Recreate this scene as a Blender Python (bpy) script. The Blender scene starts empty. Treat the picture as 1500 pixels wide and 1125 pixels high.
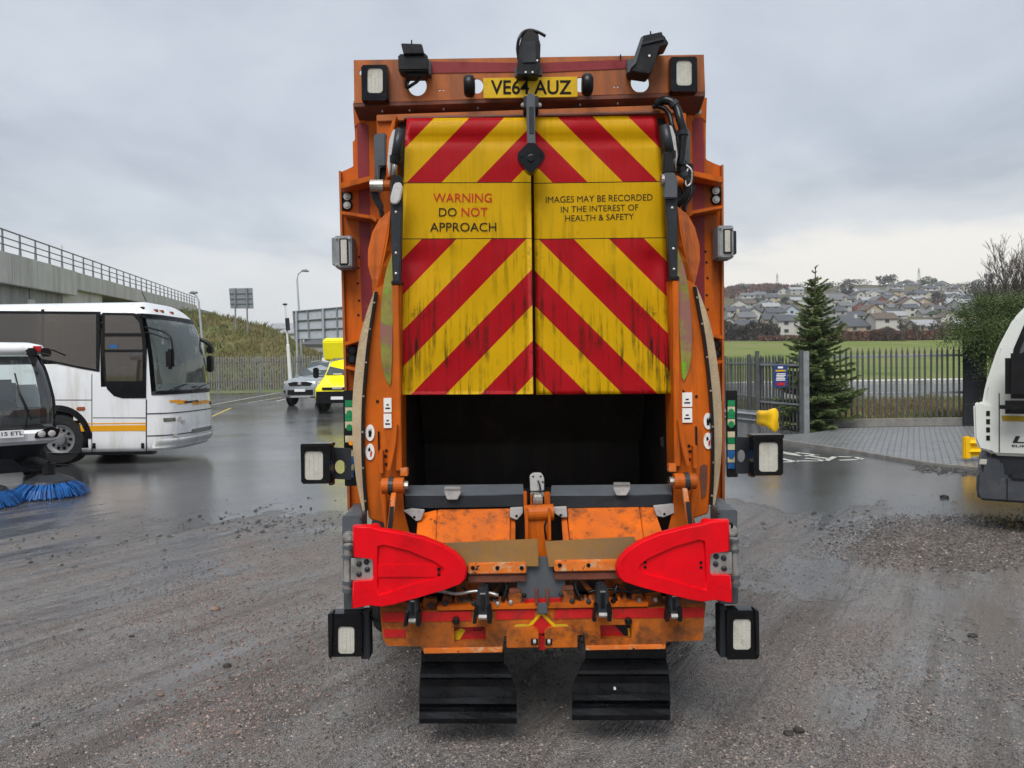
import bpy, bmesh, math, random
from mathutils import Vector, Matrix, noise as mnoise
random.seed(7)
scene = bpy.context.scene
COL = scene.collection
# ---------------------------------------------------------------- camera
FPX = 1080.0                                  # focal length in photograph pixels (1500 wide)
CAM = Vector((0, 0, 1.9))
PITCH, ROLL = math.radians(1.19), math.radians(0.9)
_f = Vector((0, math.cos(PITCH), -math.sin(PITCH)))
_r0 = Vector((1, 0, 0)); _u0 = _r0.cross(_f)
_r = _r0*math.cos(ROLL) - _u0*math.sin(ROLL)
_u = _u0*math.cos(ROLL) + _r0*math.sin(ROLL)
cd = bpy.data.cameras.new('camera'); cam = bpy.data.objects.new('camera', cd); COL.objects.link(cam)
cd.sensor_width = 36; cd.lens = 36*FPX/1500; cd.clip_start = 0.05; cd.clip_end = 6000
cam.matrix_world = Matrix(((_r.x, _u.x, -_f.x, CAM.x), (_r.y, _u.y, -_f.y, CAM.y), (_r.z, _u.z, -_f.z, CAM.z), (0, 0, 0, 1)))
scene.camera = cam
scene.render.resolution_x, scene.render.resolution_y = 1024, 768
# ---------------------------------------------------------------- sky, sun, exposure
SUN_AZ, SUN_EL = math.radians(194), math.radians(55)     # clockwise from +Y
world = bpy.data.worlds.new('World'); scene.world = world; world.use_nodes = True
nt = world.node_tree; nt.nodes.clear()
def N(nt, t, **kw):
    n = nt.nodes.new(t)
    for k, v in kw.items():
        if k.startswith('i_'): n.inputs[k[2:].replace('_', ' ')].default_value = v
        else: setattr(n, k, v)
    return n
def ramp(nt, stops, interp='LINEAR'):
    n = nt.nodes.new('ShaderNodeValToRGB'); n.color_ramp.interpolation = interp
    e = n.color_ramp.elements
    e[0].position, e[1].position = stops[0][0], stops[-1][0]
    for p, c in stops[1:-1]: e.new(p)
    for el, (p, c) in zip(sorted(e, key=lambda q: q.position), stops):
        el.color = c if len(c) == 4 else (*c, 1)
    return n
sky = N(nt, 'ShaderNodeTexSky', sky_type='NISHITA', sun_disc=False)
sky.sun_elevation, sky.sun_rotation = SUN_EL, SUN_AZ
tc = N(nt, 'ShaderNodeTexCoord'); sep = N(nt, 'ShaderNodeSeparateXYZ')
nt.links.new(tc.outputs['Generated'], sep.inputs[0])
zc = N(nt, 'ShaderNodeMath', operation='MAXIMUM'); nt.links.new(sep.outputs['Z'], zc.inputs[0]); zc.inputs[1].default_value = 0.0
zd = N(nt, 'ShaderNodeMath', operation='ADD'); nt.links.new(zc.outputs[0], zd.inputs[0]); zd.inputs[1].default_value = 0.16
dx = N(nt, 'ShaderNodeMath', operation='DIVIDE'); dy = N(nt, 'ShaderNodeMath', operation='DIVIDE')
nt.links.new(sep.outputs['X'], dx.inputs[0]); nt.links.new(zd.outputs[0], dx.inputs[1])
nt.links.new(sep.outputs['Y'], dy.inputs[0]); nt.links.new(zd.outputs[0], dy.inputs[1])
cmb = N(nt, 'ShaderNodeCombineXYZ'); nt.links.new(dx.outputs[0], cmb.inputs[0]); nt.links.new(dy.outputs[0], cmb.inputs[1])
n1 = N(nt, 'ShaderNodeTexNoise'); n1.inputs['Scale'].default_value = 0.75; n1.inputs['Detail'].default_value = 6; n1.inputs['Roughness'].default_value = 0.56
n1.inputs['Distortion'].default_value = 0.4
nt.links.new(cmb.outputs[0], n1.inputs['Vector'])
cl = ramp(nt, [(0.31, (1.85, 2.04, 2.32)), (0.50, (2.62, 2.85, 3.15)), (0.69, (3.32, 3.50, 3.72))])
nt.links.new(n1.outputs['Fac'], cl.inputs[0])
# the cloud deck thins towards the horizon: paler, warmer air low down, broken by the noise
hz = N(nt, 'ShaderNodeMath', operation='MULTIPLY_ADD'); nt.links.new(n1.outputs['Fac'], hz.inputs[0]); hz.inputs[1].default_value = -0.26; nt.links.new(zc.outputs[0], hz.inputs[2])
hr = ramp(nt, [(-0.0, (0.85, 0.85, 0.85)), (0.055, (0.22, 0.22, 0.22)), (0.16, (0, 0, 0))], 'EASE')
nt.links.new(hz.outputs[0], hr.inputs[0])
hm = N(nt, 'ShaderNodeMixRGB'); hm.inputs['Color2'].default_value = (4.7, 4.35, 3.8, 1)
az = N(nt, 'ShaderNodeMapRange', interpolation_type='SMOOTHSTEP')      # the break in the cloud is wider on the right-hand side
for k_, v_ in ((1, -0.45), (2, 0.35), (3, 0.35), (4, 1.0)): az.inputs[k_].default_value = v_
nt.links.new(sep.outputs['X'], az.inputs[0])
hf = N(nt, 'ShaderNodeMath', operation='MULTIPLY'); nt.links.new(hr.outputs[0], hf.inputs[0]); nt.links.new(az.outputs[0], hf.inputs[1])
nt.links.new(hf.outputs[0], hm.inputs['Fac']); nt.links.new(cl.outputs[0], hm.inputs['Color1'])
sm = N(nt, 'ShaderNodeMixRGB'); sm.inputs['Fac'].default_value = 0.93
nt.links.new(sky.outputs[0], sm.inputs['Color1']); nt.links.new(hm.outputs[0], sm.inputs['Color2'])
bg = N(nt, 'ShaderNodeBackground'); bg.inputs['Strength'].default_value = 0.1
out = N(nt, 'ShaderNodeOutputWorld')
nt.links.new(sm.outputs[0], bg.inputs[0]); nt.links.new(bg.outputs[0], out.inputs[0])
sl = bpy.data.lights.new('sun', 'SUN'); sl.energy = 1.5; sl.angle = math.radians(36); sl.color = (1, 0.97, 0.93)
sun = bpy.data.objects.new('sun', sl); COL.objects.link(sun)
_sd = Vector((math.sin(SUN_AZ)*math.cos(SUN_EL), math.cos(SUN_AZ)*math.cos(SUN_EL), math.sin(SUN_EL)))
sun.rotation_euler = _sd.to_track_quat('Z', 'Y').to_euler(); sun.location = (0, -20, 30)
vs = scene.view_settings
vs.view_transform = 'Standard'; vs.look = 'None'; vs.gamma = 1; vs.exposure = 1.24; vs.use_curve_mapping = False
# ---------------------------------------------------------------- pixel -> place helpers
def ray(px, py):
    return _r*((px-750)/FPX) + _u*((562.5-py)/FPX) + _f
def P(px, py, Y):
    d = ray(px, py); return CAM + d*(Y/d.y)
def sstep(a, b, x):
    t = max(0, min(1, (x-a)/(b-a))); return t*t*(3-2*t)
def interp(tab, x):
    if x <= tab[0][0]: return tab[0][1]
    for (a, va), (b, vb) in zip(tab, tab[1:]):
        if x <= b: return va + (vb-va)*(x-a)/(b-a)
    return tab[-1][1]
RIGHT = [(0, 0), (16, 0), (23, .13), (75, .13), (110, 2.3), (170, 7.2), (200, 9.2), (300, 19.5), (450, 41), (600, 64), (680, 70), (900, 62), (3000, 40)]
LEFT = [(0, 0), (16, 0), (52, .67), (200, .67), (420, 10), (800, 30), (1500, 95), (2000, 110), (3000, 60)]
def zg(X, Y):
    w = sstep(-0.15, 0.2, X/max(Y, 1.0))
    return interp(RIGHT, Y)*w + interp(LEFT, Y)*(1-w)
def G(px, py):
    d = ray(px, py); t = 1.0
    while t < 3000:
        p = CAM + d*t
        if p.z <= zg(p.x, p.y): break
        t *= 1.002
    return Vector((p.x, p.y, zg(p.x, p.y)))
# ---------------------------------------------------------------- object helpers
def wloc(o):
    v = Vector((0, 0, 0))
    while o: v += o.location; o = o.parent
    return v
def tag(o, label=None, cat=None, group=None, kind=None):
    if label: o['label'] = label
    if cat: o['category'] = cat
    if group: o['group'] = group
    if kind: o['kind'] = kind
    return o
def thing(name, label, cat, loc=(0, 0, 0), rz=0, group=None, scale=1.0):
    o = bpy.data.objects.new(name, None); COL.objects.link(o); o.empty_display_size = 0.2
    o.location = loc; o.rotation_euler = (0, 0, rz)
    if scale != 1.0: o.scale = (scale,)*3
    return tag(o, label, cat, group)
def add(name, bm, mat, parent=None, local=False, smooth=False):
    """link bm as one mesh object; bm in world coordinates unless local"""
    bmesh.ops.recalc_face_normals(bm, faces=bm.faces[:])
    me = bpy.data.meshes.new(name)
    o = bpy.data.objects.new(name, me); COL.objects.link(o)
    if parent: o.parent = parent
    if not local:
        if parent: off = wloc(parent)
        else:
            xs = [v.co.x for v in bm.verts]; ys = [v.co.y for v in bm.verts]; zs = [v.co.z for v in bm.verts]
            off = Vector(((min(xs)+max(xs))/2, (min(ys)+max(ys))/2, min(zs))); o.location = off
        for v in bm.verts: v.co -= off
    bm.to_mesh(me); bm.free()
    if smooth:
        for p in me.polygons: p.use_smooth = True
    if isinstance(mat, (list, tuple)):
        for m in mat: me.materials.append(m)
    else: me.materials.append(mat)
    return o
def ref(name, src, parent, loc, rot=(0, 0, 0), scale=None):
    """another piece sharing src's mesh"""
    o = bpy.data.objects.new(name, src.data); COL.objects.link(o); o.parent = parent
    o.location = loc; o.rotation_euler = rot
    if scale: o.scale = scale
    return o
def box(bm, x0, x1, y0, y1, z0, z1):
    vs_ = [bm.verts.new((x, y, z)) for x in (x0, x1) for y in (y0, y1) for z in (z0, z1)]
    for q in ((0, 1, 3, 2), (4, 6, 7, 5), (0, 4, 5, 1), (2, 3, 7, 6), (0, 2, 6, 4), (1, 5, 7, 3)):
        bm.faces.new([vs_[i] for i in q])
    return bm
def bev(bm, o, seg=2):
    if o > 0:
        bmesh.ops.remove_doubles(bm, verts=bm.verts[:], dist=1e-5)
        bmesh.ops.bevel(bm, geom=bm.edges[:], offset=o, segments=seg, affect='EDGES', clamp_overlap=True)
    return bm
def BX(x0, x1, y0, y1, z0, z1, b=0.0):
    return bev(box(bmesh.new(), x0, x1, y0, y1, z0, z1), b)
def loopfill(bm, loops):
    es = []
    for lp in loops:
        vs_ = [bm.verts.new(p) for p in lp]
        for a, b in zip(vs_, vs_[1:]+vs_[:1]): es.append(bm.edges.new((a, b)))
    return bmesh.ops.triangle_fill(bm, use_beauty=True, use_dissolve=False, edges=es)
def extr(loops, vec, b=0.0):
    """plate: outline loop (+ hole loops) of 3-D points pushed along vec"""
    bm = bmesh.new()
    if len(loops) == 1:
        f = bm.faces.new([bm.verts.new(p) for p in loops[0]]); fs = [f]
    else:
        loopfill(bm, loops); fs = bm.faces[:]
    r = bmesh.ops.extrude_face_region(bm, geom=fs)
    nv = [e for e in r['geom'] if isinstance(e, bmesh.types.BMVert)]
    bmesh.ops.translate(bm, verts=nv, vec=vec)
    if len(loops) == 1: bev(bm, b)
    return bm
def cyl(bm, a, b, r0, r1=None, seg=14, caps=True):
    a, b = Vector(a), Vector(b); r1 = r0 if r1 is None else r1
    q = (b-a).to_track_quat('Z', 'Y')
    ra = []; rb = []
    for i in range(seg):
        t = 2*math.pi*i/seg; d = q @ Vector((math.cos(t), math.sin(t), 0))
        ra.append(bm.verts.new(a+d*r0)); rb.append(bm.verts.new(b+d*r1))
    for i in range(seg):
        j = (i+1) % seg; bm.faces.new((ra[i], ra[j], rb[j], rb[i]))
    if caps: bm.faces.new(ra[::-1]); bm.faces.new(rb)
    return bm
def CY(a, b, r0, r1=None, seg=14): return cyl(bmesh.new(), a, b, r0, r1, seg)
def tube(bm, pts, r, seg=8):
    pts = [Vector(p) for p in pts]; rings = []
    for i, p in enumerate(pts):
        d = (pts[min(i+1, len(pts)-1)] - pts[max(i-1, 0)]).normalized()
        q = d.to_track_quat('Z', 'Y'); rr = r[i] if isinstance(r, (list, tuple)) else r
        rings.append([bm.verts.new(p + q @ Vector((math.cos(2*math.pi*k/seg)*rr, math.sin(2*math.pi*k/seg)*rr, 0))) for k in range(seg)])
    for A, B in zip(rings, rings[1:]):
        for k in range(seg):
            j = (k+1) % seg; bm.faces.new((A[k], A[j], B[j], B[k]))
    bm.faces.new(rings[0][::-1]); bm.faces.new(rings[-1])
    return bm
def smoothpts(pts, n=6):
    pts = [Vector(p) for p in pts]; o = []
    for i in range(len(pts)-1):
        p0 = pts[max(i-1, 0)]; p1 = pts[i]; p2 = pts[i+1]; p3 = pts[min(i+2, len(pts)-1)]
        for k in range(n):
            t = k/n
            o.append(0.5*((2*p1)+(p2-p0)*t+(2*p0-5*p1+4*p2-p3)*t*t+(-p0+3*p1-3*p2+p3)*t**3))
    return o+[pts[-1]]
def loft(bm, rings, cap=True, closed=True, skip=None):
    R = [[bm.verts.new(p) for p in r] for r in rings]
    n = len(R[0])
    for i, (A, B) in enumerate(zip(R, R[1:])):
        for k in range(n if closed else n-1):
            j = (k+1) % n
            if skip and skip(i, k, (A[k].co+A[j].co+B[k].co+B[j].co)/4): continue
            try: bm.faces.new((A[k], A[j], B[j], B[k]))
            except ValueError: pass
    if cap and closed:
        bm.faces.new(R[0][::-1]); bm.faces.new(R[-1])
    return bm
def lathe(bm, prof, centre, axis, seg=24):
    """prof: (radius, offset along axis)"""
    q = Vector(axis).to_track_quat('Z', 'Y'); c = Vector(centre); rings = []
    for r, h in prof:
        rings.append([bm.verts.new(c + q @ Vector((r*math.cos(2*math.pi*k/seg), r*math.sin(2*math.pi*k/seg), h))) for k in range(seg)])
    for A, B in zip(rings, rings[1:]):
        for k in range(seg):
            j = (k+1) % seg; bm.faces.new((A[k], A[j], B[j], B[k]))
    bm.faces.new(rings[0][::-1]); bm.faces.new(rings[-1])
    return bm
def lettering(name, s, mapf, mat, parent, local=False, bold=0.0):
    """flat text; mapf(u, v) with u,v in 0..1 gives the 3-D place of that point of the text box"""
    cu = bpy.data.curves.new('t', 'FONT'); cu.body = s; cu.align_x = 'CENTER'; cu.resolution_u = 3; cu.offset = bold
    ob = bpy.data.objects.new('t', cu); COL.objects.link(ob)
    me = bpy.data.meshes.new_from_object(ob.evaluated_get(bpy.context.evaluated_depsgraph_get()))
    bpy.data.objects.remove(ob)
    bm = bmesh.new(); bm.from_mesh(me); bpy.data.meshes.remove(me)
    xs = [v.co.x for v in bm.verts]; ys = [v.co.y for v in bm.verts]
    x0, x1, y0, y1 = min(xs), max(xs), min(ys), max(ys)
    for v in bm.verts: v.co = mapf((v.co.x-x0)/(x1-x0), (v.co.y-y0)/(y1-y0))
    return add(name, bm, mat, parent, local)
# ---------------------------------------------------------------- materials
def mat(name, col, rough=0.5, metal=0.0, var=0.12, vscale=3.0, dirt=None, dscale=4.0, dth=(0.5, 0.7), streak=False, bump=0.0, bscale=40.0, spec=0.28, coat=0.0, rvar=0.15, chips=None, cth=0.70, cscale=9.0, film=None, fmax=.5, fscale=1.6):
    m = bpy.data.materials.new(name); m.use_nodes = True
    t = m.node_tree; L = t.links.new; b = t.nodes['Principled BSDF']
    b.inputs['Metallic'].default_value = metal; b.inputs['Specular IOR Level'].default_value = spec
    if coat: b.inputs['Coat Weight'].default_value = coat; b.inputs['Coat Roughness'].default_value = 0.15
    tc = N(t, 'ShaderNodeTexCoord')
    n = N(t, 'ShaderNodeTexNoise'); n.inputs['Scale'].default_value = vscale; n.inputs['Detail'].default_value = 6; n.inputs['Roughness'].default_value = .65
    L(tc.outputs['Object'], n.inputs['Vector'])
    r = ramp(t, [(0.3, tuple(c*(1-var) for c in col)), (0.7, tuple(min(c*(1+var), 1) for c in col))])
    L(n.outputs['Fac'], r.inputs[0]); colout = r.outputs[0]
    if dirt:
        mp = N(t, 'ShaderNodeMapping'); mp.inputs['Scale'].default_value = (1, 1, 0.13) if streak else (1, 1, 1)
        L(tc.outputs['Object'], mp.inputs[0])
        d = N(t, 'ShaderNodeTexNoise'); d.inputs['Scale'].default_value = dscale; d.inputs['Detail'].default_value = 8; d.inputs['Roughness'].default_value = .7
        L(mp.outputs[0], d.inputs['Vector'])
        dr = ramp(t, [(dth[0], (0, 0, 0)), (dth[1], (1, 1, 1))]); L(d.outputs['Fac'], dr.inputs[0])
        mx = N(t, 'ShaderNodeMixRGB'); mx.inputs['Color2'].default_value = (*dirt, 1)
        L(dr.outputs[0], mx.inputs['Fac']); L(colout, mx.inputs['Color1']); colout = mx.outputs[0]
    if chips:
        c = N(t, 'ShaderNodeTexNoise'); c.inputs['Scale'].default_value = cscale; c.inputs['Detail'].default_value = 10; c.inputs['Roughness'].default_value = .75
        L(tc.outputs['Object'], c.inputs['Vector'])
        cr = ramp(t, [(cth, (0, 0, 0)), (cth+.015, (1, 1, 1))]); L(c.outputs['Fac'], cr.inputs[0])
        mx = N(t, 'ShaderNodeMixRGB'); mx.inputs['Color2'].default_value = (*chips, 1)
        L(cr.outputs[0], mx.inputs['Fac']); L(colout, mx.inputs['Color1']); colout = mx.outputs[0]
    if film:                                     # broad uneven road film
        f = N(t, 'ShaderNodeTexNoise'); f.inputs['Scale'].default_value = fscale; f.inputs['Detail'].default_value = 7; f.inputs['Roughness'].default_value = .68; f.inputs['Distortion'].default_value = .5
        L(tc.outputs['Object'], f.inputs['Vector']); fr_ = ramp(t, [(.38, (0, 0, 0)), (.68, (fmax,)*3)]); L(f.outputs['Fac'], fr_.inputs[0])
        mx = N(t, 'ShaderNodeMixRGB'); mx.inputs['Color2'].default_value = (*film, 1)
        L(fr_.outputs[0], mx.inputs['Fac']); L(colout, mx.inputs['Color1']); colout = mx.outputs[0]
    L(colout, b.inputs['Base Color'])
    rr = ramp(t, [(0.3, (max(rough-rvar, .03),)*3), (0.7, (min(rough+rvar, 1),)*3)]); L(n.outputs['Fac'], rr.inputs[0]); L(rr.outputs[0], b.inputs['Roughness'])
    if bump:
        bn = N(t, 'ShaderNodeTexNoise'); bn.inputs['Scale'].default_value = bscale; bn.inputs['Detail'].default_value = 5
        L(tc.outputs['Object'], bn.inputs['Vector'])
        bp = N(t, 'ShaderNodeBump'); bp.inputs['Strength'].default_value = bump; bp.inputs['Distance'].default_value = 0.02
        L(bn.outputs['Fac'], bp.inputs['Height']); L(bp.outputs[0], b.inputs['Normal'])
    return m
def glass(name, tint, op=0.35, rough=0.03, dcol=(0.10, 0.11, 0.11)):
    """window glass: partly see-through, reflecting by angle"""
    m = bpy.data.materials.new(name); m.use_nodes = True; t = m.node_tree; L = t.links.new
    t.nodes.remove(t.nodes['Principled BSDF']); o = t.nodes['Material Output']
    tr = N(t, 'ShaderNodeBsdfTransparent'); tr.inputs[0].default_value = (*tint, 1)
    df = N(t, 'ShaderNodeBsdfDiffuse'); df.inputs[0].default_value = (*dcol, 1)
    m0 = N(t, 'ShaderNodeMixShader'); m0.inputs[0].default_value = op; L(tr.outputs[0], m0.inputs[1]); L(df.outputs[0], m0.inputs[2])
    gl = N(t, 'ShaderNodeBsdfGlossy'); gl.inputs['Roughness'].default_value = rough; gl.inputs[0].default_value = (1, 1, 1, 1)
    fr = N(t, 'ShaderNodeFresnel'); fr.inputs[0].default_value = 1.85
    m1 = N(t, 'ShaderNodeMixShader'); L(fr.outputs[0], m1.inputs[0]); L(m0.outputs[0], m1.inputs[1]); L(gl.outputs[0], m1.inputs[2])
    L(m1.outputs[0], o.inputs[0]); return m
DIRT = (0.035, 0.028, 0.022)
M = {}
M['orange'] = mat('orange_paint', (0.56, 0.112, 0.005), .42, var=.10, vscale=2.5, dirt=(0.13, 0.04, 0.012), dscale=9, dth=(.50, .74), streak=True, chips=(.06, .03, .02), cth=.69, spec=.16, film=(.16, .05, .015), fmax=.5)
M['orange_worn'] = mat('worn_orange_paint', (0.66, 0.128, 0.005), .6, var=.16, vscale=6, dirt=(.05, .028, .016), dscale=11, dth=(.50, .70), chips=(.03, .022, .018), cth=.63, cscale=22, bump=.12, spec=.12, film=(.13, .05, .02), fmax=.5, fscale=2.5)
M['orange_greasy'] = mat('greasy_orange_paint', (0.50, 0.115, 0.008), .55, var=.2, vscale=7, dirt=(.025, .018, .013), dscale=10, dth=(.44, .62), chips=(.02, .016, .014), cth=.60, cscale=24, bump=.15, spec=.2, film=(.06, .03, .016), fmax=.8, fscale=4)
M['orange_greasy2'] = mat('grimy_orange_paint', (0.50, 0.12, 0.010), .55, var=.15, vscale=6, dirt=(.05, .026, .014), dscale=8, dth=(.47, .68), chips=(.025, .018, .015), cth=.62, cscale=22, bump=.12, spec=.15, film=(.12, .05, .02), fmax=.8, fscale=3)
M['orange_scuffed'] = mat('scuffed_orange_paint', (0.58, .15, .025), .5, var=.2, vscale=9, dirt=(.50, .36, .22), dscale=12, dth=(.52, .62), chips=(.04, .03, .025), cth=.60, cscale=18, spec=.15)
M['orange_top'] = mat('weathered_orange_paint', (0.38, 0.105, 0.022), .5, var=.15, vscale=5, dirt=(.12, .05, .03), dscale=8, dth=(.45, .75), streak=True)
M['brown_red'] = mat('red_brown_paint_and_shade', (0.16, 0.05, 0.03), .6, var=.25, vscale=6, dirt=DIRT, dscale=8, dth=(.45, .75))  # red-brown parts; the header ledge's shade is put into this colour too
M['maroon'] = mat('faded_red_tape', (0.20, 0.018, 0.022), .45, var=.12, vscale=12, dirt=(.25, .08, .04), dscale=16, dth=(.6, .75))
M['redtape'] = mat('red_reflective_tape', (0.46, 0.012, 0.012), .35, var=.12, vscale=25, dirt=(.15, .02, .02), dscale=12, dth=(.5, .75))
M['red_plastic'] = mat('red_moulded_plastic', (0.70, 0.0012, 0.008), .33, var=.06, vscale=4, dirt=(.30, .003, .006), dscale=5, dth=(.55, .85), bump=.05, bscale=90, rvar=.12, spec=.2, film=(.20, .004, .006), fmax=.35, fscale=3, chips=(.50, .10, .09), cth=.735, cscale=30)
M['black'] = mat('black_plastic', (0.005, 0.005, 0.006), .38, var=.3, vscale=10, dirt=(.022, .02, .018), dscale=9, dth=(.55, .8))
M['black_gloss'] = mat('glossy_black_plastic', (0.004, 0.004, 0.005), .16, var=.3, vscale=10, dirt=(.02, .018, .016), dscale=8, dth=(.58, .8))
M['rubber'] = mat('black_rubber', (0.006, 0.0065, 0.008), .28, var=.3, vscale=7, dirt=(.025, .024, .023), dscale=6, dth=(.55, .85), streak=True, rvar=.12)
M['tyre'] = mat('tyre_rubber', (0.02, 0.02, 0.021), .75, var=.3, vscale=8, dirt=(.06, .055, .05), dscale=6, dth=(.5, .8), bump=.2, bscale=60)
M['grey'] = mat('grey_painted_steel', (0.078, 0.087, 0.098), .45, var=.12, vscale=5, dirt=(.05, .05, .05), dscale=7, dth=(.5, .8), chips=(.3, .28, .26), cth=.75)
M['grey_dark'] = mat('dark_grey_steel', (0.020, 0.023, 0.028), .42, var=.2, vscale=6, dirt=(.05, .046, .042), dscale=7, dth=(.55, .8))
M['grey_mid'] = mat('slate_grey_plastic', (0.05, 0.056, 0.066), .45, var=.12, vscale=5, dirt=(.10, .095, .09), dscale=5, dth=(.5, .8))
M['steel'] = mat('bare_steel', (0.42, 0.41, 0.39), .38, metal=.75, var=.2, vscale=12, dirt=(.16, .11, .07), dscale=10, dth=(.5, .75))
M['silver'] = mat('zinc_plate', (0.50, 0.49, 0.48), .42, metal=.35, var=.15, vscale=14, dirt=(.2, .16, .13), dscale=14, dth=(.52, .75))
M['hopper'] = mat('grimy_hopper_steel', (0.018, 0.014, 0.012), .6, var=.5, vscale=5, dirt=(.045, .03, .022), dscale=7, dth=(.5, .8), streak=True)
M['canvas'] = mat('beige_canvas', (0.43, 0.325, 0.205), .8, var=.12, vscale=14, dirt=(.25, .19, .13), dscale=8, dth=(.48, .8), streak=True, bump=.25, bscale=90)
M['board'] = mat('brown_rubber_board', (0.22, 0.112, 0.03), .42, var=.12, vscale=4, dirt=(.16, .105, .055), dscale=5, dth=(.45, .65), bump=.05)
M['lens'] = mat('frosted_lamp_lens', (0.47, 0.455, 0.40), .25, var=.05, vscale=40, dirt=(.27, .25, .20), dscale=14, dth=(.50, .8), bump=.25, bscale=150)
M['white_st'] = mat('white_sticker', (0.72, 0.71, 0.69), .45, var=.06, vscale=20, dirt=(.4, .33, .28), dscale=20, dth=(.55, .8))
M['ink'] = mat('black_print', (0.008, 0.008, 0.008), .6, var=.2, vscale=30, spec=.1)
M['ink_red'] = mat('red_print', (0.42, 0.018, 0.012), .6, var=.2, vscale=30, spec=.1)
M['plate_y'] = mat('yellow_number_plate', (0.60, 0.37, 0.006), .35, var=.06, vscale=20, dirt=(.35, .22, .03), dscale=14, dth=(.55, .85))
M['plate_w'] = mat('white_number_plate', (0.72, 0.73, 0.74), .35, var=.04, vscale=20)
M['window_film'] = mat('grimy_plastic_panel', (0.20, 0.19, 0.04), .35, var=.4, vscale=7, dirt=(.24, .11, .09), dscale=4.5, dth=(.50, .58), chips=(.12, .36, .01), cth=.60, cscale=5)
M['green_t'] = mat('green_tape', (0.01, 0.20, 0.07), .4, var=.2, vscale=20, dirt=(.10, .14, .09), dscale=16, dth=(.6, .75))
M['blue_t'] = mat('blue_tape', (0.02, 0.10, 0.28), .4, var=.2, vscale=20, dirt=(.2, .2, .18), dscale=16, dth=(.6, .75))
M['cream_t'] = mat('cream_tape', (0.50, 0.45, 0.30), .45, var=.12, vscale=20, dirt=(.2, .18, .12), dscale=16, dth=(.55, .75))
M['amber'] = mat('amber_lens', (0.80, 0.28, 0.01), .25, var=.05)
M['amber_dark'] = mat('amber_marker_lens', (0.28, 0.07, 0.02), .25, var=.15, vscale=20)
M['white'] = mat('white_vehicle_paint', (0.74, 0.755, 0.77), .22, var=.03, vscale=1.2, dirt=(.48, .46, .40), dscale=3, dth=(.50, .80), streak=True, rvar=.08, coat=.3)
M['white2'] = mat('off_white_cab_paint', (0.66, 0.69, 0.65), .28, var=.03, vscale=2, dirt=(.45, .45, .40), dscale=4, dth=(.58, .85), streak=True, rvar=.08, coat=.3)
M['van_y'] = mat('bright_yellow_paint', (0.80, 0.72, 0.008), .3, var=.04, vscale=2, dirt=(.45, .40, .05), dscale=3, dth=(.6, .9), coat=.3)
M['car_s'] = mat('silver_car_paint', (0.33, 0.36, 0.39), .28, metal=.35, var=.06, vscale=2, dirt=(.25, .25, .25), dscale=3, dth=(.6, .9), coat=.4)
M['car_glass'] = mat('tinted_car_glass', (0.045, 0.06, 0.062), .05, var=.3, vscale=1.5, rvar=.02, spec=.9)
M['stripe_o'] = mat('orange_stripe', (0.72, 0.33, 0.01), .35, var=.05)
M['yellow_p'] = mat('yellow_moulded_plastic', (0.78, 0.46, 0.005), .45, var=.06, vscale=4, dirt=(.4, .25, .03), dscale=6, dth=(.58, .85))
M['mustard'] = mat('mustard_stripe', (0.42, 0.30, 0.02), .4, var=.08)
M['galv'] = mat('galvanised_steel', (0.24, 0.25, 0.26), .5, metal=.3, var=.15, vscale=6, dirt=(.12, .12, .12), dscale=5, dth=(.5, .8))
M['galv_dark'] = mat('dark_weathered_fence_steel', (0.075, 0.078, 0.08), .6, var=.25, vscale=5, dirt=(.14, .13, .12), dscale=5, dth=(.55, .8))
M['galv_light'] = mat('pale_galvanised_steel', (0.36, 0.39, 0.41), .5, var=.12, vscale=6)
M['sign_back'] = mat('grey_sign_back', (0.20, 0.23, 0.25), .5, var=.08, vscale=2)
M['sign_pale'] = mat('pale_sign_panel', (0.40, 0.44, 0.47), .55, var=.06, vscale=1.5, dirt=(.28, .3, .3), dscale=2, dth=(.5, .8))
M['concrete'] = mat('precast_concrete', (0.58, 0.57, 0.53), .85, var=.10, vscale=.8, dirt=(.34, .335, .31), dscale=.7, dth=(.48, .75), streak=True, bump=.15, bscale=12)
M['concrete_d'] = mat('dark_concrete', (0.33, 0.335, 0.32), .85, var=.15, vscale=.8, dirt=(.13, .13, .12), dscale=.9, dth=(.48, .75), streak=True, bump=.15, bscale=12)  # darker grey concrete with dark streaks
M['kerb'] = mat('kerb_concrete', (0.20, 0.195, 0.18), .7, var=.2, vscale=3, dirt=(.12, .11, .10), dscale=5, dth=(.48, .75), bump=.2, bscale=40)
M['paint_w'] = mat('worn_white_road_paint', (0.55, 0.55, 0.50), .4, var=.12, vscale=4, dirt=(.09, .09, .09), dscale=9, dth=(.52, .66))
M['paint_y'] = mat('worn_yellow_road_paint', (0.50, 0.36, 0.06), .45, var=.12, vscale=4, dirt=(.09, .09, .09), dscale=6, dth=(.50, .66))
M['navy'] = mat('navy_sign_face', (0.02, 0.045, 0.16), .4, var=.08)
M['blue_bristle'] = mat('blue_bristle', (0.010, 0.095, 0.32), .5, var=.35, vscale=20, dirt=(.02, .03, .05), dscale=12, dth=(.55, .8))
M['seat'] = mat('seat_cloth', (0.10, 0.10, 0.14), .9, var=.2, vscale=8)
M['cream'] = mat('cream_blind', (0.34, 0.28, 0.20), .9, var=.1, vscale=3)
M['interior'] = mat('dark_interior', (0.05, 0.05, 0.05), .8, var=.2)
M['dash'] = mat('grey_dashboard', (0.16, 0.17, 0.17), .7, var=.1)
M['glass'] = glass('windscreen_glass', (0.62, 0.70, 0.68), .34, .03, (.22, .28, .26))
M['glass_clear'] = glass('clear_cab_glass', (0.72, 0.82, 0.80), .14)
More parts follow.
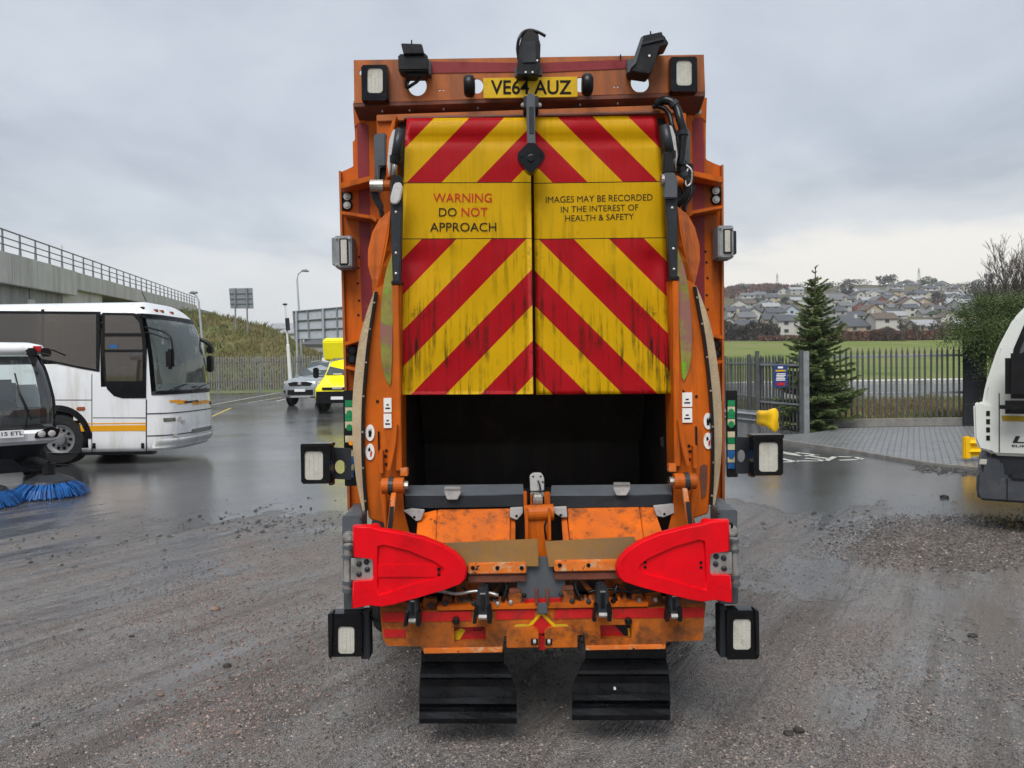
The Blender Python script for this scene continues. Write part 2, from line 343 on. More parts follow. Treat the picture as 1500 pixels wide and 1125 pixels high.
M['glass_brown'] = glass('brown_tinted_glass', (0.50, 0.43, 0.37), .30, .03, (0.12, 0.095, 0.075))
M['bark'] = mat('bark', (0.075, 0.062, 0.05), .9, var=.3, vscale=12, bump=.5, bscale=30)
M['twig'] = mat('grey_twig', (0.085, 0.072, 0.062), .9, var=.25, vscale=3)
M['stone'] = mat('dark_grit', (0.075, 0.07, 0.066), .45, var=.5, vscale=9)
def leafmat(name, c0, c1, scale=1.5, trans=0.12):
    m = bpy.data.materials.new(name); m.use_nodes = True; t = m.node_tree; b = t.nodes['Principled BSDF']; L = t.links.new
    tc = N(t, 'ShaderNodeTexCoord'); n = N(t, 'ShaderNodeTexNoise'); n.inputs['Scale'].default_value = scale; n.inputs['Detail'].default_value = 8
    n.inputs['Roughness'].default_value = .75
    L(tc.outputs['Object'], n.inputs['Vector']); r = ramp(t, [(.32, c0), (.68, c1)]); L(n.outputs['Fac'], r.inputs[0])
    L(r.outputs[0], b.inputs['Base Color']); b.inputs['Roughness'].default_value = .6
    b.inputs['Specular IOR Level'].default_value = .3
    return m
M['spruce'] = leafmat('spruce_needles', (.07, .10, .036), (.18, .24, .085), 3)
M['cypress'] = leafmat('cypress_foliage', (.025, .045, .015), (.10, .145, .035), 2)
M['hedge_brown'] = leafmat('brown_bramble', (.07, .032, .022), (.17, .085, .055), .25)
M['shrub_dark'] = leafmat('dark_bare_shrub', (.035, .032, .028), (.085, .075, .06), .2)
M['far_tree'] = leafmat('far_tree', (.03, .034, .028), (.085, .085, .06), .08)
M['far_green'] = leafmat('far_green_hedge', (.03, .055, .018), (.08, .12, .035), .1)
# ---- ground surfaces
def yard_material():
    m = bpy.data.materials.new('wet_tarmac_and_grit'); m.use_nodes = True; t = m.node_tree; L = t.links.new; b = t.nodes['Principled BSDF']
    tc = N(t, 'ShaderNodeTexCoord'); O = tc.outputs['Object']
    def noi(s, d=6, r=.6, vec=None, dist=0):
        n = N(t, 'ShaderNodeTexNoise'); n.inputs['Scale'].default_value = s; n.inputs['Detail'].default_value = d; n.inputs['Roughness'].default_value = r
        n.inputs['Distortion'].default_value = dist
        L(vec or O, n.inputs['Vector']); return n.outputs['Fac']
    def math_(op, a, bb):
        n = N(t, 'ShaderNodeMath', operation=op)
        for i, v in enumerate((a, bb)):
            if isinstance(v, (int, float)): n.inputs[i].default_value = v
            else: L(v, n.inputs[i])
        return n.outputs[0]
    def rmp(x, stops):
        r = ramp(t, stops); L(x, r.inputs[0]); return r.outputs[0]
    def mix(f, a, bb):
        n = N(t, 'ShaderNodeMixRGB'); L(f, n.inputs['Fac'])
        for k, v in (('Color1', a), ('Color2', bb)):
            if isinstance(v, tuple): n.inputs[k].default_value = (*v, 1)
            else: L(v, n.inputs[k])
        return n.outputs[0]
    sp = N(t, 'ShaderNodeSeparateXYZ'); L(O, sp.inputs[0])
    big = noi(.5, 5, .6, dist=.6)
    mp = N(t, 'ShaderNodeMapping'); mp.inputs['Rotation'].default_value = (0, 0, math.radians(-58)); mp2 = N(t, 'ShaderNodeMapping'); mp2.inputs['Scale'].default_value = (.26, 1.35, 1)
    L(O, mp.inputs[0]); L(mp.outputs[0], mp2.inputs[0]); track = noi(1.0, 6, .62, mp2.outputs[0])           # drag marks across the grit
    yy = math_('ADD', sp.outputs['Y'], math_('ADD', math_('MULTIPLY', math_('SUBTRACT', big, .5), 7.0), math_('MULTIPLY', math_('SUBTRACT', track, .5), 9.0)))
    grit = rmp(math_('DIVIDE', yy, 20.0), [(.33, (1, 1, 1)), (.47, (0, 0, 0))])   # grit washed over the near half
    wet = rmp(math_('ADD', math_('MULTIPLY', big, .40), math_('MULTIPLY', track, .60)), [(.45, (0, 0, 0)), (.56, (1, 1, 1))])
    fine = noi(55, 4, .7); vor = N(t, 'ShaderNodeTexVoronoi'); vor.inputs['Scale'].default_value = 105; L(O, vor.inputs['Vector'])
    vor2 = N(t, 'ShaderNodeTexVoronoi'); vor2.inputs['Scale'].default_value = 190; L(O, vor2.inputs['Vector'])
    gcol = mix(rmp(noi(.9, 7, .7), [(.40, (0, 0, 0)), (.66, (1, 1, 1))]), (.185, .176, .168), (.20, .158, .136))
    cellg = N(t, 'ShaderNodeMixRGB', blend_type='MULTIPLY'); cellg.inputs['Fac'].default_value = 1
    L(gcol, cellg.inputs['Color1']); L(rmp(vor.outputs['Color'], [(.1, (.28, .27, .27)), (.9, (1.7, 1.66, 1.62))]), cellg.inputs['Color2'])
    mp3 = N(t, 'ShaderNodeMapping'); mp3.inputs['Scale'].default_value = (.22, 3.4, 1); mp3.inputs['Location'].default_value = (4.3, 1.7, 0); L(mp.outputs[0], mp3.inputs[0])
    drag = noi(1.0, 7, .68, mp3.outputs[0], .3)                            # narrower wheel and brush drag lines
    mud = rmp(math_('ADD', math_('MULTIPLY', track, .45), math_('MULTIPLY', drag, .55)), [(.47, (0, 0, 0)), (.57, (.9, .9, .9))])
    gcol = mix(wet, mix(mud, cellg.outputs[0], (.075, .056, .045)), mix(mud, (.165, .165, .167), (.10, .088, .08)))
    tcol = mix(rmp(fine, [(.35, (0, 0, 0)), (.7, (1, 1, 1))]), (.055, .056, .059), (.10, .101, .103))
    L(mix(grit, tcol, gcol), b.inputs['Base Color'])
    grough = mix(wet, (.55, .55, .55), (.15, .15, .15))
    trough = rmp(noi(.33, 5, .6, dist=.5), [(.38, (.08, .08, .08)), (.62, (.22, .22, .22))])
    L(mix(grit, trough, grough), b.inputs['Roughness'])
    b.inputs['Specular IOR Level'].default_value = 1.0
    hg = math_('ADD', math_('MULTIPLY', vor.outputs['Distance'], .7), math_('ADD', math_('MULTIPLY', vor2.outputs['Distance'], .35), math_('ADD', math_('MULTIPLY', noi(9, 6, .7), .9), math_('ADD', math_('MULTIPLY', track, 1.2), math_('MULTIPLY', drag, 2.2)))))
    dry = math_('SUBTRACT', 1.0, math_('MULTIPLY', wet, .86))
    gs = math_('MULTIPLY', math_('MULTIPLY', hg, dry), grit)
    ts = math_('MULTIPLY', fine, .05)
    hh = math_('ADD', gs, math_('MULTIPLY', ts, math_('SUBTRACT', 1.0, grit)))
    bp = N(t, 'ShaderNodeBump'); bp.inputs['Strength'].default_value = 1.0; bp.inputs['Distance'].default_value = .024
    L(hh, bp.inputs['Height']); L(bp.outputs[0], b.inputs['Normal'])
    return m
M['yard'] = yard_material()
def grass_material(name, cols, scale, far=None):
    m = bpy.data.materials.new(name); m.use_nodes = True; t = m.node_tree; L = t.links.new; b = t.nodes['Principled BSDF']
    tc = N(t, 'ShaderNodeTexCoord')
    n = N(t, 'ShaderNodeTexNoise'); n.inputs['Scale'].default_value = scale; n.inputs['Detail'].default_value = 9; n.inputs['Roughness'].default_value = .68
    L(tc.outputs['Object'], n.inputs['Vector'])
    r = ramp(t, [(.30+.4*i/(len(cols)-1), c) for i, c in enumerate(cols)]); L(n.outputs['Fac'], r.inputs[0]); colr = r.outputs[0]
    if far:                                     # beyond the pasture the slope is gardens, scrub and moor
        r2 = ramp(t, [(.30+.4*i/(len(far)-1), c) for i, c in enumerate(far)]); L(n.outputs['Fac'], r2.inputs[0])
        sp = N(t, 'ShaderNodeSeparateXYZ'); L(tc.outputs['Object'], sp.inputs[0]); mr = N(t, 'ShaderNodeMapRange'); mr.inputs[1].default_value = 168; mr.inputs[2].default_value = 182
        L(sp.outputs['Y'], mr.inputs[0]); mx = N(t, 'ShaderNodeMixRGB'); L(mr.outputs[0], mx.inputs['Fac']); L(colr, mx.inputs['Color1']); L(r2.outputs[0], mx.inputs['Color2']); colr = mx.outputs[0]
    L(colr, b.inputs['Base Color'])
    b.inputs['Roughness'].default_value = .9; b.inputs['Specular IOR Level'].default_value = .15
    n2 = N(t, 'ShaderNodeTexNoise'); n2.inputs['Scale'].default_value = 3; n2.inputs['Detail'].default_value = 6; L(tc.outputs['Object'], n2.inputs['Vector'])
    bp = N(t, 'ShaderNodeBump'); bp.inputs['Strength'].default_value = .6; bp.inputs['Distance'].default_value = .3
    L(n2.outputs['Fac'], bp.inputs['Height']); L(bp.outputs[0], b.inputs['Normal'])
    return m
M['grass'] = grass_material('pasture_grass', [(.085, .12, .03), (.12, .165, .035), (.17, .19, .06), (.2, .17, .075)], .10, [(.045, .05, .028), (.08, .085, .04), (.12, .095, .06), (.10, .12, .05)])
M['bank'] = grass_material('rough_bank_grass', [(.075, .092, .035), (.13, .142, .05), (.18, .155, .07), (.19, .125, .07)], .16)
M['reed'] = grass_material('dry_reed_grass', [(.10, .085, .04), (.17, .12, .06), (.13, .13, .05), (.22, .17, .09)], .6)
def paver_material():
    m = bpy.data.materials.new('block_paving'); m.use_nodes = True; t = m.node_tree; L = t.links.new; b = t.nodes['Principled BSDF']
    tc = N(t, 'ShaderNodeTexCoord'); mp = N(t, 'ShaderNodeMapping'); mp.inputs['Rotation'].default_value = (0, 0, .5); L(tc.outputs['Object'], mp.inputs[0])
    br = N(t, 'ShaderNodeTexBrick'); br.inputs['Scale'].default_value = 1; br.inputs['Brick Width'].default_value = .24; br.inputs['Row Height'].default_value = .13
    br.inputs['Mortar Size'].default_value = .012; br.inputs['Color1'].default_value = (.17, .175, .18, 1); br.inputs['Color2'].default_value = (.23, .235, .235, 1); br.inputs['Mortar'].default_value = (.03, .03, .03, 1)
    L(mp.outputs[0], br.inputs['Vector']); L(br.outputs['Color'], b.inputs['Base Color']); b.inputs['Roughness'].default_value = .38
    bp = N(t, 'ShaderNodeBump', invert=True); bp.inputs['Strength'].default_value = .8; bp.inputs['Distance'].default_value = .015
    L(br.outputs['Fac'], bp.inputs['Height']); L(bp.outputs[0], b.inputs['Normal']); return m
M['pavers'] = paver_material()
def water_material():
    m = bpy.data.materials.new('pond_water'); m.use_nodes = True; t = m.node_tree; L = t.links.new; b = t.nodes['Principled BSDF']
    b.inputs['Base Color'].default_value = (.03, .035, .035, 1); b.inputs['Roughness'].default_value = .06; b.inputs['Specular IOR Level'].default_value = .8
    tc = N(t, 'ShaderNodeTexCoord'); n = N(t, 'ShaderNodeTexNoise'); n.inputs['Scale'].default_value = 2.5; n.inputs['Detail'].default_value = 4; L(tc.outputs['Object'], n.inputs['Vector'])
    bp = N(t, 'ShaderNodeBump'); bp.inputs['Strength'].default_value = 1.0; bp.inputs['Distance'].default_value = .22
    L(n.outputs['Fac'], bp.inputs['Height']); L(bp.outputs[0], b.inputs['Normal']); return m
M['water'] = water_material()
def tarp_material():
    """chevron-printed hazard sheet: the UV map holds (distance from the middle seam, depth down the sheet)"""
    m = bpy.data.materials.new('chevron_sheet'); m.use_nodes = True; t = m.node_tree; L = t.links.new; b = t.nodes['Principled BSDF']
    uv = N(t, 'ShaderNodeUVMap'); sp = N(t, 'ShaderNodeSeparateXYZ'); L(uv.outputs[0], sp.inputs[0])
    def math_(op, a, bb=0.0, c=None):
        n = N(t, 'ShaderNodeMath', operation=op)
        for i, v in enumerate((a, bb) if c is None else (a, bb, c)):
            if isinstance(v, (int, float)): n.inputs[i].default_value = v
            else: L(v, n.inputs[i])
        return n.outputs[0]
    U, V = sp.outputs[0], sp.outputs[1]
    s = math_('DIVIDE', math_('SUBTRACT', math_('SUBTRACT', V, .185), math_('MULTIPLY', U, 1.02)), .1045)
    fr = math_('FRACT', math_('ADD', s, 20.0))
    red = math_('LESS_THAN', fr, .5)
    band = math_('MULTIPLY', math_('GREATER_THAN', V, .268), math_('LESS_THAN', V, .350))
    red = math_('MULTIPLY', red, math_('SUBTRACT', 1.0, band))
    tc = N(t, 'ShaderNodeTexCoord')
    def noi(scale, st, d=8, r=.7):
        mp = N(t, 'ShaderNodeMapping'); mp.inputs['Scale'].default_value = st; L(uv.outputs[0], mp.inputs[0])
        n = N(t, 'ShaderNodeTexNoise'); n.inputs['Scale'].default_value = scale; n.inputs['Detail'].default_value = d; n.inputs['Roughness'].default_value = r
        L(mp.outputs[0], n.inputs['Vector']); return n.outputs['Fac']
    def rmp(x, stops):
        r = ramp(t, stops); L(x, r.inputs[0]); return r.outputs[0]
    fade = noi(9, (1, 1, 1), 4)
    yel = rmp(fade, [(.3, (.86, .505, .002)), (.7, (.93, .56, .002))])
    rd = rmp(fade, [(.3, (.55, .003, .010)), (.7, (.60, .012, .022))])
    mx = N(t, 'ShaderNodeMixRGB'); L(red, mx.inputs['Fac']); L(yel, mx.inputs['Color1']); L(rd, mx.inputs['Color2']); col = mx.outputs[0]
    seam = math_('ADD', math_('LESS_THAN', math_('ABSOLUTE', math_('SUBTRACT', V, .268)), .0007), math_('LESS_THAN', math_('ABSOLUTE', math_('SUBTRACT', V, .350)), .0007))
    # run-down grime: thin vertical streaks in patches, plus a general film
    st1 = rmp(noi(34, (3.6, .20, 1), 7, .65), [(.50, (0, 0, 0)), (.60, (1, 1, 1))])
    st2 = rmp(noi(5.5, (1, .8, 1), 5), [(.40, (0, 0, 0)), (.56, (1, 1, 1))])
    stk = math_('MULTIPLY', st1, st2)
    spk = rmp(noi(42, (1, .5, 1), 8, .75), [(.58, (0, 0, 0)), (.66, (1, 1, 1))])
    low = rmp(V, [(.30, (.12, .12, .12)), (.50, (1, 1, 1))])
    film = rmp(noi(13, (1, .35, 1), 8, .75), [(.45, (0, 0, 0)), (.85, (.55, .55, .55))])
    g = math_('MINIMUM', math_('ADD', math_('ADD', math_('MULTIPLY', math_('MULTIPLY', math_('MAXIMUM', stk, math_('MULTIPLY', spk, st2)), low), .95), math_('MULTIPLY', film, .03)), math_('MULTIPLY', seam, .9)), 1.0)
    m2 = N(t, 'ShaderNodeMixRGB'); L(g, m2.inputs['Fac']); L(col, m2.inputs['Color1']); m2.inputs['Color2'].default_value = (.022, .015, .007, 1)
    L(m2.outputs[0], b.inputs['Base Color'])
    L(rmp(fade, [(.3, (.34, .34, .34)), (.7, (.5, .5, .5))]), b.inputs['Roughness']); b.inputs['Specular IOR Level'].default_value = .16
    bp = N(t, 'ShaderNodeBump'); bp.inputs['Strength'].default_value = .15; bp.inputs['Distance'].default_value = .01
    L(noi(14, (1, .5, 1), 4), bp.inputs['Height']); L(bp.outputs[0], b.inputs['Normal'])
    return m
M['tarp'] = tarp_material()
# ---------------------------------------------------------------- the setting
def grid_obj(name, xs, ys, zf, m, keep=None, label=None):
    bm = bmesh.new(); V = {}
    for i, x in enumerate(xs):
        for j, y in enumerate(ys): V[i, j] = bm.verts.new((x, y, zf(x, y)))
    for i in range(len(xs)-1):
        for j in range(len(ys)-1):
            if keep and not keep((xs[i]+xs[i+1])/2, (ys[j]+ys[j+1])/2): continue
            bm.faces.new((V[i, j], V[i+1, j], V[i+1, j+1], V[i, j+1]))
    for v in [v for v in bm.verts if not v.link_faces]: bm.verts.remove(v)
    me = bpy.data.meshes.new(name); bm.to_mesh(me); bm.free()
    o = bpy.data.objects.new(name, me); COL.objects.link(o); me.materials.append(m)
    for p in me.polygons: p.use_smooth = True
    return tag(o, label, kind='structure')
FENCE_Y, GATE_X = 21.1, 8.0
def in_yard(x, y): return y < 48 and x > -60 and y > -25 and x < 60 and (x < GATE_X or y < FENCE_Y)
def frange(a, b, s):
    n = max(1, int(round((b-a)/s))); return [a+(b-a)*i/n for i in range(n+1)]
def yard_z(x, y):
    z = zg(x, y)
    if y < 14: z += .012*mnoise.noise((x*.35, y*.35, 3)) + .006*mnoise.noise((x*1.3, y*1.3, 8))
    return z
yard = grid_obj('yard', sorted(set(frange(-60, -14, 2)+frange(-14, GATE_X, .4)+frange(GATE_X, 14, .4)+frange(14, 60, 2))),
                sorted(set(frange(-25, 0, 2)+frange(0, FENCE_Y, .4)+frange(FENCE_Y, 48, 1))), yard_z, M['yard'], in_yard, 'wet tarmac yard washed over with grit')
# the land around: one polar sheet to the horizon, sunk below the yard where the yard lies on it
POND = (36.0, 64.0)
def land_z(x, y):
    z = zg(x, y) if y > 0 else 0.0
    if in_yard(x, y) or (y < 49 and x < GATE_X+1) or y < FENCE_Y+.3: return z-.35
    if x > GATE_X and POND[0]-2 < y < POND[1]+1.5: z -= .35*min(1, (y-POND[0]+2)/1.5, (POND[1]+1.5-y)/1.5)
    if y > 120: z += (mnoise.noise((x*.012, y*.012, 1))*.035)*(y-120)*.35 if y < 400 else mnoise.noise((x*.012, y*.012, 1))*3.4
    return z
bm = bmesh.new(); rings = []
rad = [2, 6, 12]+frange(16, 34, .75)+frange(36, 80, 1.6)+frange(84, 200, 4)+frange(215, 720, 14)+[800, 950, 1200, 1600, 2200, 3200, 5000]
angs = [math.radians(a) for a in frange(-48, 48, .6)+frange(52, 308, 8)]
for r in rad:
    rings.append([bm.verts.new((r*math.sin(a), r*math.cos(a), land_z(r*math.sin(a), r*math.cos(a)))) for a in angs])
for A, B in zip(rings, rings[1:]):
    for k in range(len(angs)): j = (k+1) % len(angs); bm.faces.new((A[k], A[j], B[j], B[k]))
bm.faces.new(rings[0])
me = bpy.data.meshes.new('field'); bm.to_mesh(me); bm.free(); field = bpy.data.objects.new('field', me); COL.objects.link(field); me.materials.append(M['grass'])
for p in me.polygons: p.use_smooth = True
tag(field, 'green pasture and hillside beyond the fence', kind='structure')
# pond, its far edge wall and the pale path behind it
grid_obj('pond', frange(GATE_X-3, 70, 4), frange(POND[0]-1.4, POND[1]+.6, 3), lambda x, y: .02, M['water'], None, 'pale still pond behind the palisade fence')
o = add('path', BX(2, 90, POND[1]+5.5, POND[1]+8.5, .06, .26), M['concrete'], None); tag(o, 'pale path along the far side of the pond', kind='structure')
o = add('pond_wall', BX(2, 90, POND[1]+.2, POND[1]+.8, -.2, .32), M['concrete_d'], None); tag(o, 'low dark wall along the far bank of the pond', 'wall')
# reed strip (dry tussocks) between fence and pond
def blades(name, n, fx, h, w, m, label, lean=.35, parent=None, kind='stuff', cat=None):
    bm = bmesh.new()
    for i in range(n):
        x, y, z, s = fx()
        a = random.uniform(0, 6.28); hh = h*s*random.uniform(.5, 1.2); ww = w*random.uniform(.6, 1.3)
        lx, ly = random.gauss(0, lean)*hh, random.gauss(0, lean)*hh
        c, sn = math.cos(a)*ww, math.sin(a)*ww
        v = [bm.verts.new(p) for p in ((x-c, y-sn, z-.02), (x+c, y+sn, z-.02), (x+lx*.4+c*.6, y+ly*.4+sn*.6, z+hh*.6), (x+lx, y+ly, z+hh))]
        bm.faces.new((v[0], v[1], v[2])); bm.faces.new((v[0], v[2], v[3]))
    o = add(name, bm, m, parent); return tag(o, label, cat, kind=kind)
def reedpos():
    x = random.uniform(8.4, 26); y = random.uniform(FENCE_Y+.5, POND[0]-.9); return x, y, land_z(x, y)+.02, .5+.9*abs(mnoise.noise((x*.5, y*.5, 0)))
blades('reed_grass', 16000, reedpos, .34, .012, M['reed'], 'dry brown tussock grass between fence and pond')
# grassy road embankment at the left
RIDGE = [(-90, 9.2), (-48, 9.6), (-40.5, 9.7), (-36.9, 9.0), (-32.5, 7.6), (-29, 6.2), (-26.4, 4.7), (-22, 2.6), (-16, 1.2), (-6, .9)]
def bank_z(x, y):
    r = interp(RIDGE, x*95/max(y, 40))
    t = sstep(52, 95, y)
    back = 1-sstep(112, 150, y)
    n = mnoise.noise((x*.12, y*.12, 5))*.55+mnoise.noise((x*.4, y*.4, 2))*.18
    return .62+(r-.62)*t*back + n*min(1, t*3)*back
embankment = grid_obj('embankment', frange(-95, -4, 1.3), frange(51, 150, 1.3), bank_z, M['bank'], None, 'rough grassy road embankment behind the left fence')
def bankpos():
    y = random.uniform(52, 97); x = random.uniform(-.48, -.19)*y; return x, y, bank_z(x, y), .4+1.2*abs(mnoise.noise((x*.25, y*.25, 9)))
blades('rough_grass', 16000, bankpos, .7, .05, M['bank'], 'rough tussock grass over the embankment')
# block paving behind its kerb, right
def world_poly(pts): return [G(*p) for p in pts]
pav = [(1120, 641), (1188, 637), (1232, 630), (1300, 628.5), (1500, 626), (1640, 640), (1560, 702), (1450, 690), (1360, 681), (1250, 662), (1150, 647)]
bm = extr([[Vector((p.x, p.y, p.z+.045)) for p in world_poly(pav)]], Vector((0, 0, -.2)))
tag(add('pavement', bm, M['pavers']), 'grey block paving in front of the palisade fence', kind='structure')
kerb = bpy.data.objects.new('kerb', None); COL.objects.link(kerb); tag(kerb, 'concrete kerb along the block paving', kind='structure')
kl = world_poly([(1120, 642.5), (1150, 648.5), (1250, 663.5), (1360, 682.5), (1450, 692)])
kerb.location = kl[0]
def along(pts, step):
    out = []; 
    for a, b in zip(pts, pts[1:]):
        n = max(1, int((b-a).length/step))
        for i in range(n): out.append((a+(b-a)*(i/n), a+(b-a)*((i+1)/n)))
    return out
for a, b in along(kl, .9):
    d = (b-a).normalized(); n = Vector((-d.y, d.x, 0))*.065; e = d*.006
    lp = [a+e-n, b-e-n, b-e+n, a+e+n]
    add('kerb_stone', extr([[Vector((p.x, p.y, p.z+.065+random.uniform(-.004, .004))) for p in lp]], Vector((0, 0, -.25)), .012), M['kerb'], kerb)
# painted markings
def paint(name, pts, w, m, label, parent=None):
    bm = bmesh.new()
    P3 = [G(*p) for p in pts]
    for a, b in zip(P3, P3[1:]):
        d = (b-a).normalized(); n = Vector((-d.y, d.x, 0))*w/2; e = d*w*.3
        k = max(1, int((b-a).length/.8))
        for i in range(k):
            p, q = a-e+(b-a+2*e)*(i/k), a-e+(b-a+2*e)*((i+1)/k)
            bm.faces.new([bm.verts.new((v.x, v.y, zg(v.x, v.y)+.006)) for v in (p-n, q-n, q+n, p+n)])
    o = add(name, bm, m, parent)
    if not parent: tag(o, label, 'marking')
    return o
for k, (pts, w, m, lab) in enumerate([
    ([(312, 593), (411, 575)], .12, 'paint_w', 'white parking bay line on the tarmac nearest the coach'),
    ([(364, 590), (413, 582)], .10, 'paint_w', 'short white bay line beside the left fence'),
    ([(405, 588), (459, 574)], .12, 'paint_w', 'white parking bay line in front of the silver car'),
    ([(296, 617), (318, 607), (338, 598)], .13, 'paint_y', 'worn yellow line on the tarmac beside the coach front')]):
    paint('road_marking', pts, w, M[m], lab)
word = thing('road_word', 'white painted word on the tarmac below the yellow barrier end', 'marking', G(1200, 670))
for pts in ([(1130, 660), (1168, 666)], [(1130, 669), (1166, 677), (1146, 677)], [(1168, 663.5), (1196, 667), (1176, 668.5), (1150, 665)], [(1182, 672), (1206, 673.5), (1200, 676), (1170, 675.5)],
            [(1190, 669), (1212, 672)], [(1211, 675), (1224, 669)], [(1232, 674.5), (1258, 673.5), (1262, 672), (1250, 670), (1222, 669)]):
    paint('letter_stroke', pts, .11, M['paint_w'], None, word)
# ---------------------------------------------------------------- the refuse truck (seen square from behind)
XC = 0.128
truck = thing('refuse_truck', 'orange refuse truck seen from behind with red and yellow chevron sheet', 'refuse truck', (XC, 6.5, 0))
def mirrored(bm):
    b2 = bm.copy()
    for v in b2.verts: v.co.x = 2*XC-v.co.x
    bmesh.ops.reverse_faces(b2, faces=b2.faces[:]); return b2
def T(name, bm, m, parent=None, mir=False, smooth=False):
    par = parent or truck
    b2 = mirrored(bm) if mir else None
    a = add(name, bm, M[m] if isinstance(m, str) else m, par[0] if isinstance(par, tuple) else par, smooth=smooth)
    if mir:
        c = add(name, b2, M[m] if isinstance(m, str) else m, par[1] if isinstance(par, tuple) else par, smooth=smooth); return (a, c)
    return a
def pb(name, x0, y0, x1, y1, Y, d, m, parent=None, mir=False, b=.004):
    A = P(x0, (y0+y1)/2, Y); B = P(x1, (y0+y1)/2, Y); C_ = P((x0+x1)/2, y0, Y); D_ = P((x0+x1)/2, y1, Y)
    return T(name, BX(A.x, B.x, Y, Y+d, D_.z, C_.z, b), m, parent, mir)
def pp(name, pts, Y, d, m, parent=None, mir=False, b=.004, holes=None):
    loops = [[P(x, y, Y) for x, y in pts]]
    for h in holes or []: loops.append([P(x, y, Y) for x, y in h])
    return T(name, extr(loops, Vector((0, d, 0)), b), m, parent, mir)
def pc(name, a, b, r, m, parent=None, mir=False, r1=None, seg=14):
    return T(name, CY(P(*a), P(*b), r, r1, seg), m, parent, mir)
def circ(cx, cy, rx, ry=None, n=22):
    ry = ry or rx; return [(cx+rx*math.cos(2*math.pi*i/n), cy+ry*math.sin(2*math.pi*i/n)) for i in range(n)]
def bolt(px, py, Y, r=.013, parent=None, mir=False, m='steel'):
    c = P(px, py, Y); bm = bmesh.new()
    cyl(bm, c, c+Vector((0, -.004, 0)), r*1.5, seg=12); cyl(bm, c+Vector((0, -.004, 0)), c+Vector((0, -.014, 0)), r, r*.92, seg=6)
    return T('bolt', bm, m, parent, mir)
def lamp(px0, py0, px1, py1, Y, d=.06, lens=None, name='work_lamp', housing='black_gloss', mir=False, led=True):
    """housing box > bezel, lens"""
    h = pb(name, px0, py0, px1, py1, Y+.012, d, housing, None, mir, .008)
    l = lens or (px0+(px1-px0)*.24, py0+(py1-py0)*.17, px1-(px1-px0)*.22, py1-(py1-py0)*.17)
    def rr(x0, y0, x1, y1, r):
        o = []
        for cx, cy, a0 in ((x1-r, y0+r, -90), (x1-r, y1-r, 0), (x0+r, y1-r, 90), (x0+r, y0+r, 180)):
            for k in range(5): a = math.radians(a0+22.5*k); o.append((cx+r*math.cos(a), cy+r*math.sin(a)))
        return o
    pp('bezel', rr(px0+1, py0+1, px1-1, py1-1, 4), Y, .014, 'black_gloss', h, mir, 0, holes=[rr(*l, 5)])
    pp('lens', rr(l[0]-1, l[1]-1, l[2]+1, l[3]+1, 5), Y+.006, .01, 'lens', h, mir, .002)
    if led:
        w = (l[2]-l[0])/4; ch = l[3]-l[1]
        for i in range(1, 4): pb('lens_rib', l[0]+w*i-.25, l[1]+ch*.06, l[0]+w*i+.25, l[3]-ch*.06, Y+.0045, .003, 'lens', h, mir, 0)
    return h
# -- load body, chassis, cab and wheels behind the tailgate
zt = P(780, 152, 4.35).z
T('body', BX(XC-1.06, XC+1.06, 5.02, 9.4, .98, zt-.02, .02), 'orange')
for k in range(6): T('body_rib', BX(XC-1.115, XC-1.062, 4.7+k*.85, 4.82+k*.85, 1.0, zt-.08, .01), 'orange', None, True)
T('chassis_rail', BX(XC-.48, XC-.38, 4.3, 11.2, .66, .94, .01), 'grey_dark', None, True)
T('underfloor_shade', BX(XC-.9, XC+.9, 4.45, 9.3, .90, .965), 'grey_dark')  # unseen floor box, put in to block light under the truck
T('shade_plate', BX(XC-.50, XC-.47, 3.86, 5.0, .24, .95), 'grey_dark', None, True); T('shade_tray', BX(XC-.9, XC+.9, 3.80, 5.0, .70, .74), 'grey_dark'); T('shade_crossplate', BX(XC-.46, XC+.46, 4.70, 4.73, .22, .69), 'black')  # plates and tray added as occluders, to darken the ground between the flaps
for y in (5.35, 10.2): T('axle', CY((XC-.8, y, .5), (XC+.8, y, .5), .07), 'grey_dark')
def wheel_bm(c, r, w, ax=Vector((1, 0, 0))):
    return lathe(bmesh.new(), [(r*.58, -w/2), (r*.92, -w/2), (r, -w*.36), (r, w*.36), (r*.92, w/2), (r*.58, w/2), (r*.58, -w/2)][:-1], c, ax, 28)
for y in (5.35, 10.2):
    t = T('wheel', wheel_bm(Vector((XC-.88, y, .5)), .5, .30 if y > 8 else .46), 'tyre', None, True)
    T('rim', lathe(bmesh.new(), [(.02, -.1), (.29, -.1), (.29, .1), (.02, .02)], (XC-(.98 if y > 8 else 1.06), y, .5), (-1, 0, 0), 20), 'steel', t, True)
cabw = 1.05
T('cab', bev(extr([[Vector((XC-cabw, 9.55, .55)), Vector((XC-cabw, 11.6, .55)), Vector((XC-cabw, 11.65, 1.6)), Vector((XC-cabw, 11.4, 2.75)), Vector((XC-cabw, 9.55, 2.8))]], Vector((2*cabw, 0, 0))), .03), 'orange')
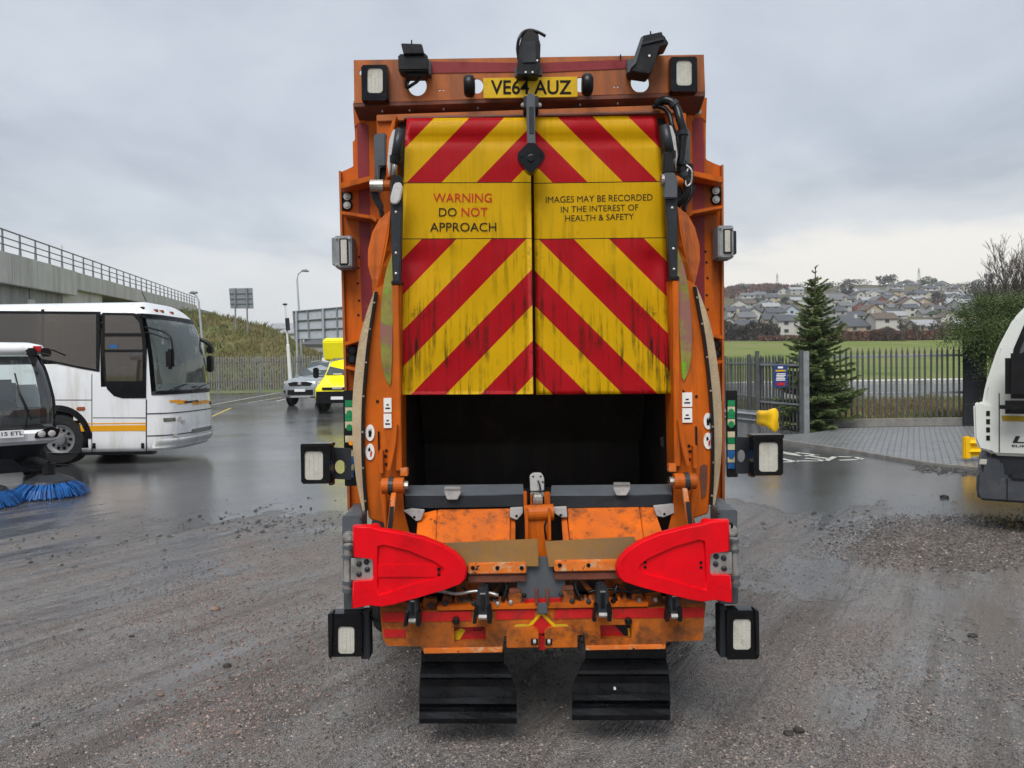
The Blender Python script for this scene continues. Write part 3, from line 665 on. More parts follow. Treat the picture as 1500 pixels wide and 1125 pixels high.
# -- rear frame of the body: side panels, ribs, tape, bolts
pp('side_panel', [(518, 151), (588, 151), (590, 745), (511, 746), (497.5, 252), (510, 247), (521, 241)], 4.25, .16, 'orange', None, True, .005)
pp('side_flange', [(496, 250), (499, 250), (513, 748), (509, 748)], 4.22, .2, 'orange_top', None, True, .001)
pp('reflective_tape', [(523, 184), (527, 180), (534, 180), (539, 184), (542, 330), (546, 470), (530, 470), (526, 330)], 4.246, .005, 'maroon', None, True, 0)
pp('corner_plate', [(517, 151), (535, 151), (535.5, 180), (526, 180), (519, 187)], 4.244, .006, 'orange', None, True, .001)
for y in (157, 171.5): bolt(530, y, 4.243, .012, None, True)
pp('gusset', [(498, 268), (540, 258), (549, 256), (549, 264), (540, 266), (499, 277)], 4.13, .12, 'orange', None, True, .003)
pp('gusset', [(499, 309), (520, 312), (548, 316), (552, 320), (551, 326), (544, 321), (500, 314)], 4.13, .12, 'orange', None, True, .003)
pp('gusset', [(504, 501), (530, 494), (530, 499), (505, 507)], 4.15, .1, 'orange', None, True, .003)
pp('gusset', [(505, 536), (524, 540), (524, 545), (505, 540)], 4.15, .1, 'orange', None, True, .003)
for y in (288, 301):
    T('tail_lens', lathe(bmesh.new(), [(.032, 0), (.032, .012), (.024, .016), (.024, .02)], P(508.5, y, 4.249), (0, -1, 0), 16), 'black', None, True)
    bolt(508.5, y, 4.23, .014, None, True)
for y in (513, 526):
    T('tail_lens', lathe(bmesh.new(), [(.032, 0), (.032, .012), (.024, .016), (.024, .02)], P(517, y, 4.249), (0, -1, 0), 16), 'black', None, True)
    bolt(517, y, 4.23, .013, None, True, 'grey_dark')
for x, y in ((528, 376), (527, 392), (526, 415), (528, 440), (527, 461)): T('rivet', lathe(bmesh.new(), [(.007, 0), (.006, .004), (.002, .006)], P(x-2, y, 4.249), (0, -1, 0), 8), 'black', None, True)
# -- header plate with its cut-outs
hd = [(518, 88), (1031, 80), (1033, 134), (519, 151)]
pp('header_plate', hd, 4.10, .012, 'orange_top', None, False, 0, holes=[circ(611.5, 126, 13.5, 14.5), circ(937.5, 121.5, 13.5, 14), circ(699, 126, 9, 11), circ(850, 124, 9, 11), circ(528, 106, 2, 4, 8),
   circ(644, 132, 1.4, 1.4, 8), circ(649.5, 132, 1.4, 1.4, 8), circ(900, 127, 1.4, 1.4, 8), circ(905, 127, 1.4, 1.4, 8)])
pp('header_tape', [(631, 90), (760, 92), (760, 105), (631, 107)], 4.096, .004, 'maroon', None, False, 0)
pp('header_tape', [(792, 92), (920, 87), (918, 100), (793, 106)], 4.096, .004, 'maroon', None, False, 0)
A, B = P(518, 151, 4.10), P(1033, 135, 4.10)
bm = bmesh.new(); z2 = P(780, 168, 4.26).z
vs8 = [bm.verts.new(p) for p in ((A.x, 4.102, A.z+.012), (B.x, 4.102, B.z+.012), (B.x, 4.28, z2), (A.x, 4.28, z2), (A.x, 4.102, A.z-.02), (B.x, 4.102, B.z-.02), (B.x, 4.28, z2-.03), (A.x, 4.28, z2-.03))]
for q in ((0, 1, 2, 3), (4, 7, 6, 5), (0, 4, 5, 1), (1, 5, 6, 2), (2, 6, 7, 3), (3, 7, 4, 0)): bm.faces.new([vs8[i] for i in q])
T('header_ledge', bm, 'brown_red')  # shade under the header painted in as dark maroon-brown
pb('rear_crosswall', 536, 150, 1020, 200, 4.27, .1, 'brown_red', None, False, .003)
pp('top_bar', [(551, 168), (990, 153), (990, 166), (552, 178)], 4.03, .1, 'orange_top', None, False, .004)
for x in (560, 600, 650, 700, 850, 905, 960): pc('ledge_stud', (x, 165-(x-551)*.033, 4.05), (x, 162-(x-551)*.033, 4.05), .005, 'grey', seg=6)
# -- lamps
lamp(529, 94, 568, 148, 4.03, .06, (538, 99, 560.5, 136))
lamp(982, 82, 1022, 135, 4.03, .06, (991, 88, 1013.5, 125))
lamp(440, 652, 484, 709, 3.72, .07, (446, 661, 473, 703))
lamp(1103, 639, 1148, 697, 3.72, .07, (1112, 648, 1140, 691))
lamp(481, 898, 531, 963, 3.60, .075, (495, 918, 519, 958))
lamp(1064, 893, 1112, 967, 3.60, .075, (1074, 907, 1100, 952))
for x0, x1, y0, y1 in ((528, 541, 898, 966), (1055, 1066, 890, 963)): pb('lamp_bracket', x0, y0, x1, y1, 3.63, .09, 'grey_dark', b=.004)
pp('lamp_guard', [(480, 900), (487, 898), (486, 962), (484, 966), (481, 962)], 3.585, .06, 'black', b=.002)
pp('lamp_guard', [(1106, 893), (1112, 897), (1113, 962), (1108, 958)], 3.585, .06, 'black', b=.002)
pb('lamp_visor', 440, 650, 485, 655, 3.70, .09, 'black_gloss', b=.003); pb('lamp_visor', 1102, 637, 1149, 642, 3.70, .09, 'black_gloss', b=.003)
# mid side brackets with a round hole, and the striped strips behind
pp('bracket_plate', [(483, 655), (514, 657), (514, 703), (483, 701)], 3.83, .01, 'grey_dark', holes=[circ(498, 684, 8, 10)], b=0)
pp('bracket_plate', [(1078, 640), (1106, 641), (1106, 694), (1078, 694)], 3.83, .01, 'grey_dark', holes=[circ(1086, 668, 6, 9)], b=0)
pb('bracket_edge', 481, 652, 487, 711, 3.80, .05, 'brown_red', b=.002); pb('bracket_edge', 1100, 640, 1106, 699, 3.80, .05, 'brown_red', b=.002)
for side, (x0, x1, y0, y1) in enumerate(((503.5, 521, 572, 712), (1065, 1080.5, 572, 699))):
    s = pb('marker_board', x0, y0, x1, y1, 3.93, .02, 'black', b=.003)
    cols = ['green_t', 'cream_t', 'green_t', 'cream_t', 'black', 'cream_t', 'green_t' if side else 'black', 'cream_t', 'blue_t', 'cream_t', 'blue_t']
    h = (y1-y0-26)/len(cols); xa, xb = (x0+2, x1-3) if side == 0 else (x0+1, x1-4)
    for k, cname in enumerate(cols):
        if cname != 'black': pb('marker_tile', xa, y0+14+h*k+.4, xb, y0+14+h*(k+1)-.4, 3.927, .006, cname, s, b=0)
    for k in (1, 3, 8): 
        cx, cy = (xa+xb)/2, y0+14+h*(k+.9)
        pp('marker_dot', circ(cx, cy, 4.5, 5, 12), 3.925, .003, 'green_t' if k < 5 else 'blue_t', s, b=0)
pc('amber_marker', (514, 649, 3.90), (514, 649, 3.92), .012, 'amber')
# upper side marker lamps on the flange
for (x0, y0, x1, y1), (a0, b0, a1, b1) in (((490, 345, 515, 392), (499, 351, 508, 386)), ((1052, 330, 1075, 378), (1062, 337, 1070, 369))):
    h = pb('side_lamp', x0, y0, x1, y1, 4.10, .13, 'galv', b=.006)
    pb('lamp_frame', a0-2, b0-2, a1+2, b1+2, 4.092, .012, 'black', h, b=.003); pb('lens', a0, b0, a1, b1, 4.086, .01, 'lens', h, b=.002)
    for y in (y0+4, y1-4):
        for x in (x0+3, x1-3): bolt(x, y, 4.10, .005, h)
pb('side_lamp_wing', 486, 348, 492, 388, 4.13, .06, 'galv', b=.003); pb('side_lamp_wing', 1073, 338, 1079, 372, 4.13, .06, 'grey_dark', b=.003)
# -- things on the header: camera housings, plate, round lamps, centre camera arm
cm = pb('camera_hood', 583, 78, 626, 103, 3.98, .10, 'black', b=.008)
pp('camera_sunshade', [(587, 63), (618, 64), (621, 78), (591, 79)], 3.96, .12, 'black', cm, b=.004)
pb('camera_bracket', 593, 102, 624, 111, 4.02, .075, 'grey_dark', cm, b=.003); pc('antenna', (603, 65, 4.0), (603, 59, 4.0), .004, 'black', cm, seg=6)
T('cable', tube(bmesh.new(), smoothpts([P(617, 108, 4.05), P(612, 118, 4.04), P(604, 124, 4.04), P(596, 128, 4.06), P(595, 118, 4.1)]), .009), 'black', cm, smooth=True)
pb('camera_side_bracket', 624, 88, 631, 108, 4.04, .06, 'grey', cm, b=.002)
tw = pp('centre_camera_tower', [(757, 110), (759, 72), (763, 58), (766, 46), (773, 41.5), (784, 42), (789, 50), (790, 60), (792, 62), (791, 96), (788, 110)], 3.96, .13, 'black', b=.006)
pb('tower_face', 765, 60, 785, 92, 3.952, .012, 'grey_dark', tw, b=.004)
T('cable', tube(bmesh.new(), smoothpts([P(760, 86, 3.97), P(758, 72, 3.96), P(760, 58, 3.95), P(766, 48, 3.96), P(776, 44, 3.97), P(788, 47, 3.96), P(799, 53, 3.96)]), .0085), 'black', tw, smooth=True)
for x, y in ((770, 106), (780, 106), (787, 89)): T('tower_bolt', lathe(bmesh.new(), [(.006, 0), (.005, .006)], P(x, y, 3.96), (0, -1, 0), 8), 'white_st', tw)
pb('tower_foot', 754, 98, 760, 112, 4.03, .06, 'grey', tw, b=.002); pb('tower_foot', 788, 96, 794, 110, 4.03, .06, 'grey', tw, b=.002)
rc = pp('tilted_camera_hood', [(923, 104), (951, 108), (957, 100), (966, 69), (979, 65), (979, 60), (976, 58), (974, 52), (971, 52), (970, 46), (941, 52), (938, 62), (929, 85)], 3.96, .12, 'black', b=.004)
pp('camera_sunshade', [(924, 100), (928, 86), (939, 54), (943, 55), (932, 92)], 3.95, .02, 'grey', rc, b=.001)
pp('hood_ridge', [(940, 62), (972, 54), (973, 58), (940, 66)], 3.95, .02, 'grey_dark', rc, b=.002)
T('hood_bolt', lathe(bmesh.new(), [(.007, 0), (.006, .006)], P(951, 82, 3.96), (0, -1, 0), 8), 'white_st', rc)
pb('camera_side_bracket', 919, 86, 927, 106, 4.03, .06, 'grey', rc, b=.002); pc('antenna', (953, 50, 4.0), (953, 46, 4.0), .004, 'black', rc, seg=6)
pc('antenna', (909, 86, 4.09), (909, 80, 4.09), .004, 'black', seg=6)
npl = pb('number_plate', 708, 113, 846, 143, 4.04, .012, 'plate_y', b=.002)
def pmap(x0, y0, x1, y1, Y):
    A, B, C_, D_ = P(x0, y1, Y), P(x1, y1, Y), P(x1, y0, Y), P(x0, y0, Y)
    return lambda u, v: (A*(1-u)+B*u)*(1-v)+(D_*(1-u)+C_*u)*v
lettering('plate_lettering', 'VE64 AUZ', pmap(719, 117, 837, 138, 4.0375), M['ink'], npl, bold=.015)
for x in (688, 860.5):
    rl = T('round_lamp', lathe(bmesh.new(), [(.01, -.032), (.045, -.03), (.056, -.02), (.058, 0), (.056, .018), (.04, .028), (.01, .03)], P(x, 124+(688-x)*.012+2, 4.0), (1, 0, 0), 20), 'black', smooth=True)
    pc('lamp_stalk', (x, 128, 4.0), (x, 128, 4.1), .014, 'black', rl)
arm = pp('camera_arm', [(771, 142), (774, 136), (781, 136), (784, 142), (784, 196), (785, 218), (773, 218), (772, 196)], 3.86, .03, 'grey', b=.004)
pb('arm_groove', 775, 156, 782, 196, 3.857, .01, 'grey_dark', arm, b=.002); pb('arm_pivot', 767, 140, 789, 158, 3.90, .14, 'grey_dark', arm, b=.004)
for x in (766, 790): bolt(x, 154, 3.93, .008, arm)
cmn = pp('rear_camera', [(758, 227), (760, 222), (773, 209), (783, 209), (796, 222), (799, 229), (795, 236), (783, 250), (777, 253), (771, 249), (761, 237), (758, 231)], 3.80, .07, 'black_gloss', b=.003)
T('camera_lens', lathe(bmesh.new(), [(.020, 0), (.020, .006), (.014, .008), (.012, .004)], P(778, 232, 3.80), (0, -1, 0), 20), 'black', cmn)
for x, y in ((764, 229), (793, 228)): bolt(x, y, 3.80, .004, cmn, m='black')
# -- tailgate: posts, struts, dampers, hose
pb('tailgate_post', 552, 172, 577, 250, 4.05, .12, 'orange', None, True, .004)
pp('tailgate_cheek', [(577, 168), (581, 169), (574, 205), (571, 260), (566, 260), (566, 205)], 3.97, .08, 'orange', None, True, .002)
pp('hinge_bracket', [(547, 200), (550, 195), (565, 194), (565, 243), (556, 244), (554, 290), (562, 310), (556, 318), (551, 290), (548, 240)], 3.99, .05, 'grey', None, True, .006)
pp('hinge_recess', [(555, 246), (564, 246), (563, 262), (555, 262)], 4.03, .02, 'black', None, True, .001)
dmp = T('damper', CY(P(586, 190, 3.90), P(579, 234, 3.90), .025, .025, 18), 'grey_dark', None, True, True)
T('damper_rod', CY(P(579, 234, 3.90), P(577.5, 258, 3.90), .015), 'steel', dmp, True, True)
T('damper_collar', CY(P(580, 230, 3.90), P(578.5, 239, 3.90), .034, .028, 16), 'black', dmp, True)
pp('damper_mount', [(575, 190), (583, 188), (578, 210), (574, 232), (570, 258), (567, 240), (570, 205)], 3.93, .03, 'silver', None, True, .004)
pp('strut', [(572, 262), (588, 262), (589, 300), (586, 414), (574, 414), (572, 300)], 3.82, .05, 'grey_dark', None, True, .005)
for y in (311, 371, 401): T('strut_rivet', lathe(bmesh.new(), [(.009, 0), (.007, .004), (.002, .006)], P(580, y, 3.82), (0, -1, 0), 10), 'steel', None, True)
pb('strut_foot', 573, 411, 588, 416, 3.80, .08, 'black', None, True, .002)
pc('pivot_pin', (543, 272, 3.93), (562, 272, 3.93), .032, 'steel'); pc('pivot_sleeve', (555, 272, 3.93), (572, 272, 3.93), .028, 'orange', None, True)
pp('pivot_web', [(541, 278), (552, 281), (561, 300), (559, 312), (551, 302), (545, 290)], 3.95, .03, 'black', None, True, .004)
pp('link_cover', [(577, 268), (586, 266), (590, 274), (586, 293), (581, 299), (573, 298), (571, 290)], 3.79, .02, 'silver', b=.005)
pp('link_block', [(573, 255), (588, 257), (590, 270), (574, 272)], 3.80, .05, 'black', b=.005)
pp('link_cover', [(972, 253), (988, 252), (993, 262), (992, 290), (973, 290)], 3.79, .03, 'grey', b=.005)
pc('link_pin', (972, 264, 3.80), (968, 264, 3.80), .03, 'steel'); pp('link_block', [(972, 222), (984, 222), (990, 252), (972, 254)], 3.82, .05, 'black', b=.006)
hose = smoothpts([P(962, 153, 4.0), P(972, 147, 3.97), P(984, 150, 3.95), P(992, 160, 3.94), P(996, 175, 3.92), P(1001, 195, 3.92), P(999, 225, 3.92), P(997, 245, 3.92), P(1003, 262, 3.92), P(1008, 275, 3.92), P(1003, 290, 3.93), P(993, 298, 3.95), P(988, 306, 3.97)], 6)
T('hydraulic_hose', tube(bmesh.new(), hose, .022, 10), 'rubber', smooth=True)
T('hydraulic_hose', tube(bmesh.new(), [p+Vector((-.035, .03, -.02)) for p in hose[4:]], .013, 8), 'rubber', smooth=True)
for k in (14, 30, 46): 
    d = (hose[k+1]-hose[k]).normalized(); T('hose_clamp', CY(hose[k]-d*.012, hose[k]+d*.012, .027, .027, 12), 'grey_dark')
pp('valve_block', [(1002, 240), (1015, 238), (1017, 262), (1013, 285), (1003, 287)], 3.94, .06, 'black', b=.006)
T('hose_loop', tube(bmesh.new(), [p for p in smoothpts([P(1005, 242, 3.91), P(1013, 250, 3.9), P(1012, 268, 3.9), P(1005, 272, 3.9), P(1005, 255, 3.91), P(1009, 246, 3.91)])], .006, 6), 'steel', smooth=True)
# -- the curved orange cheeks and side arms
def curve(pts, n=5): return [(p.x, p.y) for p in smoothpts([(x, y, 0) for x, y in pts], n)]
T('cheek', bev(loft(bmesh.new(), [
    [P(571, 309, 3.90), P(555, 322, 3.93), P(545, 341, 3.96), P(539, 366, 3.97), P(539, 388, 3.96), P(544, 408, 3.94), P(549, 426, 3.92)],
    [P(572, 309, 3.84), P(571, 325, 3.84), P(569, 345, 3.845), P(565, 368, 3.85), P(560, 390, 3.86), P(555, 410, 3.87), P(550, 428, 3.88)],
    [P(573, 309, 3.88), P(574, 325, 3.88), P(574, 345, 3.88), P(573, 368, 3.88), P(572, 390, 3.88), P(571, 410, 3.90), P(570, 428, 3.91)],
    [P(573, 310, 4.05), P(574, 325, 4.05), P(574, 345, 4.05), P(573, 368, 4.05), P(572, 390, 4.05), P(571, 410, 4.05), P(570, 428, 4.05)],
    [P(571, 312, 4.05), P(557, 325, 4.05), P(547, 343, 4.06), P(541, 366, 4.06), P(541, 388, 4.06), P(545, 408, 4.06), P(551, 426, 4.06)]][::-1], cap=True), 0), 'orange', None, True)
outer = curve([(549, 424), (541, 470), (535, 530), (532, 600), (532, 660), (535, 710), (540, 760)], 5)
inner = [(588, 775), (587, 600), (587, 480), (586, 414), (572, 410)]
armP = (pp('side_arm', outer+inner, 3.82, .20, 'orange', None, True, .006))
# raised inner edge rib of the arm
pb('arm_edge', 577, 418, 586, 690, 3.79, .035, 'orange', armP, True, .004)
wf = curve([(574, 372), (566, 395), (560, 430), (557, 480), (558, 520), (563, 550), (571, 566)], 5)+curve([(573, 560), (575, 500), (576, 430)], 4)
pp('arm_window', wf, 3.813, .008, 'window_film', armP, True, .001)
strapo = curve([(548.5, 426), (537, 458), (526, 500), (519, 552), (516, 600), (517, 655), (522, 705), (531, 748)], 5)
strapi = curve([(535, 748), (531.5, 705), (529.5, 655), (530, 600), (533, 552), (538, 500), (545, 458), (550, 427)], 5)
T('canvas_skirt', bev(extr([[P(x, y, 3.80+.05*sstep(535, 516, x)) for x, y in strapo+strapi]], Vector((0, .045, 0))), 0), 'canvas', None, True)
edge = curve([(550, 427), (545.5, 458), (539, 500), (534, 552), (531, 600), (530.5, 655), (532.5, 705), (536, 748)], 5)
pp('skirt_edging', [(x-1.6, y) for x, y in edge]+[(x+2.4, y) for x, y in edge[::-1]], 3.785, .03, 'black', None, True, .001)
for x, y in edge[3::5]: T('edging_rivet', lathe(bmesh.new(), [(.006, 0), (.004, .004)], P(x+.5, y, 3.785), (0, -1, 0), 8), 'steel', None, True)
for (x0, y0, x1, y1), t1, t2 in (((562, 583, 573.5, 604), 'sound', 'level'), ((562, 606, 573.5, 627), 'keep', 'clear')):
    for side in (0, 1):
        xx0, xx1 = (x0, x1) if side == 0 else (999.5, 1014)
        yo = 0 if side == 0 else -8
        s = pb('warning_sticker', xx0, y0+yo, xx1, y1+yo, 3.812, .01, 'white_st', armP[side], b=0)
        for k, (a, b_) in enumerate(((.35, .65), (.2, .8))): pb('sticker_text', xx0+(xx1-xx0)*a, y0+yo+9+5*k, xx0+(xx1-xx0)*b_, y0+yo+11+5*k, 3.8105, .003, 'ink', s, b=0)
for y, kind in ((634, 0), (662, 1)):
    for side in (0, 1):
        cx, cy = (542, y) if side == 0 else (1037.5, y-17+ (0 if kind == 0 else 1))
        s = pp('round_sticker', circ(cx, cy, 6.6, 12), 3.812, .01, 'white_st', armP[side], b=0)
        if kind == 0: pp('sticker_hand', [(cx-2.5, cy-1), (cx-1.5, cy-6), (cx, cy-2), (cx+1.5, cy-7), (cx+2.6, cy), (cx+1.5, cy+6), (cx-2, cy+6)], 3.8105, .003, 'ink', s, b=0)
        else:
            pp('sticker_mark', [(cx-3, cy-4), (cx-.5, cy-7), (cx+1, cy-2), (cx-2, cy)], 3.8105, .003, 'ink', s, b=0)
            pp('sticker_mark', [(cx, cy+1), (cx+3, cy-2), (cx+2.5, cy+6), (cx+.5, cy+8)], 3.8105, .003, 'ink_red', s, b=0)
for k in range(1): T('arm_slot', BX(*(lambda A, B: (A.x, B.x, 3.81, 3.83, P(556, 664, 3.81).z, P(556, 632, 3.81).z))(P(553.5, 648, 3.81), P(556, 648, 3.81))), 'black', armP, True)
pp('arm_scrape', [(1026, 683), (1031, 680), (1036, 682), (1036, 700), (1034, 725), (1028, 731), (1027, 715), (1025, 700)], 3.814, .006, 'brown_red', armP[1], b=0)
pp('arm_scrape', [(967, 0+640), (972, 640), (972, 655), (968, 653)], 3.7865, .006, 'black', armP[1], b=0)
pp('arm_scrape', [(1000, 570), (1004, 574), (1004, 588), (1001, 590)], 3.814, .006, 'black', armP[1], b=0)
for x, y in ((553, 588), (566, 660), (565, 668), (566, 680)): T('arm_hole', lathe(bmesh.new(), [(.008, 0), (.008, .003)], P(x, y, 3.819), (0, -1, 0), 8), 'black', armP, True)
# lever arms and ram rods at the foot of each side arm
pp('lever', [(576, 622), (582, 622), (580, 650), (572, 690), (566, 690), (572, 655)], 3.76, .03, 'orange', None, True, .003)
pb('guide_bar', 554.5, 660, 561, 694, 3.78, .04, 'orange', None, True, .003)
pb('catch', 586, 686, 597, 698, 3.78, .05, 'orange_scuffed', None, True, .004); pb('catch_pad', 587, 697, 597, 712, 3.80, .05, 'black', None, True, .004)
piv = pc('ram_pivot', (560, 712, 3.72), (592, 711, 3.72), .040, 'orange', None, True, seg=18)
pc('pivot_collar', (570, 712, 3.72), (577, 712, 3.72), .046, 'grey_dark', piv, True, seg=18); pc('pivot_nut', (590, 711, 3.72), (598, 711, 3.72), .022, 'steel', piv, True, seg=8)
pp('lever_web', [(580, 715), (590, 718), (592, 750), (602, 790), (566, 790), (573, 750)], 3.80, .015, 'orange', None, True, .003)
pp('lever_web', [(554, 706), (560, 704), (566, 730), (566, 790), (561, 760)], 3.78, .015, 'orange', None, True, .003)
T('ram_rod', bev(extr([[P(573, 722, 3.68), P(580, 722, 3.68), P(573, 790, 3.64), P(565, 790, 3.64)]], Vector((0, .03, 0))), .003), 'orange_scuffed', None, True)
pp('ram_rod_cover', [(571, 742), (577, 742), (572, 790), (566, 790)], 3.635, .008, 'grey_dark', None, True, .001)
# -- hopper
hx0, hx1 = P(590, 650, 3.93).x, P(982, 650, 3.93).x
hz1, hz0 = P(785, 560, 3.93).z, P(785, 716, 3.93).z
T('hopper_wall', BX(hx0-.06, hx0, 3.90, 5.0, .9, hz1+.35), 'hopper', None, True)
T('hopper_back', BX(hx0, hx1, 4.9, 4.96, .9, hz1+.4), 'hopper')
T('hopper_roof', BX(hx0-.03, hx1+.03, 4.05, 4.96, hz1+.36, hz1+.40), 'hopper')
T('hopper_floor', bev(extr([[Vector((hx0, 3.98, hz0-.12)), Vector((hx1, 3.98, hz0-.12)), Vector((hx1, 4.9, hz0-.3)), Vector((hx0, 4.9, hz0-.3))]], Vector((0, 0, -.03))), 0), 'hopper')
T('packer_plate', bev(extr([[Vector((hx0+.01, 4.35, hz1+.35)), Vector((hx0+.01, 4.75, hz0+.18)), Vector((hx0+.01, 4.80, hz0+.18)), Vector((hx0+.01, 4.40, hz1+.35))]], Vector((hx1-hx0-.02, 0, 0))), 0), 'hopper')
# lip: sloping upper plate and upright lower plate, in two lengths
for x0, x1 in ((593, 768), (806, 985)):
    lp = pb('lip_plate', x0, 726, x1, 744, 3.83, .04, 'grey_dark', b=.004)
    bm = bmesh.new(); a, b_, c, d_ = P(x0, 726.3, 3.832), P(x1, 726.3, 3.832), P(x1-2, 709, 3.93), P(x0+2, 711, 3.93)
    q = [bm.verts.new(p) for p in (a, b_, c, d_)]+[bm.verts.new(p+Vector((0, .02, -.03))) for p in (a, b_, c, d_)]
    for f in ((0, 1, 2, 3), (7, 6, 5, 4), (0, 4, 5, 1), (1, 5, 6, 2), (2, 6, 7, 3), (3, 7, 4, 0)): bm.faces.new([q[i] for i in f])
    T('lip_slope', bm, 'grey', lp)
for cx, cy in ((663, 722), (911, 716)):
    l = pp('latch', [(cx-12, cy-9), (cx+12, cy-9), (cx+12, cy), (cx+7, cy+10), (cx-8, cy+10), (cx-12, cy)], 3.80, .02, 'silver', b=.003)
    pb('latch_hinge', cx-12, cy-9, cx+12, cy-5, 3.79, .015, 'steel', l, b=.002)
cl_ = pp('centre_latch', [(776, 697), (781, 693), (793, 693), (797, 700), (797, 719), (777, 720)], 3.78, .03, 'silver', b=.004)
for x, y in ((781, 698), (792, 698), (795, 706)): T('latch_hole', lathe(bmesh.new(), [(.005, 0), (.005, .002)], P(x, y, 3.78), (0, -1, 0), 8), 'ink', cl_)
T('latch_lever', tube(bmesh.new(), [P(788, 704, 3.765), P(791, 712, 3.755), P(792, 724, 3.755)], .005, 6), 'grey_dark', cl_)
pb('latch_lower', 777, 721, 797, 728, 3.78, .03, 'steel', cl_, b=.003)
for i in range(5): T('spring', lathe(bmesh.new(), [(.030, -.006), (.036, 0), (.030, .006)], P(782.5+i*2.6, 731, 3.76), (1, 0, 0), 14), 'steel', cl_)
pb('spring_mount', 767, 721, 772, 746, 3.77, .05, 'orange', b=.004); pb('spring_mount', 777, 724, 780, 746, 3.75, .05, 'orange', b=.002); pb('spring_mount', 797, 722, 806, 746, 3.77, .05, 'orange', b=.004)
pb('lip_gap', 768, 716, 806, 745, 3.86, .04, 'black', b=.002)
# -- tipping platforms (two orange flaps) and the centre cylinder
def slab(name, q, m, th=.04, parent=None, mir=False, b=.004):
    a = [P(*p) for p in q]; bm = bmesh.new()
    n = (a[1]-a[0]).cross(a[3]-a[0]).normalized()
    if n.y < 0: n = -n
    v = [bm.verts.new(p) for p in a]+[bm.verts.new(p+n*th) for p in a]
    for f in ((0, 1, 2, 3), (7, 6, 5, 4), (0, 4, 5, 1), (1, 5, 6, 2), (2, 6, 7, 3), (3, 7, 4, 0)): bm.faces.new([v[i] for i in f])
    return T(name, bev(bm, b), m, parent, mir)
f1 = slab('flap', [(641, 746, 3.84), (747, 744, 3.84), (747, 796, 3.70), (639, 796, 3.70)], 'orange_worn')
slab('flap_wing', [(612, 753, 3.84), (640, 746, 3.84), (638, 796, 3.70), (609, 796, 3.71)], 'orange_worn', parent=f1)
slab('flap_wing', [(748, 756, 3.83), (755, 757, 3.83), (755, 796, 3.71), (748, 796, 3.70)], 'orange', parent=f1)
f2 = slab('flap', [(831, 742, 3.84), (936, 740, 3.84), (943, 792, 3.70), (835, 793, 3.70)], 'orange_worn')
slab('flap_wing', [(937, 740, 3.84), (957, 741, 3.84), (974, 790, 3.71), (944, 792, 3.70)], 'orange_worn', parent=f2)
slab('flap_wing', [(822, 755, 3.83), (830, 754, 3.83), (834, 794, 3.70), (825, 794, 3.71)], 'orange', parent=f2)
for f, pts in ((f1, ((620, 752), (684, 747), (636, 751))), (f2, ((852, 744), (890, 742)))):
    for x, y in pts: T('flap_bolt', lathe(bmesh.new(), [(.008, 0), (.006, .004)], P(x, y+2, 3.835), (0, -1, .3), 8), 'grey_dark', f)
for pts in ([(590, 748), (603, 745), (622, 747), (617, 762), (610, 764), (600, 755)], [(747, 744), (766, 743), (766, 752), (757, 762), (747, 758)], [(811, 743), (830, 742), (831, 758), (822, 758), (812, 752)], [(957, 741), (987, 738), (988, 752), (972, 758), (962, 756)]):
    a = pp('flap_hinge', pts, 3.79, .02, 'silver', b=.003); cx = sum(p[0] for p in pts)/len(pts); cy = sum(p[1] for p in pts)/len(pts)
    T('hinge_hole', lathe(bmesh.new(), [(.007, 0), (.007, .002)], P(cx, cy+4, 3.79), (0, -1, 0), 8), 'ink', a)
pc('centre_tube', (768, 752, 3.74), (811, 750, 3.74), .042, 'orange', seg=20)
pb('centre_post', 772, 758, 807, 818, 3.72, .06, 'orange', b=.006); pb('centre_rib', 769, 745, 774, 792, 3.69, .05, 'orange', b=.002); pb('centre_rib', 803, 745, 807, 792, 3.69, .05, 'orange', b=.002)
T('centre_cable', tube(bmesh.new(), smoothpts([P(801, 763, 3.68), P(798, 772, 3.67), P(800, 790, 3.68)]), .006, 6), 'black')
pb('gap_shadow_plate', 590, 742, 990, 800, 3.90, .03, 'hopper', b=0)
# -- rubber boards, worn timber-faced rails, centre grey panel
slab('rubber_board', [(640, 796, 3.62), (788, 789, 3.62), (789, 830, 3.60), (640, 830, 3.60)], 'board', .012, b=.003)
slab('rubber_board', [(798, 793, 3.62), (930, 786, 3.62), (930, 826, 3.60), (804, 831, 3.60)], 'board', .012, b=.003)
for x0, y0, x1 in ((686, 825, 771), (812, 821, 912)):
    r = pb('comb_rail', x0, y0, x1, y0+16, 3.585, .05, 'orange_scuffed', b=.005)
    pb('comb_underside', x0, y0+16.5, x1, y0+29, 3.60, .06, 'brown_red', r, b=.006)
    for t in (.08, .5, .92): T('rail_bolt', lathe(bmesh.new(), [(.011, 0), (.009, .005)], P(x0+(x1-x0)*t, y0+7, 3.585), (0, -1, 0), 8), 'ink', r)
pp('centre_panel', [(770, 818), (808, 816), (812, 846), (828, 848), (830, 880), (757, 882), (757, 852), (770, 850)], 3.63, .03, 'grey', b=.003)
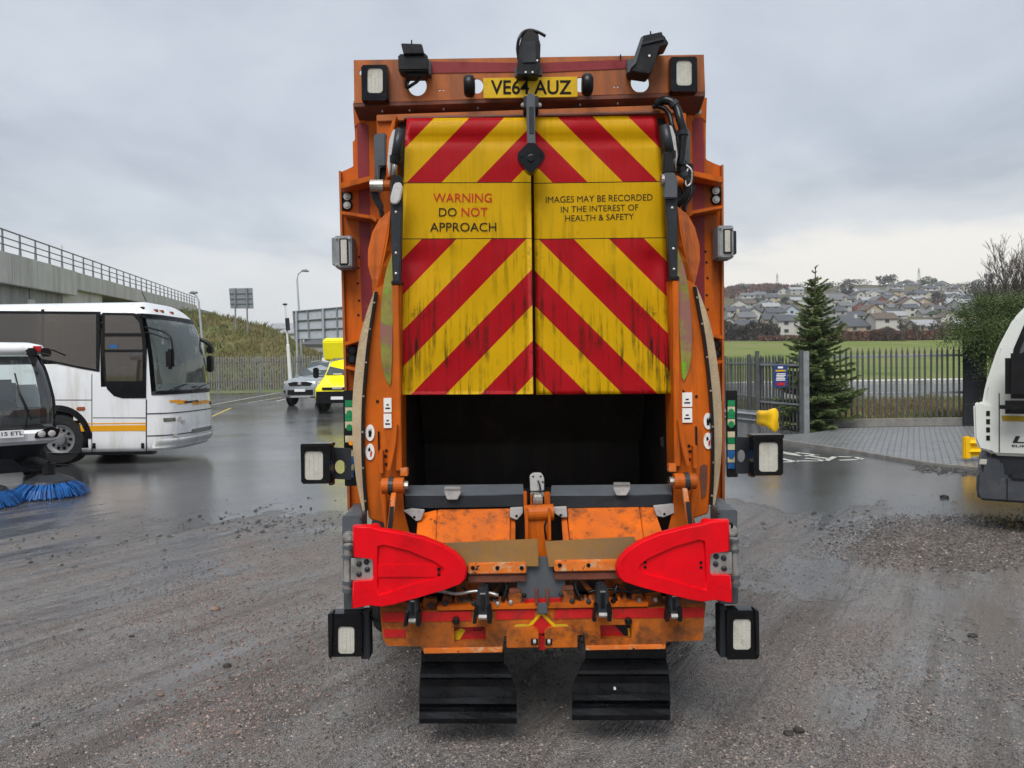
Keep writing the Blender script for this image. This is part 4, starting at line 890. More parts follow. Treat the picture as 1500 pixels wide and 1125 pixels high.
# -- bin-lift mechanism
pc('lift_shaft', (618, 887, 3.66), (975, 881, 3.66), .026, 'orange_greasy', seg=16)
for x in (668, 676, 684, 724, 732, 740, 850, 857, 864, 905, 914, 922, 932): pc('shaft_collar', (x-2.2, 885.5-(x-618)*.016, 3.66), (x+2.2, 885.5-(x-618)*.016, 3.66), .036, random.choice(['orange_greasy', 'orange', 'grey_dark']), seg=16)
for x0, y0, x1, y1 in ((745, 870, 764, 895), (823, 866, 841, 893)):
    a = pb('lift_block', x0, y0, x1, y1, 3.60, .08, 'orange_greasy', b=.005); pb('block_pad', x0+1, y0-7, x1-1, y0-.5, 3.61, .06, 'brown_red', a, b=.004)
pb('lift_plate', 668, 852, 706, 880, 3.70, .02, 'orange_greasy', b=.003); pb('lift_plate', 886, 848, 918, 876, 3.70, .02, 'orange_greasy', b=.003)
pp('lift_brace', [(733, 852), (738, 854), (720, 876), (712, 880), (706, 874), (720, 870)], 3.66, .03, 'orange_greasy', b=.003)
pp('lift_brace', [(848, 850), (853, 848), (872, 868), (880, 870), (880, 878), (868, 876)], 3.66, .03, 'orange_greasy', b=.003)
pb('lift_post', 742, 851, 755, 880, 3.65, .03, 'orange_greasy', b=.003); pb('lift_post', 834, 848, 846, 877, 3.65, .03, 'orange_greasy', b=.003)
for x0, y0, x1, y1 in ((619, 878, 640, 893), (648, 874, 662, 894), (926, 870, 942, 890), (946, 872, 970, 888)):
    pb('lift_foot', x0, y0, x1, y1, 3.62, .06, 'orange_greasy', b=.005)
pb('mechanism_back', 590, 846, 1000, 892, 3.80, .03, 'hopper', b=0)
for cx, cy, s in ((707, 888, 1), (883, 885, 1), (604, 896, .85), (988, 889, .85)):
    k = pp('bin_clamp', [(cx-8*s, cy-22*s), (cx-5*s, cy-26*s), (cx+5*s, cy-26*s), (cx+8*s, cy-22*s), (cx+10*s, cy+5*s), (cx+8*s, cy+18*s), (cx-8*s, cy+18*s), (cx-10*s, cy+5*s)], 3.52, .09, 'grey_dark', b=.006)
    for d in (-1, 1): pp('clamp_jaw', [(cx+d*9*s-3, cy+2), (cx+d*9*s+3, cy), (cx+d*12*s+2, cy+12*s), (cx+d*11*s+2, cy+26*s), (cx+d*11*s-4, cy+26*s), (cx+d*10*s-3, cy+10*s)], 3.50, .05, 'black', k, b=.003)
    pb('clamp_slot', cx-3*s, cy-14*s, cx+3*s, cy+6*s, 3.515, .01, 'black', k, b=.001)
    T('clamp_pin', CY(P(cx-6*s, cy+16*s, 3.515), P(cx+6*s, cy+16*s, 3.515), .012, .012, 10), 'steel', k); pb('clamp_glint', cx-4*s, cy-19*s, cx+4*s, cy-17*s, 3.513, .01, 'steel', k, b=.001)
    T('clamp_knob', CY(P(cx, cy-26*s, 3.56), P(cx, cy-32*s, 3.56), .016, .010, 10), 'black', k)
for x in (786, 802): pc('centre_pin', (x, 884, 3.58), (x, 862, 3.58), .008, 'brown_red', seg=8)
for pts in ([(600, 872), (640, 866), (668, 870), (700, 866), (730, 872)], [(860, 868), (890, 862), (930, 868), (975, 862)], [(628, 884), (660, 898), (700, 896), (745, 900)], [(845, 898), (900, 894), (950, 900), (985, 886)], [(735, 842), (742, 860), (736, 880)], [(846, 840), (842, 858), (850, 876)], [(676, 858), (690, 876), (686, 896)], [(905, 856), (900, 872), (908, 892)]):
    T('hydraulic_pipe', tube(bmesh.new(), smoothpts([P(x, y, 3.635-.02*math.sin(x)) for x, y in pts], 4), random.uniform(.006, .011), 6), random.choice(['rubber', 'black', 'steel']), smooth=True)
for x, y in ((652, 884), (694, 883), (729, 884), (768, 872), (822, 870), (862, 881), (898, 880), (936, 879), (960, 878), (630, 886), (748, 882), (838, 880)):
    T('grease_nut', lathe(bmesh.new(), [(.013, 0), (.013, .012), (.006, .02)], P(x, y, 3.60), (0, -1, 0), 6), random.choice(['steel', 'grey_dark', 'black']))
# -- bumper beam with tape, recesses and coupling blocks
bumper = pp('bumper', [(556, 889), (600, 893), (640, 895), (950, 890), (1034, 884), (1029, 938), (976, 940), (974, 950), (858, 952), (856, 930), (738, 932), (736, 955), (621, 957), (617, 947), (568, 946), (561, 938)], 3.60, .10, 'orange_greasy2',
            b=0, holes=[[(665, 919), (711, 918), (712, 940), (666, 941)], [(879, 916), (925, 915), (925, 935), (880, 936)]])
for x0, y0, x1 in ((560, 896.5, 690), (726, 893, 783), (813, 892, 868), (898, 891, 1031)):
    pp('bumper_tape', [(x0, y0+1), (x1, y0-1), (x1, y0+13), (x0, y0+15)], 3.596, .006, 'redtape', bumper, b=0)
pp('bumper_tape', [(562, 922), (594, 922.5), (594, 934), (563, 934)], 3.596, .006, 'redtape', bumper, b=0)
for x0, y0, s in ((665, 917, 1), (879, 914, -1)):
    rp = pb('recess_panel', x0-3, y0-2, x0+51, y0+26, 3.64, .02, 'redtape', bumper, b=0)
    if s == 1: pp('recess_stripe', [(x0+1, y0+24), (x0+1, y0+8), (x0+10, y0+3), (x0+17, y0+6), (x0+6, y0+24)], 3.636, .004, 'plate_y', rp, b=0); lettering('recess_text', 'LGP', pmap(x0+29, y0+1, x0+44, y0+7, 3.636), M['ink'], rp)
    else: pp('recess_stripe', [(x0+20, y0), (x0+48, y0), (x0+48, y0+24), (x0+36, y0+18)], 3.636, .004, 'black', rp, b=0); pp('recess_stripe', [(x0+40, y0+6), (x0+44, y0+6), (x0+44, y0+20), (x0+42, y0+20)], 3.634, .004, 'plate_y', rp, b=0)
pp('bumper_lip', [(620, 951), (736, 949), (736, 956), (621, 958)], 3.585, .02, 'orange_scuffed', bumper, b=.003); pp('bumper_lip', [(858, 947), (975, 945), (975, 951), (858, 953)], 3.585, .02, 'orange_scuffed', bumper, b=.003)
pp('bumper_top_lip', [(640, 888), (950, 882), (950, 889), (640, 895)], 3.585, .06, 'orange', bumper, b=.003)
for x0, x1 in ((742, 789), (798, 846)):
    k = pp('coupling_block', [(x0, 928), (x0+8, 922), (x1-8, 921), (x1, 927), (x1, 949), (x0, 950)], 3.54, .08, 'orange_greasy2', b=.004)
    cx = x1-6 if x0 < 780 else x0+6
    pb('coupling_slot', cx-5, 936, cx+5, 945, 3.537, .01, 'black', k, b=.001); T('coupling_pin', CY(P(cx-2, 940, 3.532), P(cx+2, 940, 3.532), .012, .012, 10), 'steel', k)
    pp('coupling_cap', circ((x0+x1)/2, 921, 15, 5, 14), 3.575, .02, 'mustard', k, b=.001)
pp('centre_strip', [(789, 895), (799, 895), (800, 952), (790, 952)], 3.60, .03, 'redtape', bumper, b=0)
pp('diamond_mark', [(793, 898), (812, 916), (797, 928), (791, 928), (776, 917)], 3.592, .006, 'redtape', bumper, b=0)
pp('diamond_mark_edge', [(793, 895.5), (815, 916.5), (811, 919), (793, 901), (777, 919), (773, 916.5)], 3.590, .004, 'plate_y', bumper, b=0)
pb('centre_block', 787, 886, 802, 900, 3.56, .04, 'grey', b=.004)
pp('centre_tape', [(768, 878), (826, 876), (826, 890), (768, 891)], 3.61, .01, 'redtape', b=0)
for x, y in ((668, 908), (920, 909)): T('tow_knob', lathe(bmesh.new(), [(.018, 0), (.018, .02), (.01, .03)], P(x, y, 3.59), (0, -1, 0), 12), 'black', bumper)
# -- red hinged wings on grey columns
col_ = pb('wing_column', 502, 756, 530, 894, 3.66, .16, 'grey', None, True, .006)
slab('column_cap', [(502, 757, 3.66), (530, 755, 3.66), (530, 736, 3.95), (518, 738, 3.95)], 'grey', .02, col_, True)
wl = [(516, 771), (540, 771), (557, 776), (566, 777), (578, 779), (620, 788), (648, 799), (668, 811), (680, 824), (684.5, 836), (683, 848), (676, 856), (655, 864), (615, 876), (575, 887), (557, 890), (540, 888), (514, 893), (516, 853), (543, 851), (546, 848), (546, 841), (545, 822), (542, 818), (516, 815)]
inn = [(553, 800), (562, 797.5), (600, 807), (638, 823), (650, 832), (651, 839), (642, 846), (600, 858), (562, 871), (553, 873), (552, 855), (552, 836), (552, 815)]
def rounded(pts, n=3): return [(p.x, p.y) for p in smoothpts([(x, y, 0) for x, y in pts], n)]
def wing_bm():
    bm = bmesh.new(); o = [P(x, y, 3.50) for x, y in wl]; i_ = [P(x, y, 3.50) for x, y in inn]
    cen = P(600, 836, 3.50)
    def ring(pts, k, dy): return [Vector((cen.x+(p.x-cen.x)*k, p.y+dy, cen.z+(p.z-cen.z)*k)) for p in pts]
    return o, i_, ring
o_, i_, ring = wing_bm()
bm = extr([ring(o_, .965, 0), i_], Vector((0, .03, 0)))
wr = T('guard_wing', bm, 'red_plastic', None, True)
# rolled outer edge and inner step of the moulding
bm = loft(bmesh.new(), [ring(o_, .964, .0005), ring(o_, .985, .004), ring(o_, .998, .012), ring(o_, 1.0, .022), ring(o_, 1.0, .05)], cap=False); T('wing_edge', bm, 'red_plastic', wr, True, True)
bm = loft(bmesh.new(), [ring(i_, 1.0, .0005), [p+(q-p)*0 for p, q in zip(ring(i_, .975, .006), i_)], ring(i_, .955, .014)], cap=False); T('wing_step', bm, 'red_plastic', wr, True, True)
T('wing_panel', extr([ring(i_, .97, .013)], Vector((0, .012, 0))), 'red_plastic', wr, True)
pp('wing_ridge', [(546, 827), (640, 827), (642, 846), (546, 846)], 3.506, .01, 'red_plastic', wr[0], b=.003)
for x, y in ((643, 834), (643, 842)): T('wing_bolt', lathe(bmesh.new(), [(.009, 0), (.007, .004)], P(x, y, 3.506), (0, -1, 0), 8), 'ink', wr[0])
for x, y in ((945, 824), (945, 831), (1027, 824), (1027, 831)): T('wing_bolt', lathe(bmesh.new(), [(.008, 0), (.006, .004)], P(x, y, 3.512), (0, -1, 0), 8), 'ink', wr[1])
hp = pp('hinge_plate', [(514, 818), (545, 818), (548, 822), (548, 846), (544, 850), (514, 850)], 3.53, .012, 'steel', None, True, .002)
for x, y in ((526, 826), (526, 841), (538, 834), (537, 823)): T('hinge_bolt', lathe(bmesh.new(), [(.014, 0), (.013, .006), (.006, .010)], P(x, y, 3.53), (0, -1, 0), 12), 'grey_dark', hp, True)
pc('hinge_tube', (510, 797, 3.60), (510, 868, 3.60), .022, 'steel', None, True, seg=16)
for y in (801, 815, 853, 864): pc('hinge_ring', (510, y-2.5, 3.60), (510, y+2.5, 3.60), .028, 'grey', None, True, seg=16)
bolt(511, 786, 3.655, .02, None, True)
pp('wing_cap', [(537, 774), (545, 769), (553, 770), (557, 777)], 3.52, .05, 'red_plastic', None, True, .003)
T('wire_loop', tube(bmesh.new(), smoothpts([P(540, 893, 3.7), P(545, 905, 3.66), P(556, 908, 3.64), P(562, 900, 3.66), P(556, 892, 3.7)]), .007, 6), 'black', smooth=True)
T('wire_loop', tube(bmesh.new(), smoothpts([P(1060, 772, 3.55), P(1066, 766, 3.53), P(1072, 768, 3.53), P(1072, 773, 3.55)]), .006, 6), 'black', smooth=True)
# -- mud flaps
def flap(x0t, x1t, x0b, x1b, yt, yb):
    rows = [(0, 0, 0), (.13, 0, 0), (.15, .02, -.012), (.17, .1, -.006), (.30, .5, -.055), (.35, .6, -.058), (.38, .65, -.02), (.48, .9, -.012), (.62, 1, -.018), (.65, 1, -.055), (.72, 1, -.06), (.77, 1, -.03), (.82, 1, -.026), (.85, 1, -.06), (.93, 1, -.066), (1.0, 1, -.055)]
    bm = bmesh.new(); fr = []; bk = []
    for t, w, dy in rows:
        y = yt+(yb-yt)*t; a, b_ = x0t+(x0b-x0t)*w, x1t+(x1b-x1t)*w
        pts = [P(a+(b_-a)*u, y, 3.70+dy+.006*math.sin(u*7+t*9)*t) for u in (0, .2, .4, .6, .8, 1)]
        fr.append(pts); bk.append([p+Vector((0, .012, 0)) for p in pts])
    loft(bm, [f+b_[::-1] for f, b_ in zip(fr, bk)])
    return T('mud_flap', bm, 'rubber', smooth=False)
a = flap(617, 738, 614, 757, 956, 1060); T('flap_strip', BX(P(617, 960, 3.69).x, P(737, 960, 3.69).x, 3.685, 3.705, P(680, 968, 3.69).z, P(680, 954, 3.69).z, .003), 'rubber', a)
b_ = flap(858, 976, 838, 982, 951, 1055); T('flap_strip', BX(P(859, 960, 3.69).x, P(975, 960, 3.69).x, 3.685, 3.705, P(917, 964, 3.69).z, P(917, 950, 3.69).z, .003), 'rubber', b_)
T('flap_mark', BX(P(899, 1008, 3.68).x, P(902, 1008, 3.68).x, 3.675, 3.69, P(900, 1010, 3.68).z, P(900, 1007, 3.68).z), 'white_st', b_)
# -- chevron sheet, in two halves with printed warnings
XS = lambda y: 778+(y-178)*.011         # the middle seam
EL = [(172, 596), (200, 594), (268, 591), (350, 586), (440, 585), (578, 585)]
ER = [(170, 961), (200, 966), (262, 972), (345, 975), (430, 980), (574, 986)]
def sheetY(px, py):
    t = (py-178)/400; Y = 3.985-.115*t
    Y += .010*math.exp(-((py-206)/5)**2) - .016*math.exp(-((py-186)/12)**2)
    if py < 262 or py > 356:
        k = min(1, (262-py)/25 if py < 262 else (py-356)/25)
        Y += k*(.012*mnoise.noise((px*.011, py*.009, 1.7))+.005*mnoise.noise((px*.03, py*.02, 4)))
        Y += k*.022*math.exp(-(((px-606)/20)**2+((py-372)/26)**2)) + k*.03*math.exp(-(((px-958)/20)**2+((py-380)/30)**2))
    return Y
def sheet(side):
    bm = bmesh.new(); nu, nv = 26, 64; uvl = bm.loops.layers.uv.new('UVMap'); V = {}; UV = {}
    for j in range(nv+1):
        t = j/nv
        for i in range(nu+1):
            s = i/nu
            if side == 0:
                y = 173+(578-173)*t; xa, xb = interp(EL, y), XS(y)-1.2; x = xa+(xb-xa)*s; yy = y-(x-590)*.004; u = XS(y)-x
            else:
                y = 170+(576-170)*t; xa, xb = XS(y)+3, interp(ER, y); x = xa+(xb-xa)*s; yy = y+2-(x-782)*.016*(1-.6*t); u = x-XS(y)-1
            V[i, j] = bm.verts.new(P(x, yy, sheetY(x, yy)-(.002 if side else 0))); UV[V[i, j]] = (u/1000, (y+(1.5 if side else 0))/1000)
    for i in range(nu):
        for j in range(nv):
            f = bm.faces.new((V[i, j], V[i, j+1], V[i+1, j+1], V[i+1, j]))
            for l in f.loops: l[uvl].uv = UV[l.vert]
    r = bmesh.ops.solidify(bm, geom=bm.faces[:], thickness=.003)
    return T('chevron_sheet', bm, 'tarp', smooth=True)
sL, sR = sheet(0), sheet(1)
def print_on(par, s, x0, y0, x1, y1, m, tilt=0):
    def f(u, v):
        x, y = x0+(x1-x0)*u, y1+(y0-y1)*v - tilt*u
        return P(x, y, sheetY(x, y)-.004)
    lettering('printed_text', s, f, M[m], par)
print_on(sL, 'WARNING', 634.5, 283, 720.5, 296, 'ink_red'); print_on(sL, 'DO', 643, 304.5, 669, 317, 'ink'); print_on(sL, 'NOT', 676, 304, 714, 317, 'ink_red'); print_on(sL, 'APPROACH', 630, 326, 727, 339, 'ink')
print_on(sR, 'IMAGES MAY BE RECORDED', 799.5, 288, 956, 297.5, 'ink', 4); print_on(sR, 'IN THE INTEREST OF', 821.5, 302.5, 935, 311.5, 'ink', 3.5); print_on(sR, 'HEALTH & SAFETY', 828, 315.5, 928.5, 324.5, 'ink', 3)
pc('sheet_roller', (592, 174, 4.03), (966, 165, 4.03), .012, 'brown_red', seg=12)
T('inner_shutter', BX(P(590, 400, 4.06).x, P(982, 400, 4.06).x, 4.06, 4.075, P(785, 574, 4.06).z, P(785, 176, 4.06).z), 'hopper')
# ---------------------------------------------------------------- coach (side on to us, nose to the right)
CY_ = 15.6; CW = 2.5; CXB = -8.05                 # near side plane, width, where the nose curve starts
coach = thing('coach', 'white touring coach with orange waist stripe and tinted windows', 'coach', (-14, CY_+CW/2, 0))
def cz(y): return P(110, y, CY_).z
def cx(x, y=550): return P(x, y, CY_).x
def nose(z):                                        # nose reaches further out at bumper height, rakes back above the waist
    return .86 + interp([(.25, -.10), (.45, .02), (.8, .06), (1.35, .0), (2.2, -.10), (2.9, -.28), (3.2, -.45), (3.45, -.75), (3.5, -.9)], z)
def c_off(z):                                       # body side leans in slightly and rounds into the roof
    return interp([(.25, .03), (.4, 0), (2.0, .0), (3.05, .05), (3.25, .10), (3.38, .22), (3.46, .45), (3.5, .75)], z)
SX = [-21+.15*i for i in range(int((CXB+21)/.15)+1)]
NT = 26
def c_outline(z, grow=0.0):
    w = CW/2-c_off(z)+grow; a = nose(z)+grow; ym = CY_+CW/2; L_ = []
    for x in SX: L_.append(Vector((x, ym-w, z)))
    for k in range(1, NT):
        t = math.pi*k/NT-math.pi/2
        L_.append(Vector((CXB+a*abs(math.cos(t))**.52, ym+w*math.copysign(abs(math.sin(t))**.62, t), z)))
    for x in SX[::-1]: L_.append(Vector((x, ym+w, z)))
    return L_
zs = [.27, .36, .45]+[.55+.1*i for i in range(26)]+[3.12, 3.2, 3.28, 3.35, 3.41, 3.46, 3.49, 3.5]
nS = len(SX)
wz0, wz1 = cz(577), cz(463)                         # windscreen opening heights
sw = [(-420, 452), (146, 456.5), (146, 545), (118, 540), (80, 532), (45, 526), (-420, 522)]
dw = [(150, 458), (196, 458.5), (203, 461), (208, 470), (214, 500), (214, 583), (180, 583.5), (167, 580), (157, 570), (152, 552)]
def skipc(i, k, c):
    if k < nS-1:
        if cz(534) < c.z < cz(459) and c.x < cx(141): return True
        if cz(566) < c.z < cz(460) and cx(152) < c.x < cx(211): return True
        if abs((Vector((c.x, 0, c.z))-Vector((wcx, 0, wcz))).length) < .60: return True
    elif k < nS+5 and cz(566) < c.z < cz(460) and c.x < cx(211): return True
    elif k >= nS+NT-1:
        if cz(534) < c.z < cz(459) and c.x < cx(206): return True
    elif nS+1 <= k <= nS+NT-4:
        if wz0+.02 < c.z < wz1-.02: return True
    return False
wcx, wcz = P(85, 640, CY_).x, .56
T0 = lambda name, bm, m, par=coach, smooth=False: add(name, bm, M[m], par, smooth=smooth)
body = T0('body', loft(bmesh.new(), [c_outline(z) for z in zs], True, True, skipc), 'white', smooth=True)
def side_poly(name, pts, m, d=.02, y=-.006, holes=None, par=None):
    lp = [[Vector((P(x, yy, CY_).x, CY_+y, P(x, yy, CY_).z)) for x, yy in pts]]
    for h in holes or []: lp.append([Vector((P(x, yy, CY_).x, CY_+y, P(x, yy, CY_).z)) for x, yy in h])
    return add(name, extr(lp, Vector((0, d, 0))), M[m], par or coach)
def shrink(pts, k):
    c = (sum(p[0] for p in pts)/len(pts), sum(p[1] for p in pts)/len(pts))
    return [(p[0]-k*math.copysign(1, p[0]-c[0]), p[1]-k*.8*math.copysign(1, p[1]-c[1])) for p in pts]
wfm = side_poly('window_band', sw, 'black_gloss', .05, -.008, [shrink(sw, 5)])
side_poly('side_window', shrink(sw, 4), 'glass_brown', .006, .0, par=wfm)
for x in (60, -60, -180): side_poly('window_divider', [(x, 453), (x+4, 453), (x+4, 528), (x, 528)], 'black', .02, .004, par=wfm)
dfm = side_poly('driver_window_frame', dw, 'black_gloss', .05, -.008, [[(153, 461), (195, 462), (204, 472), (207, 488), (153, 488)], [(153, 493), (208, 493), (209, 512), (153, 512)], [(153, 516), (209, 516), (209, 558), (155, 558)]])
side_poly('driver_window', [(152, 460), (200, 460), (210, 480), (211, 560), (154, 560)], 'glass_brown', .006, .004, par=dfm)
side_poly('window_sticker', [(160, 505), (172, 505), (172, 510), (160, 510)], 'blue_t', .003, .0, par=dfm)
# waist stripes, panel joints, markers
side_poly('waist_stripe', [(117, 623.5), (214, 622.5), (214, 631), (119, 632)], 'stripe_o', .01, -.004)
side_poly('waist_stripe', [(116, 620), (214, 619), (214, 620.6), (116, 621.6)], 'stripe_o', .01, -.004)
for pts in ([(134, 548), (135.2, 548), (135.2, 662), (134, 662)], [(66, 585.4), (134, 585.4), (134, 586.6), (66, 586.6)], [(136, 611.5), (213, 611.5), (213, 612.7), (136, 612.7)], [(213.5, 585), (215, 585), (215, 662), (213.5, 662)]):
    side_poly('panel_joint', pts, 'grey_dark', .006, -.002)
side_poly('side_marker', [(114, 596), (124, 596), (125, 599), (123, 601), (114, 601), (112, 599)], 'amber_dark', .02, -.015)
for x in (136, 207): side_poly('door_catch', [(x, 649), (x+4, 649), (x+4, 657), (x, 657)], 'black', .02, -.012)
side_poly('skirt_underside', [(118, 662), (222, 661), (222, 666), (118, 667)], 'black', .2, .03)
# wheel arch and wheel
bm = bmesh.new(); ring = []
for r_, y_ in ((.62, -.004), (.62, .5)):
    ring.append([Vector((wcx+r_*math.cos(t), CY_+y_, max(wcz+r_*math.sin(t), .25))) for t in [math.pi*k/20 for k in range(21)]])
loft(bm, ring, False, False); T0('arch_liner', bm, 'black')
bm = bmesh.new()
for t0, t1 in zip(range(20), range(1, 21)):
    a0, a1 = math.pi*t0/20, math.pi*t1/20
    q = [Vector((wcx+r_*math.cos(a), CY_-.012, max(wcz+r_*math.sin(a), .26))) for r_, a in ((.59, a0), (.72, a0), (.72, a1), (.59, a1))]
    bm.faces.new([bm.verts.new(p) for p in q])
bmesh.ops.remove_doubles(bm, verts=bm.verts[:], dist=1e-4); bmesh.ops.solidify(bm, geom=bm.faces[:], thickness=.02); T0('arch_trim', bm, 'black')
wh = T0('wheel', lathe(bmesh.new(), [(.30, .10), (.34, .0), (.50, -.01), (.545, .04), (.545, .26), (.5, .3), (.3, .3)], (wcx, CY_+.05, .545), (0, 1, 0), 36), 'tyre')
T0('rim', lathe(bmesh.new(), [(.315, .06), (.315, .02), (.28, .03), (.24, .07), (.13, .06), (.12, -.01), (.06, -.02), (.01, -.02)], (wcx, CY_+.05, .545), (0, 1, 0), 30), 'galv', wh)
for k in range(10):
    a = 2*math.pi*k/10; c = Vector((wcx+.20*math.cos(a), CY_+.10, .545+.20*math.sin(a)))
    T0('rim_hole', CY(c+Vector((0, -.0, 0)), c+Vector((0, .03, 0)), .035, seg=10), 'ink', wh)
    c = Vector((wcx+.155*math.cos(a+.3), CY_+.09, .545+.155*math.sin(a+.3))); T0('wheel_nut', CY(c, c+Vector((0, .05, 0)), .014, seg=6), 'steel', wh)
T0('far_wheel', lathe(bmesh.new(), [(.30, 0), (.545, 0), (.545, .3), (.3, .3)], (wcx, CY_+2.1, .545), (0, 1, 0), 28), 'tyre')
T0('rear_wheel', lathe(bmesh.new(), [(.30, 0), (.545, 0), (.545, .3), (.3, .3)], (-18.2, CY_+.05, .545), (0, 1, 0), 28), 'tyre')
T0('floor_pan', BX(-20.9, CXB+.2, CY_+.15, CY_+CW-.15, .30, .36), 'interior'); T0('saloon_floor', BX(-20.9, CXB-.9, CY_+.06, CY_+CW-.06, 1.18, 1.22), 'interior')
T0('cab_floor', BX(CXB-.9, CXB+.6, CY_+.12, CY_+CW-.12, .82, .86), 'interior')
T0('saloon_ceiling', BX(-20.9, CXB-.1, CY_+.5, CY_+CW-.5, 3.0, 3.03), 'cream')
# front patches that follow the nose
def nose_patch(name, k0, k1, z0, z1, m, grow=.008, par=None, nz=8):
    rings = []
    for i in range(nz+1):
        z = z0+(z1-z0)*i/nz; o = c_outline(z, grow); rings.append(o[nS-1+k0:nS-1+k1+1])
    bm = loft(bmesh.new(), rings, False, False); bmesh.ops.solidify(bm, geom=bm.faces[:], thickness=.006)
    return T0(name, bm, m, par or coach, True)
ws = nose_patch('windscreen', 2, NT-3, wz0-.02, wz1+.02, 'glass', .004)
for k in (2, NT-4): nose_patch('windscreen_pillar', k, k+1, wz0-.02, wz1+.02, 'black_gloss', .01, ws)
nose_patch('windscreen_edge', 2, NT-3, wz0-.05, wz0+.04, 'black', .012, ws, 2); nose_patch('windscreen_edge', 2, NT-3, wz1-.06, wz1+.04, 'black', .012, ws, 2)
nose_patch('nose_joint', 1, NT-2, cz(608.5), cz(607), 'grey_dark', .008, None, 1)
nose_patch('nose_joint', 1, NT-2, cz(641), cz(639.5), 'grey_dark', .008, None, 1)
nose_patch('front_lower_bumper', 2, NT-3, .33, .52, 'white', .03, None, 3)
def front_pt(k, z, g): return c_outline(z, g)[nS-1+k]
for k in (4.2, ):
    pass
nose_patch('headlamp', 4, 7, cz(620), cz(615), 'lens', .012, None, 2); nose_patch('headlamp', NT-7, NT-4, cz(620), cz(615), 'lens', .012, None, 2)
for k, z in ((8, cz(617)), (9, cz(622)), (7, cz(641))):
    c = front_pt(k, z, .0); n = (front_pt(k, z, .1)-c).normalized()
    T0('fog_lamp', CY(c-n*.02, c+n*.03, .05, .045, 14), 'silver')
nose_patch('front_plate', 11, 15, cz(642), cz(635), 'plate_w', .042, None, 1)
for k in range(6):                                        # flame graphic under the screen
    zc = cz(590)-.02*k; nose_patch('flame_graphic', 6+2*k, 9+2*k, zc-.035-.03*(k % 2), zc+.015, 'stripe_o' if k % 3 != 2 else 'grey_dark', .007, None, 1)
for s in (5, 12):                                    # wipers
    a, b_ = front_pt(s, wz0+.0, .03), front_pt(s+6, wz0+.16, .03); T0('wiper', tube(bmesh.new(), [a, (a+b_)/2+Vector((.02, 0, .02)), b_], .014, 6), 'black')
    T0('wiper_blade', tube(bmesh.new(), [front_pt(s+3, wz0+.06, .02), front_pt(s+8, wz0+.10, .02)], .012, 6), 'black')
for k in range(3): c = front_pt(9+2*k, 3.28, 0); T0('roof_marker', BX(c.x-.05, c.x+.03, c.y-.05, c.y+.05, c.z-.02, c.z+.04, .008), 'amber_dark')
c = front_pt(4, 3.3, 0); T0('roof_marker', BX(c.x-.08, c.x, c.y-.03, c.y+.04, c.z-.02, c.z+.05, .008), 'black'); T0('aerial', tube(bmesh.new(), [Vector((CXB-.05, CY_+.9, 3.45)), Vector((CXB-.18, CY_+.9, 3.75))], .01, 5), 'black')
# mirrors: near one on a loop arm, far one hanging from a swan neck
ma = [P(213, 479, CY_), P(222, 481, CY_-.15), P(248, 491, CY_-.3), P(253, 515, CY_-.32)]
mr = T0('mirror_arm', tube(bmesh.new(), smoothpts(ma, 4), .022, 7), 'black', smooth=True); T0('mirror_arm_stay', tube(bmesh.new(), smoothpts([P(213, 487, CY_), P(224, 489, CY_-.15), P(247, 497, CY_-.3)], 4), .016, 6), 'black', mr)
p = P(249, 526, CY_-.33); T0('mirror', BX(p.x-.09, p.x+.09, p.y-.05, p.y+.06, p.z-.21, p.z+.21, .05), 'black', mr)
q = front_pt(NT-4, wz1-.75, 0); fm = [q, P(284, 495, q.y), P(301, 501, q.y), P(308, 508, q.y), P(308, 515, q.y)]
mr = T0('mirror_arm', tube(bmesh.new(), smoothpts(fm, 4), .045, 8), 'black', smooth=True)
for y0, y1 in ((507, 518), (521, 545)): 
    a, b_ = P(304, y0, q.y), P(312, y1, q.y); T0('mirror', BX(a.x, b_.x, q.y-.1, q.y+.1, b_.z, a.z, .03), 'black', mr)
# inside: seats, driver's seat, dashboard, steering wheel, blind
def seat(x, y, m='seat', z=1.2):
    s = T0('seat', BX(x-.25, x+.22, y-.22, y+.22, z+.3, z+.45, .04), m); T0('seat_back', BX(x-.36, x-.22, y-.22, y+.22, z+.38, z+1.1, .05), m, s); T0('headrest', BX(x-.35, x-.25, y-.13, y+.13, z+1.08, z+1.26, .04), 'cream', s)
for i in range(9):
    for y in (CY_+.35, CY_+.85, CY_+1.75, CY_+2.2): seat(CXB-2.2-i*.85, y)
seat(CXB-.35, CY_+.6, 'dash', .85)
T0('dashboard', BX(CXB+.25, CXB+.62, CY_+.2, CY_+CW-.2, .9, wz0+.03, .06), 'dash'); T0('steering_wheel', lathe(bmesh.new(), [(.20, -.015), (.23, 0), (.20, .015)], (CXB+.12, CY_+.6, wz0+.1), (-.5, 0, 1), 20), 'black')
T0('side_blind', BX(cx(86), cx(130), CY_+.12, CY_+.15, cz(505), cz(477), .02), 'cream'); T0('cab_bulkhead', BX(CXB-1.0, CXB-.95, CY_+.2, CY_+1.1, 1.2, 2.3), 'dash')
nose_patch('pillar_lining', NT-5, NT, 1.0, 3.1, 'dash', -.05); nose_patch('nose_lining', 1, NT-2, .9, wz0+.0, 'dash', -.04, None, 3); T0('cab_lining', BX(CXB-1.0, CXB+.1, CY_+CW-.06, CY_+CW-.05, .9, cz(566)), 'dash')
T0('far_side_window', BX(-20.9, cx(207), CY_+CW-.012, CY_+CW-.004, cz(536), cz(457)), 'glass_brown')
for x in (-9.6, -11.3, -13.0, -14.7, -16.4, -18.1): T0('far_window_divider', BX(x-.05, x+.05, CY_+CW-.03, CY_+CW-.013, cz(536), cz(457)), 'black')

